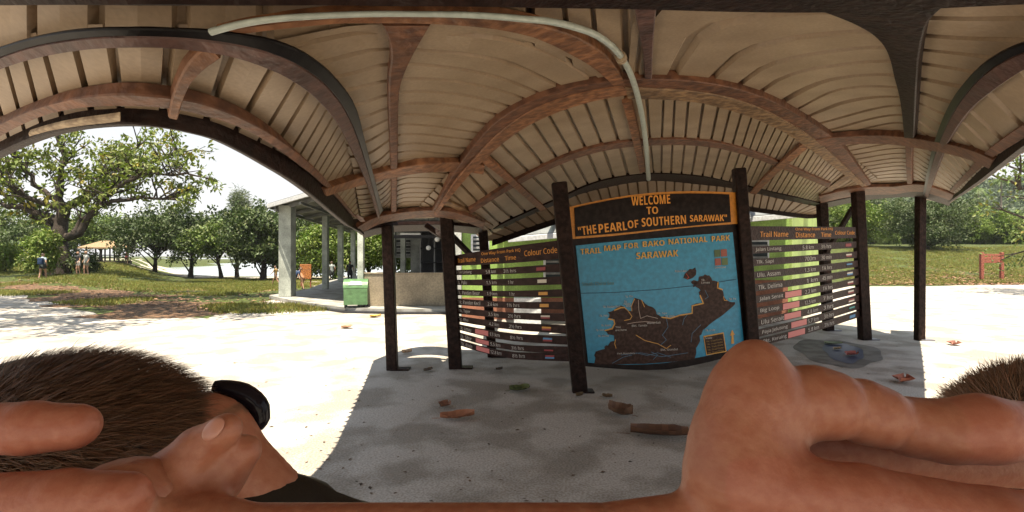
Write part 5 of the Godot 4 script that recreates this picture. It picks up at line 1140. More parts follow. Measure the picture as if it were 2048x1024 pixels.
# ---------------------------------------------------------------- the sign and the trail boards
func map_sign() -> void:
	var o := thing("map_sign", "big park sign, orange framed heading over a blue trail map between posts", "sign")
	var f := board_frame(SIGN_AT)
	part("post", bar(Vector3(0.897, 0.002, -6.75), Vector3(0.62, 2.77, -6.75), 0.2, 0.13), M.dark, o)
	part("post", bar(Vector3(3.607, 0.002, -7.6), Vector3(3.365, 3.1, -7.6), 0.17, 0.14), M.dark, o)
	part("base_plate", box(Vector3(0.85, 0.004, -6.86), Vector3(1.08, 0.028, -6.68)), M.dark, o)
	var head := part("heading_board", plate(pts2(SIGN.head_outer), f, -0.05, 0.0), M.sign_orange, o)
	part("dark_field", plate(pts2(SIGN.head_inner), f, 0.003, 0.012), M.sign_dark, head)
	var st := begin()
	for w in SIGN_WORDS:
		if w[6] == "o":
			add_word(st, w, f, 0.016, true)
	part("lettering", st.commit(), M.letters_o, head)
	var panel := part("map_panel", plate(pts2(SIGN.frame), f, -0.06, -0.012), M.sign_frame, o)
	part("sea_print", plate(pts2(SIGN.blue), f, -0.008, 0.0), M.map_blue, panel)
	var land := begin()
	for k in ["land", "island", "islet"]:
		add_plate(land, pts2(SIGN[k]), f, 0.001, 0.005)
	part("land_print", done(land), M.map_land, panel)
	for l in MAP_LINES + [["k", SIGN.seam]]:
		var c: String = l[0]
		var ink := begin()
		ink_line(ink, pts2(l[1]), 0.017 if c == "Y" else 0.009 if c == "y" else 0.006, f, 0.0095 if c == "k" else 0.0085)
		part("route_print", done(ink), M["ink_" + c.to_lower()], panel)
	st = begin()
	add_plate(st, pts2(SIGN.legend), f, 0.006, 0.008)
	add_plate(st, pts2(SIGN.arrow), f, 0.006, 0.008)
	part("legend_border", done(st), M.ink_y, panel)
	part("legend_box", plate(pts2(SIGN.legend_in), f, 0.009, 0.0105), M.map_land, panel)
	for k in 4:
		part("small_picture", plate(pts2(SIGN["photo_%d" % k]), f, 0.002, 0.006), M["photo_%d" % k], panel)
	var kinds := {"d": begin(), "g": begin(), "w": begin(), "m": begin()}
	for w in SIGN_WORDS:
		if kinds.has(w[6]):
			add_word(kinds[w[6]], w, f, 0.0135, w[6] == "d")
	for k in kinds:
		part("lettering", kinds[k].commit(), M["letters_" + k], panel)

func trail_board(label: String, slats: Array, at: Array) -> void:
	var o := thing("trail_board", label, "sign", Vector3.ZERO, 0.0, "slatted trail boards beside the map")
	var f := board_frame(at)
	for i in slats.size():
		var s: Dictionary = slats[i]
		var p := part("header_board" if i == 0 else "slat", slat_mesh(pts2(s.top), pts2(s.bottom), f, -0.028, 0.0), M.board, o)
		var st := begin()
		for w in s.words:
			add_word(st, w, f, 0.004, false)
		part("lettering", st.commit(), M.letters_o if i == 0 else M.letters_w, p)
		for c in s.swatch:
			part("colour_swatch", plate(pts2(c[1]), f, 0.001, 0.006), M["swatch_" + c[0]], p)
		if s.sticker.size() > 0:
			part("sticker", plate(pts2(s.sticker), f, 0.001, 0.005), M.sticker, p)

# ---------------------------------------------------------------- buildings
func canteen() -> void:
	var o := thing("canteen_building", "open fronted white canteen with columns and a beige half wall", "building")
	var flat_frame := Transform3D(Basis(Vector3(1, 0, 0), Vector3(0, 0, -1), Vector3(0, 1, 0)), Vector3.ZERO)
	var slab := PackedVector2Array([Vector2(-10.2, 21.5), Vector2(-8.3, 19.2), Vector2(-6.58, 17.5), Vector2(-5.2, 16.3), Vector2(-3.5, 15.95), Vector2(-1.8, 15.95), Vector2(-1.7, 30), Vector2(-4, 42), Vector2(-13.2, 42), Vector2(-12.2, 34), Vector2(-10.3, 26)])
	part("floor_slab", plate(slab, flat_frame, -0.6, 0.15), M.slab, o)
	part("step", plate(PackedVector2Array([Vector2(-6.7, 17.35), Vector2(-5.3, 16.08), Vector2(-3.5, 15.72), Vector2(-1.8, 15.72), Vector2(-1.8, 15.94), Vector2(-3.5, 15.94), Vector2(-5.2, 16.28), Vector2(-6.58, 17.48)]), flat_frame, -0.1, 0.07), M.dark_grey, o)
	for c in [[-9.17, 20.9, 0.5, 3.85], [-9.32, 25.6, 0.27, 3.8], [-11.05, 33.0, 0.3, 3.8], [-12.1, 39.0, 0.3, 3.8], [-4.985, 16.9, 0.19, 4.3], [-5.6, 24.0, 0.3, 4.2], [-5.1, 24.0, 0.22, 4.2]]:
		part("column", box(Vector3(c[0] - c[2] / 2, 0.153, -c[1] - c[2] / 2), Vector3(c[0] + c[2] / 2, c[3], -c[1] + c[2] / 2)), M.column, o)
	part("half_wall", box(Vector3(-4.885, 0.153, -17.1), Vector3(-1.9, 1.21, -16.9)), M.beige_wall, o)
	part("wall_coping", box(Vector3(-4.885, 1.212, -17.13), Vector3(-1.9, 1.25, -16.87)), M.beige_wall, o)
	# roof: a sheet with rafters below it
	var p0 := Vector3(-9.75, 3.85, -20.5)
	var p1 := Vector3(-1.0, 4.75, -13.5)
	var p2 := Vector3(-1.0, 4.75, -42.0)
	var p3 := Vector3(-13.3, 3.85, -42.0)
	part("roof", plank(PackedVector3Array([p0, p0.lerp(p3, 0.5), p3]), PackedVector3Array([p1, p1.lerp(p2, 0.5), p2]), 0.06), M.roof_under, o)
	part("roof_edge", bar(p0 + Vector3(-0.03, -0.06, 0.03), p1 + Vector3(0, -0.06, 0.03), 0.16, 0.05, Vector3.UP), M.white_metal, o)
	part("roof_edge", bar(p0 + Vector3(-0.04, -0.06, 0), p3 + Vector3(-0.04, -0.06, 0), 0.14, 0.05, Vector3.UP), M.grey_metal, o)
	for k in 9:
		var t := 0.04 + 0.11 * k
		part("roof_rafter", bar(p0.lerp(p3, t) + Vector3(0.05, -0.1, 0), p1.lerp(p2, t) + Vector3(0, -0.1, 0), 0.16, 0.09, Vector3.UP), M.grey_metal, o)
	for t in [0.03, 0.2, 0.4]:
		part("roof_purlin", bar(p0.lerp(p1, t) + Vector3(0.05, -0.24, -0.1), p3.lerp(p2, t) + Vector3(0, -0.24, 0), 0.1, 0.1, Vector3.UP), M.grey_metal, o)
	# inside: back wall with a serving hatch, shutters above it, shelves on the right
	part("back_wall", box(Vector3(-6.8, 1.7, -27.2), Vector3(-3.3, 4.4, -27.0)), M.white_wall, o)
	part("back_wall", box(Vector3(-6.8, 0.153, -27.2), Vector3(-3.3, 0.85, -27.0)), M.white_wall, o)
	part("back_wall", box(Vector3(-5.35, 0.852, -27.2), Vector3(-3.3, 1.698, -27.0)), M.white_wall, o)
	for k in 6:
		part("shutter_slat", box(Vector3(-6.4, 1.76 + 0.155 * k, -26.98), Vector3(-5.36, 1.86 + 0.155 * k, -26.9)), M.dark_grey if k % 2 else M.grey_metal, o)
	part("serving_counter", box(Vector3(-6.5, 0.153, -24.8), Vector3(-3.2, 1.02, -24.2)), M.dark_grey, o)
	part("header_beam", box(Vector3(-5.0, 2.5, -20.3), Vector3(-1.8, 2.62, -20.1)), M.dark_grey, o)
	part("header_beam", box(Vector3(-5.0, 2.74, -20.3), Vector3(-1.8, 3.2, -20.1)), M.dark_grey, o)
	part("strip_lamp", box(Vector3(-4.4, 2.63, -20.24), Vector3(-3.6, 2.7, -20.16)), M.globe, o)  # white bar painted as the bright skylight gap between the beams
	for x in [-3.95, -3.35, -2.85]:
		part("shelf_upright", box(Vector3(x, 0.153, -22.1), Vector3(x + 0.07, 3.0, -21.9)), M.grey_metal, o)
	for y in [0.9, 1.5, 2.1, 2.7]:
		part("shelf", box(Vector3(-3.9, y, -22.3), Vector3(-2.8, y + 0.05, -21.8)), M.dark_grey, o)
	part("shelf_back", box(Vector3(-4.0, 0.153, -22.4), Vector3(-2.7, 3.2, -22.32)), M.dark_grey, o)
	part("side_wall", box(Vector3(-2.3, 0.153, -27.0), Vector3(-2.1, 4.2, -17.2)), M.white_wall, o)
	for p in [Vector3(-2.72, 2.4, -18.6), Vector3(-3.1, 2.1, -19.0)]:
		var s := SphereMesh.new()
		s.radius = 0.09
		s.height = 0.18
		part("globe_lamp", s, M.globe, o, p)
		part("globe_stem", bar(p + Vector3(0, 0.09, 0), p + Vector3(0, 2.0, 0), 0.02, 0.02), M.dark_grey, o)

func lime_house() -> void:
	var o := thing("lime_house", "lime green house with terracotta base behind the trail boards", "house")
	var a := Vector3(-1.42, 0, -14.5)
	part("end_pier", box(Vector3(-1.72, 0, -14.8), Vector3(-1.423, 3.1, -14.4)), M.white_wall, o)
	part("wall", box(Vector3(a.x, 0.0, -14.75), Vector3(7.85, 3.2, -14.5)), M.lime, o)
	part("base_band", box(Vector3(a.x, 0.002, -14.497), Vector3(4.0, 0.62, -14.46)), M.terracotta, o)
	part("base_band", box(Vector3(4.004, 0.002, -14.497), Vector3(7.8, 1.12, -14.46)), M.terracotta, o)
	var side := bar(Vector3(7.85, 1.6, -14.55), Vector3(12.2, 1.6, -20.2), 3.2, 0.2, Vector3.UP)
	part("side_wall", side, M.lime_sunlit, o)
	for w in [[-1.1, -0.7, 1.95, 2.35], [0.95, 1.55, 1.2, 1.75], [6.6, 7.2, 1.65, 2.2], [2.2, 3.4, 1.2, 2.1], [4.6, 5.6, 1.3, 2.1]]:
		var fr := part("window", box(Vector3(w[0] - 0.06, w[2] - 0.06, -14.497), Vector3(w[1] + 0.06, w[3] + 0.06, -14.44)), M.white_metal, o)
		part("pane", box(Vector3(w[0], w[2], -14.438), Vector3(w[1], w[3], -14.42)), M.glass_dark, fr)
		for k in 3:
			var y: float = lerpf(w[2], w[3], 0.2 + 0.3 * k)
			part("louvre", box(Vector3(w[0], y - 0.03, -14.415), Vector3(w[1], y + 0.03, -14.39)), M.grey_metal, fr)
	# eaves
	var e0 := Vector3(-0.1, 2.2, -12.6)
	var e1 := Vector3(7.6, 2.88, -13.5)
	part("eave_board", bar(e0, e1, 0.13, 0.05, Vector3.UP), M.white_metal, o)
	part("roof", plank(PackedVector3Array([e0 + Vector3(0, 0.03, -0.05), e1 + Vector3(0, 0.03, -0.05)]), PackedVector3Array([Vector3(-0.4, 3.25, -16.5), Vector3(8.2, 3.5, -16.5)]), 0.06), M.grey_metal, o)
	tag(part(numbered("white_box"), box(Vector3(0.05, 0.004, -13.6), Vector3(0.75, 0.72, -13.2)), M.white_metal, self), "white chest against the lime house, seen through the left board", "chest")

func green_bin() -> void:
	var o := thing("rubbish_bin", "green metal bin with curved lid beside the canteen half wall", "bin", Vector3(-5.02, 0.153, -16.5), 0.22)
	var profile := PackedVector2Array([Vector2(-0.3, 0.1), Vector2(0.3, 0.1), Vector2(0.33, 0.62)])
	var lid := PackedVector2Array([Vector2(0.335, 0.63)])
	for k in 9:
		var t := k / 8.0 * PI * 0.5
		lid.append(Vector2(0.02 + 0.315 * cos(t), 0.63 + 0.27 * sin(t)))
	lid.append_array(PackedVector2Array([Vector2(-0.28, 0.9), Vector2(-0.32, 0.85), Vector2(-0.33, 0.63)]))
	profile.append_array(PackedVector2Array([Vector2(-0.33, 0.62)]))
	var f := Transform3D(Basis(Vector3(0, 0, 1), Vector3.UP, Vector3(-1, 0, 0)), Vector3.ZERO)
	part("bin_body", plate(profile, f, -0.36, 0.36), M.bin, o)
	part("lid", plate(lid, f, -0.375, 0.375), M.bin, o)
	part("pale_patch", plate(PackedVector2Array([Vector2(-0.22, 0), Vector2(0.2, 0), Vector2(0.17, 0.14), Vector2(-0.14, 0.16)]), Transform3D(Basis(Vector3(1, 0, 0), Vector3(0, 0.75, -0.66), Vector3(0, 0.66, 0.75)), Vector3(0, 0.73, 0.325)), 0.0, 0.004), M.bin_patch, o)  # paler grey green plate on the curved lid
	for s in [-1.0, 1.0]:
		for z in [-0.25, 0.25]:
			part("leg", bar(Vector3(0.32 * s, 0, z), Vector3(0.32 * s, 0.14, z), 0.05, 0.05), M.dark_grey, o)

func gazebo() -> void:
	var o := thing("thatched_hut", "small open hut with thatched roof by the shore", "hut", on_ground(-47.4, 60.0), 0.1)
	for x in [-1.5, -0.5, 0.5, 1.5]:
		for z in [-1.2, 1.2]:
			part("post", bar(Vector3(x, -0.2, z), Vector3(x, 1.75, z), 0.13, 0.13), M.bark, o)
	for z in [-1.2, 1.2]:
		for y in [0.45, 0.75]:
			part("rail", box(Vector3(-1.5, y, z - 0.04), Vector3(1.5, y + 0.1, z + 0.04)), M.bark, o)
	var st := begin()
	st.set_smooth_group(-1)
	var lo := [Vector3(-2.1, 1.7, -1.7), Vector3(2.1, 1.7, -1.7), Vector3(2.1, 1.7, 1.7), Vector3(-2.1, 1.7, 1.7)]
	var hi := [Vector3(-0.6, 2.5, -0.1), Vector3(0.6, 2.5, -0.1), Vector3(0.6, 2.5, 0.1), Vector3(-0.6, 2.5, 0.1)]
	for k in 4:
		quad(st, lo[k], lo[(k + 1) % 4], hi[(k + 1) % 4], hi[k])
		quad(st, lo[k], lo[(k + 1) % 4], lo[(k + 1) % 4] - Vector3(0, 0.15, 0), lo[k] - Vector3(0, 0.15, 0))
	quad(st, hi[0], hi[1], hi[2], hi[3])
	part("thatch", done(st), M.thatch, o)
	part("floor", box(Vector3(-1.8, -0.2, -1.5), Vector3(1.8, 0.12, 1.5)), M.bark, o)

# ---------------------------------------------------------------- people close to the eye
func hair_on(o: Node, centre: Vector3, radii: Vector3, count: int, sd: int, low: float, base := Color(0.12, 0.07, 0.04)) -> void:
	var r := RandomNumberGenerator.new()
	r.seed = sd
	var st := begin()
	st.set_smooth_group(-1)
	var prev := [Vector3(-0.00032, 0, 0), Vector3(0.00032, 0, 0)]
	for i in 4:
		var t := (i + 1) / 4.0
		var w := 0.00032 * (1.0 - t * 0.85)
		var c := Vector3(0, 0.02 * t - 0.002 * t * t, -0.004 * t * t)
		var now := [c + Vector3(-w, 0, 0), c + Vector3(w, 0, 0)]
		st.set_color(Color(1, 1, 1))
		quad(st, prev[0], prev[1], now[1], now[0])
		prev = now
	var mesh := done(st)
	var spots := []
	while spots.size() < count:
		var d := Vector3(r.randfn(), r.randfn(), r.randfn()).normalized()
		if d.y < low + 0.25 * d.x:
			continue
		var p := centre + d * radii * 1.0
		var n := (d / radii).normalized()
		var whorl := Vector3(0.35, 0.1, 0.15)
		var flow := (Vector3(0.9, -0.25, -0.2) + (d - whorl) * 0.7 + Vector3(r.randfn(), r.randfn(), r.randfn()) * 0.16).normalized()
		var y := (n * 0.26 + flow * 0.95).normalized()
		var x := y.cross(n).normalized()
		if x.length() < 0.5:
			continue
		var b := Basis(x, y, x.cross(y)) * Basis(Vector3.UP, r.randf_range(-0.6, 0.6))
		var g := r.randf_range(0.6, 1.5)
		spots.append([Transform3D(b.scaled(Vector3.ONE * r.randf_range(0.7, 1.35)), p), Color(base.r * g * r.randf_range(0.95, 1.3), base.g * g, base.b * g)])
	var h := scatter("hair", mesh, spots, M.hair, o)
	h.set_meta("kind", "stuff")

func photographer() -> void:
	var o := thing("person", "person with short brown hair and sunglasses, hands raised round the camera", "person")
	var skin := Color(0.4, 0.175, 0.105)
	var pink := Color(0.42, 0.165, 0.105)
	var scalp := Color(0.05, 0.032, 0.02)
	var black := Color(0.012, 0.012, 0.014)
	var h := Vector3(-0.372, 1.61, -0.43)
	var beard := Color(0.22, 0.115, 0.07)
	# near parts, fine cells: head, neck, hands
	var fine := [
		[h + Vector3(-0.025, 0.012, 0), h + Vector3(0.03, 0.004, 0), 0.093, 0.089, scalp, 0.04],
		[h + Vector3(0.06, 0.0, -0.02), h + Vector3(0.098, 0.025, -0.03), 0.06, 0.034, beard, 0.02],
		[h + Vector3(0.098, 0.025, -0.03), h + Vector3(0.158, -0.022, -0.03), 0.034, 0.024, skin, 0.02],
		[h + Vector3(0.0, -0.09, 0.0), h + Vector3(0.05, -0.24, 0.03), 0.062, 0.066, skin, 0.03],
		[h + Vector3(0.125, -0.06, -0.06), h + Vector3(0.14, -0.075, -0.06), 0.016, 0.013, skin, 0.012],
		[h + Vector3(0.072, -0.075, 0.04), h + Vector3(0.08, -0.05, 0.045), 0.014, 0.018, skin, 0.01],
	]
	hair_on(o, h + Vector3(0.0, 0.01, 0), Vector3(0.114, 0.092, 0.096), 42000, 7, -0.35)
	# sunglasses on the far side of the face
	var rim := PackedVector3Array([h + Vector3(0.092, 0.068, -0.05), h + Vector3(0.112, 0.062, -0.055), h + Vector3(0.126, 0.05, -0.06), h + Vector3(0.131, 0.036, -0.06), h + Vector3(0.128, 0.026, -0.055)])
	part("sunglasses", tube(smooth_line(rim, 14), [0.005, 0.007, 0.008, 0.009, 0.01, 0.01, 0.01, 0.01, 0.01, 0.009, 0.009, 0.008, 0.007, 0.005], 8), M.lens, o)
	# right hand: thumb stub, bent finger, palm edge; all as one form with the wrist below
	var soft := 0.009
	var hands := [
		[Vector3(0.1297, 1.7426, -0.2720), Vector3(0.1290, 1.7269, -0.2700), 0.0127, 0.0234, skin, soft],
		[Vector3(0.1280, 1.7269, -0.2700), Vector3(0.1183, 1.7002, -0.2640), 0.0234, 0.0249, skin, soft],
		[Vector3(0.1183, 1.7002, -0.2640), Vector3(0.1071, 1.6875, -0.2600), 0.0249, 0.0198, skin, soft],
		[Vector3(0.1361, 1.7142, -0.2680), Vector3(0.1602, 1.7231, -0.2660), 0.0152, 0.0173, skin, soft],
		[Vector3(0.1564, 1.7254, -0.2660), Vector3(0.1650, 1.7233, -0.2640), 0.0178, 0.0173, skin, 0.003],
		[Vector3(0.1808, 1.7198, -0.2640), Vector3(0.1879, 1.7177, -0.2620), 0.0168, 0.0157, skin, 0.001],
		[Vector3(0.2036, 1.7127, -0.2620), Vector3(0.2189, 1.7116, -0.2580), 0.0152, 0.0145, skin, 0.001],
		[Vector3(0.2189, 1.7116, -0.2580), Vector3(0.2351, 1.7137, -0.2560), 0.0145, 0.0160, pink, 0.006],
		[Vector3(0.2351, 1.7137, -0.2560), Vector3(0.2783, 1.7111, -0.2580), 0.0157, 0.0132, pink, 0.006],
		[Vector3(0.1361, 1.6939, -0.2900), Vector3(0.2884, 1.6857, -0.2900), 0.0168, 0.0163, skin, 0.004],
		[Vector3(0.1158, 1.6893, -0.2480), Vector3(0.1615, 1.6893, -0.2340), 0.0168, 0.0142, pink, 0.010],
		[Vector3(0.1615, 1.6893, -0.2340), Vector3(0.2123, 1.6827, -0.2240), 0.0142, 0.0147, pink, 0.004],
		[Vector3(0.2123, 1.6827, -0.2240), Vector3(0.2986, 1.6786, -0.2200), 0.0147, 0.0152, pink, 0.004],
		[Vector3(0.1056, 1.6685, -0.2600), Vector3(0.0447, 1.6604, -0.2600), 0.0127, 0.0127, skin, 0.010],
	]
	var left := [
		[Vector3(-0.2752, 1.7121, -0.2600), Vector3(-0.2448, 1.7127, -0.2600), 0.0127, 0.0129, pink, 0.003],
		[Vector3(-0.2448, 1.7127, -0.2600), Vector3(-0.2250, 1.7121, -0.2640), 0.0129, 0.0114, pink, 0.003],
		[Vector3(-0.2752, 1.6842, -0.2400), Vector3(-0.2118, 1.6857, -0.2420), 0.0117, 0.0127, pink, 0.003],
		[Vector3(-0.2118, 1.6857, -0.2420), Vector3(-0.1859, 1.6847, -0.2460), 0.0127, 0.0112, pink, 0.003],
		[Vector3(-0.1864, 1.6736, -0.2800), Vector3(-0.1724, 1.6918, -0.2820), 0.0213, 0.0132, skin, 0.006],
		[Vector3(-0.1724, 1.6934, -0.2820), Vector3(-0.1554, 1.7061, -0.2780), 0.0117, 0.0086, skin, 0.005],
		[Vector3(-0.1635, 1.6761, -0.2860), Vector3(-0.1503, 1.6903, -0.2880), 0.0142, 0.0091, skin, 0.003],
		[Vector3(-0.1965, 1.6685, -0.2600), Vector3(-0.1508, 1.6609, -0.2600), 0.0152, 0.0132, skin, 0.010],
		[Vector3(-0.1508, 1.6609, -0.2600), Vector3(0.0447, 1.6609, -0.2600), 0.0127, 0.0127, skin, 0.012],
	]
	# arms run down from the hands to the shoulders, out of view
	var arms := [
		[Vector3(0.1158, 1.6710, -0.2600), Vector3(0.16, 1.46, -0.34), 0.024, 0.036, skin, 0.02],
		[Vector3(0.16, 1.46, -0.34), Vector3(-0.13, 1.34, -0.42), 0.042, 0.05, skin, 0.03],
		[Vector3(-0.1965, 1.6723, -0.2600), Vector3(-0.42, 1.46, -0.2), 0.026, 0.036, skin, 0.02],
		[Vector3(-0.42, 1.46, -0.2), Vector3(-0.55, 1.4, -0.42), 0.042, 0.05, skin, 0.03],
	]
	var nail := SphereMesh.new()
	nail.radius = 0.0052
	nail.height = 0.0032
	var nl := part("thumb_nail", nail, M.nail, o, Vector3(-0.1579, 1.7086, -0.2705))
	var nn := Vector3(-0.3, 0.45, 0.84).normalized()
	var na := (Vector3(0.78, 0.62, 0.0) - nn * nn.dot(Vector3(0.78, 0.62, 0.0))).normalized()
	nl.basis = Basis(na * 1.35, nn, na.cross(nn))
	var trunk := [
		[Vector3(-0.34, 0.95, -0.44), Vector3(-0.34, 1.3, -0.43), 0.15, 0.16, black, 0.08],
		[Vector3(-0.54, 1.39, -0.42), Vector3(-0.15, 1.39, -0.43), 0.075, 0.085, black, 0.09],
		[Vector3(-0.30, 1.50, -0.46), Vector3(-0.215, 1.562, -0.46), 0.07, 0.036, black, 0.04],
		[Vector3(-0.215, 1.562, -0.46), Vector3(-0.135, 1.545, -0.46), 0.036, 0.032, black, 0.04],
		[Vector3(-0.25, 0.92, -0.44), Vector3(-0.24, 0.5, -0.45), 0.1, 0.075, Color(0.05, 0.05, 0.06), 0.05],
		[Vector3(-0.43, 0.92, -0.44), Vector3(-0.44, 0.5, -0.45), 0.1, 0.075, Color(0.05, 0.05, 0.06), 0.05],
		[Vector3(-0.24, 0.5, -0.45), Vector3(-0.23, 0.09, -0.43), 0.07, 0.045, skin, 0.03],
		[Vector3(-0.44, 0.5, -0.45), Vector3(-0.45, 0.09, -0.43), 0.07, 0.045, skin, 0.03],
		[Vector3(-0.23, 0.05, -0.43), Vector3(-0.22, 0.045, -0.6), 0.048, 0.042, black, 0.02],
		[Vector3(-0.45, 0.05, -0.43), Vector3(-0.46, 0.045, -0.6), 0.048, 0.042, black, 0.02],
	]
	var whole := begin()
	for piece in [body_mesh(trunk, 0.02), body_mesh(arms, 0.012), body_mesh(fine, 0.006), body_mesh(left, 0.0026), body_mesh(hands, 0.0024)]:
		whole.append_from(piece, 0, Transform3D())
	part("body", whole.commit(), M.skin, o)

func added_figure() -> void:  # added figure: the same head showing again at the right edge
	var o := thing("person", "figure added at the right edge to repeat the brown hair of the first person", "person")
	var h := Vector3(0.545, 1.605, -0.5)
	var skin := Color(0.5, 0.245, 0.155)
	var scalp := Color(0.05, 0.032, 0.02)
	var b := [
		[h + Vector3(0.03, 0, 0), h + Vector3(-0.02, 0.0, 0), 0.09, 0.085, scalp, 0.04],
		[h + Vector3(0.02, -0.07, -0.03), h + Vector3(0.0, -0.11, -0.05), 0.07, 0.045, skin, 0.03],
		[h + Vector3(0.02, -0.08, 0), h + Vector3(0.03, -0.25, 0), 0.06, 0.065, skin, 0.03],
		[Vector3(0.4, 1.32, -0.5), Vector3(0.74, 1.32, -0.5), 0.08, 0.08, Color(0.2, 0.2, 0.22), 0.08],
		[Vector3(0.57, 0.9, -0.5), Vector3(0.57, 1.25, -0.5), 0.15, 0.15, Color(0.2, 0.2, 0.22), 0.08],
		[Vector3(0.49, 0.9, -0.5), Vector3(0.48, 0.08, -0.5), 0.1, 0.05, Color(0.04, 0.05, 0.08), 0.05],
		[Vector3(0.65, 0.9, -0.5), Vector3(0.66, 0.08, -0.5), 0.1, 0.05, Color(0.04, 0.05, 0.08), 0.05],
		[Vector3(0.48, 0.05, -0.48), Vector3(0.48, 0.045, -0.63), 0.05, 0.042, Color(0.03, 0.03, 0.03), 0.02],
		[Vector3(0.66, 0.05, -0.48), Vector3(0.66, 0.045, -0.63), 0.05, 0.042, Color(0.03, 0.03, 0.03), 0.02],
		[Vector3(0.38, 1.3, -0.5), Vector3(0.33, 1.05, -0.48), 0.05, 0.04, skin, 0.02],
		[Vector3(0.33, 1.05, -0.48), Vector3(0.35, 0.82, -0.53), 0.04, 0.03, skin, 0.02],
		[Vector3(0.76, 1.3, -0.5), Vector3(0.81, 1.05, -0.48), 0.05, 0.04, skin, 0.02],
		[Vector3(0.81, 1.05, -0.48), Vector3(0.79, 0.82, -0.53), 0.04, 0.03, skin, 0.02],
	]
	part("body", body_mesh(b, 0.016), M.skin, o)
	hair_on(o, h, Vector3(0.112, 0.086, 0.09), 24000, 9, -0.45)

# ---------------------------------------------------------------- leaves on the floor
func fallen_leaf(label: String, at: Vector3, long: float, wide: float, turn: float, color: Color, curl: float, sd: int) -> void:
	var r := RandomNumberGenerator.new()
	r.seed = sd
	var st := begin()
	st.set_smooth_group(0)
	var n := 9
	var grid := []
	for i in n + 1:
		var t := float(i) / n
		var w := wide * 0.5 * pow(sin(PI * clampf(t * 0.94 + 0.03, 0, 1)), 0.75) * r.randf_range(0.75, 1.15)
		var row := []
		for k in 5:
			var s := (k - 2) / 2.0
			row.append(Vector3((t - 0.5) * long, 0.006 + curl * (absf(s) ** 1.5 * 0.9 + (t - 0.4) * (t - 0.4) * 1.2) + r.randf_range(0, 0.006), s * w + 0.06 * long * sin(t * 3.0 + sd)))
		grid.append(row)
	for i in n:
		for k in 4:
			var g := r.randf_range(0.7, 1.2)
			st.set_color(Color(color.r * g, color.g * g, color.b * g))
			quad(st, grid[i][k], grid[i + 1][k], grid[i + 1][k + 1], grid[i][k + 1])
	add_tube(st, PackedVector3Array([Vector3(-long * 0.5, 0.01, 0.0), Vector3(-long * 0.62, 0.014, 0.01), Vector3(-long * 0.74, 0.008, 0.0)]), [0.003, 0.003, 0.002], 5)
	var o := part(numbered("fallen_leaf"), done(st), M.fallen, self, at)
	o.rotation.y = turn
	tag(o, label, "leaf", "dry leaves on the concrete")

# ================================================================
func _ready() -> void:
	rng.seed = 20
	# camera
	var cam := Camera3D.new()
	cam.name = "camera"
	cam.position = Vector3(0, 1.8, 0)
	cam.fov = rad_to_deg(2.0 * atan(0.5))
	cam.near = 0.05
	cam.far = 6000.0
	add_child(cam)
	cam.current = true
	# sky, air and exposure
	var sky := ProceduralSkyMaterial.new()
	sky.sky_top_color = Color(0.74, 0.79, 0.86)
	sky.sky_horizon_color = Color(0.96, 0.955, 0.94)
	sky.sky_curve = 0.25
	sky.ground_bottom_color = Color(0.4, 0.38, 0.34)
	sky.ground_horizon_color = Color(0.75, 0.76, 0.76)
	sky.sun_angle_max = 20.0
	var env := Environment.new()
	env.background_mode = Environment.BG_SKY
	env.sky = Sky.new()
	env.sky.sky_material = sky
	env.background_energy_multiplier = 0.5
	env.tonemap_mode = Environment.TONE_MAPPER_LINEAR
	env.tonemap_exposure = 2.6
	env.fog_enabled = true
	env.fog_density = 0.0002
	env.fog_light_color = Color(0.9, 0.92, 0.95)
	env.sdfgi_enabled = true
	env.ssao_enabled = true
	env.ssil_enabled = true
	var we := WorldEnvironment.new()
	we.name = "environment"
	we.environment = env
	add_child(we)
	var sun := DirectionalLight3D.new()
	sun.name = "sun"
	sun.light_energy = 1.6
	sun.light_color = Color(1.0, 0.95, 0.86)
	sun.light_angular_distance = 0.5
	sun.shadow_enabled = true
	add_child(sun)
	sun.look_at_from_position(Vector3.ZERO, Vector3(0.0, -1.0, -0.3), Vector3.FORWARD)
	make_materials()
	setting_out()
	shelter()
	map_sign()
	trail_board("left slatted trail board beside the map, nine trail rows under an orange heading", LEFT_SLATS, LEFT_BOARD_AT)
	trail_board("right slatted trail board between the map and the lawn, five pink stickers", RIGHT_SLATS, RIGHT_BOARD_AT)
	canteen()
	lime_house()
	green_bin()
	gazebo()
	vegetation()
	small_things()
	visitors()
	photographer()
	added_figure()

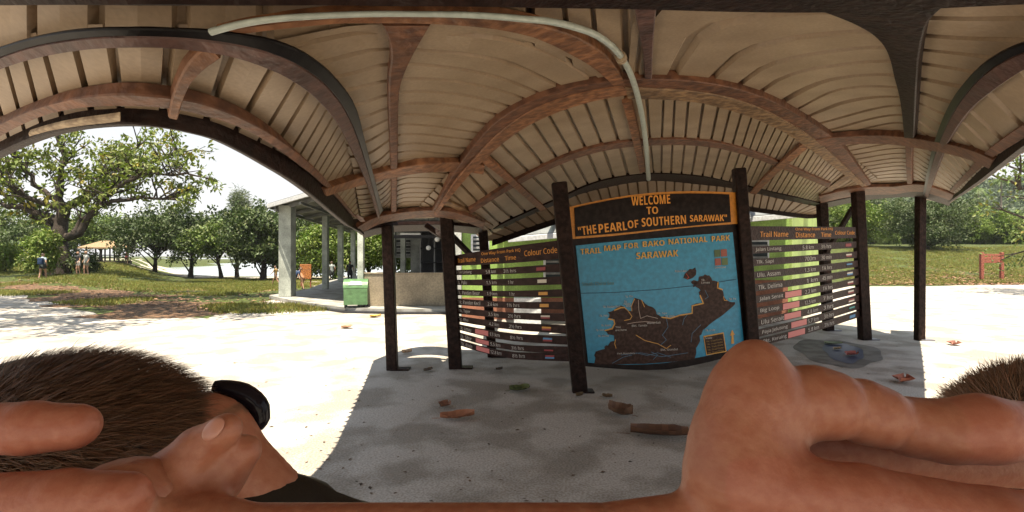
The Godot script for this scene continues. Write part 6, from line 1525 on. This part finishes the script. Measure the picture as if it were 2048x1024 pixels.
func setting_out() -> void:
	var xs := [-2500.0, -900.0, -400.0, -220.0]
	var ds := [-400.0, -60.0, -20.0]
	var x := -160.0
	while x <= 160.0:
		xs.append(x)
		x += 4.0
	xs.append_array([220.0, 400.0, 900.0, 2500.0])
	var d := 0.0
	while d <= 150.0:
		ds.append(d)
		d += 3.0
	ds.append_array([200.0, 320.0, 600.0, 1200.0, 2500.0])
	setting("ground", terrain_sheet(xs, ds), M.grass)
	# concrete court
	var court := wobbly([Vector2(-46, 31.5), Vector2(-30, 29.5), Vector2(-17.1, 19.2), Vector2(-12.3, 15.3), Vector2(-8.8, 14.7), Vector2(-9.2, 16.8), Vector2(-10.0, 20.8), Vector2(-9.6, 24), Vector2(6, 24), Vector2(14.0, 29.0), Vector2(21, 30.6), Vector2(26, 30.6), Vector2(29.5, 32.5), Vector2(50, 36), Vector2(60, -30), Vector2(-60, -30)], 0.5, 1.5, 3)
	setting("concrete_court", ground_patch(court, 0.004, 8.0), M.concrete)
	# bare soil under the big tree
	var soil := wobbly([Vector2(-34, 31.5), Vector2(-29, 29.3), Vector2(-22, 23.8), Vector2(-17.1, 19.4), Vector2(-12.3, 15.6), Vector2(-9.0, 15.0), Vector2(-9.6, 17.5), Vector2(-12, 20.5), Vector2(-15, 22.5), Vector2(-19.5, 26.5), Vector2(-26, 30), Vector2(-33, 34)], 1.6, 0.6, 4)
	setting("bare_soil", ground_patch(soil, 0.010, 4.0), M.soil)
	var path := wobbly([Vector2(-30, 52), Vector2(-22, 45), Vector2(-17.5, 39), Vector2(-13, 34), Vector2(-10.6, 27), Vector2(-10.9, 30), Vector2(-13.5, 36), Vector2(-14, 44), Vector2(-22, 54), Vector2(-28, 60)], 0.4, 1.0, 5)
	setting("sand_path", ground_patch(path, 0.012, 4.0), M.sand)
	var beach := wobbly([Vector2(-46, 62), Vector2(-36, 57), Vector2(-26, 56), Vector2(-6, 60), Vector2(-4, 130), Vector2(-130, 130), Vector2(-95, 90)], 1.0, 2.0, 6)
	setting("beach_sand", ground_patch(beach, 0.015, 8.0), M.sand)
	var st := begin()
	quad(st, Vector3(-2500, -1.6, -84), Vector3(-6, -1.6, -84), Vector3(-6, -1.6, -2500), Vector3(-2500, -1.6, -2500))
	setting("sea", done(st), M.sea)
	# wet floor below the right board
	var ring := PackedVector2Array()
	var inner := PackedVector2Array()
	for k in 40:
		var a := TAU * k / 40.0
		var w := 1.0 + 0.08 * sin(3 * a + 1.0) + 0.05 * sin(7 * a)
		ring.append(Vector2(6.12 + 0.78 * cos(a) * w + 0.55 * sin(a) * w, 9.65 + 1.35 * sin(a) * w))
		inner.append(Vector2(6.2 + 0.36 * cos(a) * w + 0.5 * sin(a) * w, 9.6 + 1.0 * sin(a) * w))
	var flat_frame := Transform3D(Basis(Vector3(1, 0, 0), Vector3(0, 0, -1), Vector3(0, 1, 0)), Vector3.ZERO)
	setting("damp_floor", plate(ring, flat_frame, 0.007, 0.008), M.damp)
	setting("puddle", plate(inner, flat_frame, 0.0115, 0.012), M.wet)

func vegetation() -> void:
	var almond_clump := leaf_clump(9, 0.34, 0.3, 0.15, 1)
	var broad := leaf_clump(16, 0.55, 0.34, 0.18, 2)
	var small_leaf := leaf_clump(22, 0.5, 0.2, 0.1, 3)
	var needle := leaf_clump(22, 0.5, 0.5, 0.05, 4)
	# the big spreading tree on the left: limbs given from its foot
	limb_tree("almond_tree", "big spreading tree with dark limbs and yellow green leaves on the lawn", on_ground(-35.2, 40.0), [
		[[0, -0.4, 0, 0.1, 1.6, 0, -0.1, 3.2, 0.1, 0.2, 5.0, 0], 0.62, 0.42, 0],
		[[0.15, 4.6, 0, 0.0, 6.5, 0.3, 0.4, 8.6, 0.2, 0.1, 11.2, 0.5], 0.36, 0.06, 26],
		[[0.1, 4.2, 0, -2.0, 5.0, 0.5, -4.6, 5.6, 0.6, -7.5, 5.9, 1.0], 0.3, 0.05, 26],
		[[0.0, 3.0, 0, -1.4, 3.9, -0.4, -3.0, 4.6, -0.8, -5.0, 7.6, -1.0], 0.26, 0.05, 22],
		[[0.1, 3.0, 0, 1.6, 3.2, 0.4, 2.4, 4.2, 0.5, 4.2, 5.6, 0.6, 7.0, 5.9, 0.4, 10.0, 5.6, 0.8], 0.36, 0.05, 30],
		[[1.2, 3.2, 0.2, 2.2, 4.6, 0, 3.2, 6.6, -0.4, 6.2, 8.4, 0.2, 9.5, 9.4, 0.6], 0.28, 0.05, 34],
		[[0.2, 5.0, 0, 1.5, 7.0, -1.0, 3.2, 8.6, -1.2, 5.5, 10.6, -1.0], 0.24, 0.05, 30],
		[[0.1, 5.4, 0, -1.6, 7.2, 0.6, -2.8, 9.0, 0.8, -4.6, 10.6, 1.0], 0.22, 0.05, 30],
		[[2.4, 4.4, 0.4, 5.0, 6.6, 1.0, 8.0, 7.6, 1.6, 11.2, 7.4, 1.6], 0.2, 0.04, 30],
		[[0.3, 5.0, 0, 0.8, 6.4, -2.0, 1.6, 8.0, -3.8, 2.6, 9.6, -5.0], 0.22, 0.05, 24],
		[[-0.1, 5.0, 0, -1.4, 6.2, 2.0, -2.4, 7.6, 3.6, -4.0, 8.6, 5.0], 0.22, 0.05, 22],
		[[-3.0, 5.1, 0.5, -4.6, 7.0, 0.8, -7.0, 8.6, 1.0, -9.4, 9.4, 1.2], 0.17, 0.04, 26],
	], leaf_clump(7, 0.4, 0.42, 0.2, 11), M.leaf_almond, 5, 0.5, 0.8)
	# two trees out of view whose branches shade the court at both sides
	limb_tree("shade_tree", "unseen tree left of the court, placed so its boughs shade the concrete", on_ground(-25.0, 17.0), [
		[[0, -0.4, 0, 0.1, 2, 0, 0.2, 5.5, 0], 0.45, 0.3, 0],
		[[0.2, 5.0, 0, 3.0, 7.2, 0.4, 7.0, 8.8, 0.6, 12.0, 9.3, 1.0], 0.24, 0.04, 34],
		[[0.2, 5.2, 0, 3.6, 8.0, 2.0, 8.4, 9.2, 4.2, 13.5, 8.8, 6.0], 0.22, 0.04, 34],
		[[0.2, 5.4, 0, 3.0, 8.4, -1.0, 8.0, 9.4, -2.4, 13.5, 9.6, -3.0], 0.22, 0.04, 34],
		[[0.2, 5.4, 0, 2.0, 8.4, -2.0, 4.6, 9.6, -4.2, 7.0, 10.0, -6.0], 0.22, 0.04, 26],
		[[0.2, 5.6, 0, 5.0, 8.6, 1.6, 11.0, 9.2, 2.6, 16.5, 9.2, 3.6], 0.22, 0.04, 44],
		[[6.0, 8.7, -1.0, 10.0, 9.4, -2.4, 14.0, 9.6, -5.0, 16.0, 9.6, -6.0], 0.14, 0.04, 30],
		[[0.1, 5.4, 0, -2.0, 8.0, 0.5, -4.0, 9.0, 1.0, -6.0, 9.6, 1.2], 0.22, 0.04, 12],
	], almond_clump, M.leaf_almond, 6, 1.4, 0.7)
	limb_tree("shade_tree", "tree at the right edge with leafy twigs hanging over the lawn", on_ground(30.5, 25.0), [
		[[0, -0.4, 0, 0.1, 2, 0, 0.1, 4.5, 0], 0.36, 0.26, 0],
		[[0.1, 4.2, 0, -2.0, 5.6, 0.0, -4.4, 5.8, 0.4, -6.6, 5.0, 0.6], 0.18, 0.03, 22],
		[[0.1, 3.2, 0, -2.0, 4.2, 0.6, -4.2, 4.0, 1.0, -6.0, 3.0, 1.2], 0.15, 0.03, 18],
		[[0.1, 4.5, 0, -1.0, 6.5, 1.0, -2.6, 8.0, 2.0, -4.4, 8.8, 3.0], 0.17, 0.03, 22],
		[[0.1, 4.5, 0, 1.5, 7.0, 0.0, 3.0, 8.5, 0.4], 0.17, 0.03, 18],
		[[0.0, 2.4, 0, -1.8, 2.8, -0.4, -3.4, 2.4, -0.6], 0.1, 0.03, 12],
	], leaf_clump(9, 0.3, 0.2, 0.1, 12), M.leaf_mid, 8, 1.0, 0.6)
	# trees along the shore
	var shore := [
		["tall_tree", "broad dark tree beside the thatched hut", -40.5, 58.0, {"tall": 7.2, "radius": 4.6, "crown_from": 2.4, "puffs": 36, "per": 26, "seed": 21, "leaf": M.leaf_dark, "clump": broad, "trunk": 0.22}],
		["tall_tree", "dense dark tree in the middle of the shore row", -34.5, 55.0, {"tall": 7.6, "radius": 4.0, "crown_from": 2.4, "puffs": 36, "per": 28, "seed": 22, "leaf": M.leaf_dark, "clump": broad, "trunk": 0.24, "lean": 0.4}],
		["tall_tree", "leaning tree with olive crown at the shore, right of the dense one", -29.5, 52.0, {"tall": 5.6, "radius": 3.2, "crown_from": 2.5, "puffs": 24, "per": 24, "seed": 23, "leaf": M.leaf_mid, "clump": broad, "trunk": 0.2, "lean": -1.2}],
		["casuarina_tree", "tall feathery tree rising above the shore row", -32.2, 60.0, {"tall": 10.5, "radius": 2.0, "crown_from": 2.2, "puffs": 26, "per": 18, "seed": 24, "leaf": M.leaf_fine, "clump": needle, "trunk": 0.2, "shape": "cone", "puff": 0.8}],
		["tall_tree", "low rounded tree at the shore left of the canteen column", -26.0, 54.0, {"tall": 4.6, "radius": 3.0, "crown_from": 2.2, "puffs": 22, "per": 22, "seed": 25, "leaf": M.leaf_mid, "clump": broad, "trunk": 0.17}],
		["tall_tree", "big tree right behind the first canteen column", -24.5, 50.0, {"tall": 7.0, "radius": 3.8, "crown_from": 2.3, "puffs": 34, "per": 24, "seed": 26, "leaf": M.leaf_dark, "clump": broad, "trunk": 0.2}],
		["tall_tree", "tree between the first and second canteen columns", -20.6, 52.0, {"tall": 6.2, "radius": 3.8, "crown_from": 1.0, "puffs": 34, "per": 24, "seed": 27, "leaf": M.leaf_dark, "clump": broad, "trunk": 0.2}],
		["tall_tree", "bright leafy tree between the thin canteen columns", -17.2, 50.0, {"tall": 6.4, "radius": 3.4, "crown_from": 0.8, "puffs": 34, "per": 24, "seed": 28, "leaf": M.leaf_light, "clump": broad, "trunk": 0.2}],
		["tall_tree", "tree seen past the farthest canteen column", -13.4, 48.0, {"tall": 6.0, "radius": 3.2, "crown_from": 0.8, "puffs": 30, "per": 24, "seed": 29, "leaf": M.leaf_mid, "clump": broad, "trunk": 0.2}],
		["tall_tree", "tree seen through the canteen serving hatch", -9.4, 44.0, {"tall": 5.6, "radius": 3.2, "crown_from": 0.5, "puffs": 28, "per": 24, "seed": 30, "leaf": M.leaf_light, "clump": broad, "trunk": 0.18}],
		["tall_tree", "dark tree behind the big spreading tree at the left edge", -66.0, 66.0, {"tall": 6.8, "radius": 4.6, "crown_from": 1.0, "puffs": 34, "per": 24, "seed": 31, "leaf": M.leaf_mid, "clump": broad, "trunk": 0.2}],
		["tall_tree", "green tree left behind the big trunk", -59.5, 64.0, {"tall": 5.6, "radius": 4.2, "crown_from": 0.6, "puffs": 34, "per": 24, "seed": 32, "leaf": M.leaf_dark, "clump": broad, "trunk": 0.2}],
		["tall_tree", "green tree right behind the big trunk", -53.0, 66.0, {"tall": 5.4, "radius": 4.0, "crown_from": 1.6, "puffs": 30, "per": 24, "seed": 33, "leaf": M.leaf_mid, "clump": broad, "trunk": 0.2}],
	]
	for s in shore:
		tree(s[0], s[1], on_ground(s[2], s[3]), s[4], "trees along the shore")
	tree("leafy_shrub", "light green young tree left of the big trunk", on_ground(-34.3, 37.5), {"tall": 3.4, "radius": 0.75, "crown_from": 0.5, "puffs": 26, "per": 12, "seed": 40, "leaf": M.leaf_light, "clump": small_leaf, "trunk": 0.05, "category": "shrub", "puff": 0.5}, "shrubs under the big tree")
	tree("leafy_shrub", "dark shrub against the big trunk", on_ground(-34.0, 40.8), {"tall": 1.5, "radius": 0.9, "crown_from": 0.1, "puffs": 16, "per": 12, "seed": 41, "leaf": M.leaf_dark, "clump": small_leaf, "trunk": 0.04, "category": "shrub", "puff": 0.4}, "shrubs under the big tree")
	tree("leafy_shrub", "shrub at the left edge behind the person with a backpack", on_ground(-41.5, 42.0), {"tall": 2.2, "radius": 1.1, "crown_from": 0.2, "puffs": 22, "per": 14, "seed": 42, "leaf": M.leaf_light, "clump": small_leaf, "trunk": 0.05, "category": "shrub", "puff": 0.6}, "shrubs under the big tree")
	# the lawn on the right
	tree("lawn_tree", "round leafy tree standing alone on the lawn", on_ground(44.6, 55.0), {"tall": 6.2, "radius": 4.3, "crown_from": 0.9, "puffs": 60, "per": 26, "seed": 50, "leaf": M.leaf_dark, "clump": small_leaf, "trunk": 0.16, "puff": 1.2})
	var wood_a := tree("wood_tree", "dense green tree in the wood beyond the lawn", on_ground(50, 84), {"tall": 8.0, "radius": 4.8, "crown_from": 0.8, "puffs": 34, "per": 24, "seed": 51, "leaf": M.leaf_mid, "clump": broad, "trunk": 0.2}, "trees of the wood")
	var wood_b := tree("wood_tree", "dense green tree in the wood beyond the lawn", on_ground(62, 88), {"tall": 9.0, "radius": 4.2, "crown_from": 1.0, "puffs": 34, "per": 24, "seed": 52, "leaf": M.leaf_dark, "clump": broad, "trunk": 0.2}, "trees of the wood")
	var wood_c := tree("wood_tree", "dense green tree in the wood beyond the lawn", on_ground(76, 86), {"tall": 6.8, "radius": 5.0, "crown_from": 0.4, "puffs": 36, "per": 24, "seed": 53, "leaf": M.leaf_light, "clump": broad, "trunk": 0.2}, "trees of the wood")
	var r := RandomNumberGenerator.new()
	r.seed = 77
	for k in 34:
		var d := r.randf_range(76.0, 112.0)
		var x := d * lerpf(0.56, 1.06, (k + r.randf()) / 34.0)
		var src: Node3D = [wood_a, wood_b, wood_c][k % 3]
		copy_of(src, on_ground(x, d), r.randf() * TAU, r.randf_range(0.4, 0.62) * d / 92.0)
	for k in 7:
		var d := r.randf_range(58.0, 70.0)
		copy_of([wood_b, wood_c][k % 2], on_ground(d * (0.57 + 0.018 * k), d), r.randf() * TAU, r.randf_range(0.5, 0.75), "tree at the lawn's far edge, seen past the right trail board")
	for k in 8:
		copy_of([wood_c, wood_b][k % 2], on_ground(66.0 * (0.88 + 0.025 * k), 70.0 - k), r.randf() * TAU, r.randf_range(0.45, 0.65), "dark bushy tree at the lawn's right edge")
	palm("tall thin palm above the wood, clear of the twigs", on_ground(91.5, 100.0), 11.6, -0.4, 60)
	palm("palm behind the hanging twigs at the right edge", on_ground(95.0, 100.0), 13.2, 0.5, 61)
	# wooded hill
	var st := begin()
	var n := FastNoiseLite.new()
	n.seed = 9
	n.frequency = 0.012
	var spots := []
	var hill := func(x: float, d: float) -> float:
		var ridge := 31.0 * exp(-pow((x - 205.0) / 75.0, 2.0)) + 26.0 * exp(-pow((x - 285.0) / 40.0, 2.0)) + 20.0 * exp(-pow((x - 90.0) / 60.0, 2.0))
		return 3.0 + ridge * smoothstep(150.0, 300.0, d) * (1.0 + 0.12 * n.get_noise_2d(x, d)) - 20.0 * smoothstep(310.0, 420.0, d)
	st.set_smooth_group(0)
	for i in 40:
		for j in 20:
			var q := []
			for e in [[0, 0], [0, 1], [1, 1], [1, 0]]:
				var x: float = 20.0 + (i + e[0]) * 10.0
				var d: float = 140.0 + (j + e[1]) * 14.0
				q.append(Vector3(x, hill.call(x, d), -d))
			quad(st, q[0], q[1], q[2], q[3])
	setting("hill", done(st), M.grass)
	for k in 5200:
		var d := r.randf_range(150.0, 318.0)
		var x := d * r.randf_range(0.5, 1.06)
		var g := r.randf_range(0.7, 1.15)
		spots.append([Transform3D(any_turn(r).scaled(Vector3.ONE * r.randf_range(5.0, 10.0)), Vector3(x, hill.call(x, d) + r.randf_range(0.5, 3.5), -d)), Color(g * r.randf_range(0.85, 1.1), g, g * 1.1)])  # bluish tint paints distance haze into the leaf colour
	var wood := scatter("hill_wood", leaf_clump(60, 0.55, 0.16, 0.12, 70), spots, M.leaf_dark, self)
	wood.set_meta("kind", "stuff")
	wood.set_meta("label", "far wood covering the hill beyond the lawn")
	wood.set_meta("category", "wood")
	# grass blades
	var bl := begin()
	bl.set_smooth_group(-1)
	for k in 26:
		var p := Vector3(r.randf_range(-0.3, 0.3), 0, r.randf_range(-0.3, 0.3))
		var a := r.randf() * TAU
		var s := Vector3(cos(a), 0, sin(a)) * 0.014
		var g := r.randf_range(0.7, 1.3)
		bl.set_color(Color(g * r.randf_range(0.9, 1.3), g, g * 0.8))
		tri(bl, p - s, p + s, p + Vector3(r.randf_range(-0.06, 0.06), r.randf_range(0.05, 0.13), r.randf_range(-0.06, 0.06)))
	var blade := done(bl)
	var tufts := []
	var cover := FastNoiseLite.new()
	cover.seed = 4
	cover.frequency = 0.09
	while tufts.size() < 15000:
		var d := r.randf_range(15.0, 58.0)
		var x := d * (r.randf_range(-1.02, -0.36) if r.randf() < 0.6 else r.randf_range(0.66, 1.02))
		if x > 0 and d < 31.5 + maxf(0, x - 26.0) * 0.2:
			continue
		if x < 0 and d < 16.0 + 0.62 * maxf(0, -x - 9.0) + 4.5 * smoothstep(9.0, 14.0, -x):
			if cover.get_noise_2d(x, d) < 0.18 or d < 15.2 + 0.62 * maxf(0, -x - 10.0):
				continue
		if x > -13.5 and x < 0 and d > 19.0:
			continue
		if cover.get_noise_2d(x * 1.4, d * 1.4) < -0.35:
			continue
		var g := r.randf_range(0.75, 1.3)
		tufts.append([Transform3D(Basis(Vector3.UP, r.randf() * TAU).scaled(Vector3.ONE * r.randf_range(0.7, 1.5)), on_ground(x, d)), Color(g * r.randf_range(0.9, 1.35), g, g * 0.8)])
	var gr := scatter("grass_blades", blade, tufts, M.blade, self)
	gr.set_meta("kind", "stuff")
	gr.set_meta("label", "short grass growing on both lawns")
	gr.set_meta("category", "grass")
	# brown leaf litter along the lawn's near edge
	var lt := begin()
	lt.set_smooth_group(-1)
	lt.set_color(Color(1, 1, 1))
	quad(lt, Vector3(-0.09, 0.02, 0), Vector3(0, 0.05, 0.05), Vector3(0.1, 0.02, 0.0), Vector3(0, 0.03, -0.05))
	var litter := done(lt)
	var bits := []
	for k in 2600:
		var d := 31.0 + absf(r.randfn()) * 6.0
		var x := d * r.randf_range(0.68, 1.0)
		var g := r.randf_range(0.5, 1.2)
		bits.append([Transform3D(Basis(Vector3.UP, r.randf() * TAU).scaled(Vector3.ONE * r.randf_range(0.7, 1.6)), on_ground(x, d) + Vector3(0, 0.02, 0)), Color(0.3 * g, 0.16 * g, 0.09 * g)])
	for k in 900:
		var d := r.randf_range(17.0, 36.0)
		var x := -d * r.randf_range(0.45, 1.0)
		if d < 15.5 + 0.62 * maxf(0, -x - 9.0):
			continue
		var g := r.randf_range(0.5, 1.2)
		bits.append([Transform3D(Basis(Vector3.UP, r.randf() * TAU).scaled(Vector3.ONE * r.randf_range(0.7, 1.4)), on_ground(x, d) + Vector3(0, 0.02, 0)), Color(0.26 * g, 0.15 * g, 0.09 * g)])
	var lo := scatter("leaf_litter", litter, bits, M.fallen, self)
	lo.set_meta("kind", "stuff")
	lo.set_meta("label", "brown leaf litter strewn over the lawn edges")
	lo.set_meta("category", "leaf litter")
	# crumbs and grit on the concrete
	var grit := []
	for k in 700:
		var d := 3.4 + pow(r.randf(), 1.6) * 16.0
		var x := d * r.randf_range(-0.75, 0.9)
		var g := r.randf_range(0.3, 1.0)
		grit.append([Transform3D(Basis(Vector3.UP, r.randf() * TAU).scaled(Vector3(1, 0.6, 1) * r.randf_range(0.08, 0.32)), Vector3(x, 0.005, -d)), Color(0.16 * g, 0.1 * g, 0.06 * g)])
	var go := scatter("floor_grit", litter, grit, M.fallen, self)
	go.set_meta("kind", "stuff")
	go.set_meta("label", "crumbs of bark and leaf on the concrete")
	go.set_meta("category", "grit")

func small_things() -> void:
	var leaves := [
		["green and brown leaf on the shaded floor before the left sign post", 0.10, 6.8, 0.25, 0.13, 0.3, Color(0.1, 0.12, 0.04), 0.03],
		["small brown leaf left of the long orange one", -0.8, 6.08, 0.14, 0.1, 1.0, Color(0.2, 0.09, 0.05), 0.025],
		["long orange brown leaf with a torn tail on the shaded floor", -0.6, 5.62, 0.34, 0.13, 0.05, Color(0.34, 0.14, 0.07), 0.035],
		["folded brown leaf in front of the map", 1.22, 5.76, 0.25, 0.15, 2.6, Color(0.17, 0.09, 0.05), 0.06],
		["large shrivelled dark brown leaf beside the raised hand", 1.45, 5.05, 0.5, 0.14, -0.25, Color(0.14, 0.065, 0.035), 0.05],
		["tan leaf on the sunlit concrete behind the corner post", -1.93, 9.4, 0.16, 0.12, 0.4, Color(0.4, 0.25, 0.14), 0.03],
		["brown leaf on the sunlit concrete farther out", -4.1, 12.7, 0.26, 0.16, 0.9, Color(0.3, 0.17, 0.1), 0.03],
		["orange leaf on the floor beyond the puddle's near edge", 5.55, 7.28, 0.26, 0.14, 0.7, Color(0.36, 0.12, 0.07), 0.04],
		["red leaf lying in the puddle", 6.1, 9.2, 0.22, 0.15, 0.2, Color(0.4, 0.12, 0.1), 0.03],
		["pale green leaf at the puddle's far edge", 6.5, 10.35, 0.3, 0.16, -0.3, Color(0.22, 0.26, 0.15), 0.02],
		["small tan leaf in the puddle's middle", 6.2, 9.75, 0.16, 0.09, 0.2, Color(0.35, 0.27, 0.17), 0.02],
		["little dark leaf at the foot of the left sign post", 0.86, 6.5, 0.11, 0.06, 0.7, Color(0.12, 0.08, 0.04), 0.02],
		["little brown leaf right of the left sign post", 1.2, 6.45, 0.12, 0.06, -0.4, Color(0.16, 0.1, 0.05), 0.02],
		["small grey brown leaf near the corner post", -1.3, 7.95, 0.16, 0.07, 0.9, Color(0.14, 0.1, 0.07), 0.02],
		["tiny dark leaf on the floor below the left trail board", -0.2, 8.0, 0.1, 0.06, 0.2, Color(0.08, 0.06, 0.04), 0.02],
		["small leaf on the sunlit court before the lawn on the right", 8.9, 10.3, 0.22, 0.13, 0.5, Color(0.26, 0.1, 0.07), 0.03],
		["yellow leaf on the sunlit court before the canteen step", -4.0, 15.0, 0.3, 0.18, 0.5, Color(0.5, 0.3, 0.06), 0.03],
	]
	for i in leaves.size():
		var l: Array = leaves[i]
		fallen_leaf(l[0], Vector3(l[1], 0.014, -l[2]), l[3] * 1.1, l[4] * 1.9, l[5], l[6], l[7] * 1.7, 100 + i)
	var o := thing("red_notice", "low red wooden notice frame on two legs on the right lawn", "sign", on_ground(32.6, 34.8))
	for s in [-1.0, 1.0]:
		part("leg", box(Vector3(0.68 * s - 0.1, -0.2, -0.09), Vector3(0.68 * s + 0.1, 1.88, 0.09)), M.red_wood, o)
	for k in 3:
		part("board", box(Vector3(-0.575, 1.16 + 0.21 * k, -0.05), Vector3(0.575, 1.35 + 0.21 * k, 0.05)), M.red_wood, o)
	var n := thing("notice_board", "orange notice board on two posts behind the first canteen column", "sign", on_ground(-13.3, 33.0))
	part("panel", box(Vector3(-0.36, 0.55, -0.04), Vector3(0.36, 1.15, 0.04)), M.orange_board, n)
	part("panel", box(Vector3(-0.36, 1.17, -0.04), Vector3(0.36, 1.5, 0.04)), M.orange_board, n)
	for s in [-1.0, 1.0]:
		part("leg", box(Vector3(0.3 * s - 0.04, -0.2, -0.1), Vector3(0.3 * s + 0.04, 0.55, -0.02)), M.red_wood, n)

func visitors() -> void:
	var navy := paint("navy", Color(0.02, 0.04, 0.09), 0.7)
	visitor("person with a dark blue backpack walking on the left lawn", on_ground(-33.0, 36.0), 1.75, 0.15, 0.16, Color(0.3, 0.36, 0.42), Color(0.015, 0.015, 0.018), Color(0.06, 0.04, 0.03), {"backpack": navy})
	visitor("person in red shorts beside the big trunk", on_ground(-35.0, 38.6), 1.7, 0.4, 0.2, Color(0.02, 0.02, 0.025), Color(0.42, 0.03, 0.03), Color(0.04, 0.03, 0.02))
	visitor("person in a black top and white shorts right of the big trunk", on_ground(-33.2, 39.2), 1.74, 2.6, 0.06, Color(0.02, 0.02, 0.025), Color(0.55, 0.52, 0.5), Color(0.05, 0.03, 0.02))
	visitor("person in a white top next to the one in black", on_ground(-32.6, 39.2), 1.78, 2.9, 0.05, Color(0.6, 0.6, 0.58), Color(0.3, 0.27, 0.2), Color(0.3, 0.26, 0.2))
	visitor("person in an ochre shirt striding along the sandy path", on_ground(-18.0, 39.0), 1.42, 1.5, 0.42, Color(0.32, 0.2, 0.06), Color(0.14, 0.08, 0.05), Color(0.02, 0.02, 0.02))
	visitor("person in dark blue bending over behind the first canteen column", on_ground(-12.6, 29.6), 1.4, -1.2, 0.12, Color(0.02, 0.05, 0.12), Color(0.02, 0.02, 0.03), Color(0.02, 0.02, 0.02), {"bend": 0.7, "long": true})
	visitor("person in orange stooping before the orange notice board", on_ground(-12.5, 30.6), 1.25, 0.9, 0.3, Color(0.36, 0.15, 0.06), Color(0.16, 0.08, 0.04), Color(0.05, 0.03, 0.02), {"bend": 0.8})
	visitor("person in grey trousers by the second canteen column", Vector3(-12.6, 0.0, -35.8), 1.4, 0.6, 0.08, Color(0.32, 0.36, 0.36), Color(0.03, 0.03, 0.035), Color(0.1, 0.07, 0.05), {"long": true})
	visitor("person in black behind the green bin", Vector3(-9.5, 0.153, -30.0), 1.35, 0.2, 0.05, Color(0.012, 0.012, 0.015), Color(0.015, 0.015, 0.018), Color(0.01, 0.01, 0.01), {"long": true})
	visitor("small figure in red beside the thatched hut", on_ground(-45.2, 60.0), 1.5, 0.4, 0.05, Color(0.35, 0.06, 0.05), Color(0.1, 0.05, 0.05), Color(0.03, 0.02, 0.02))
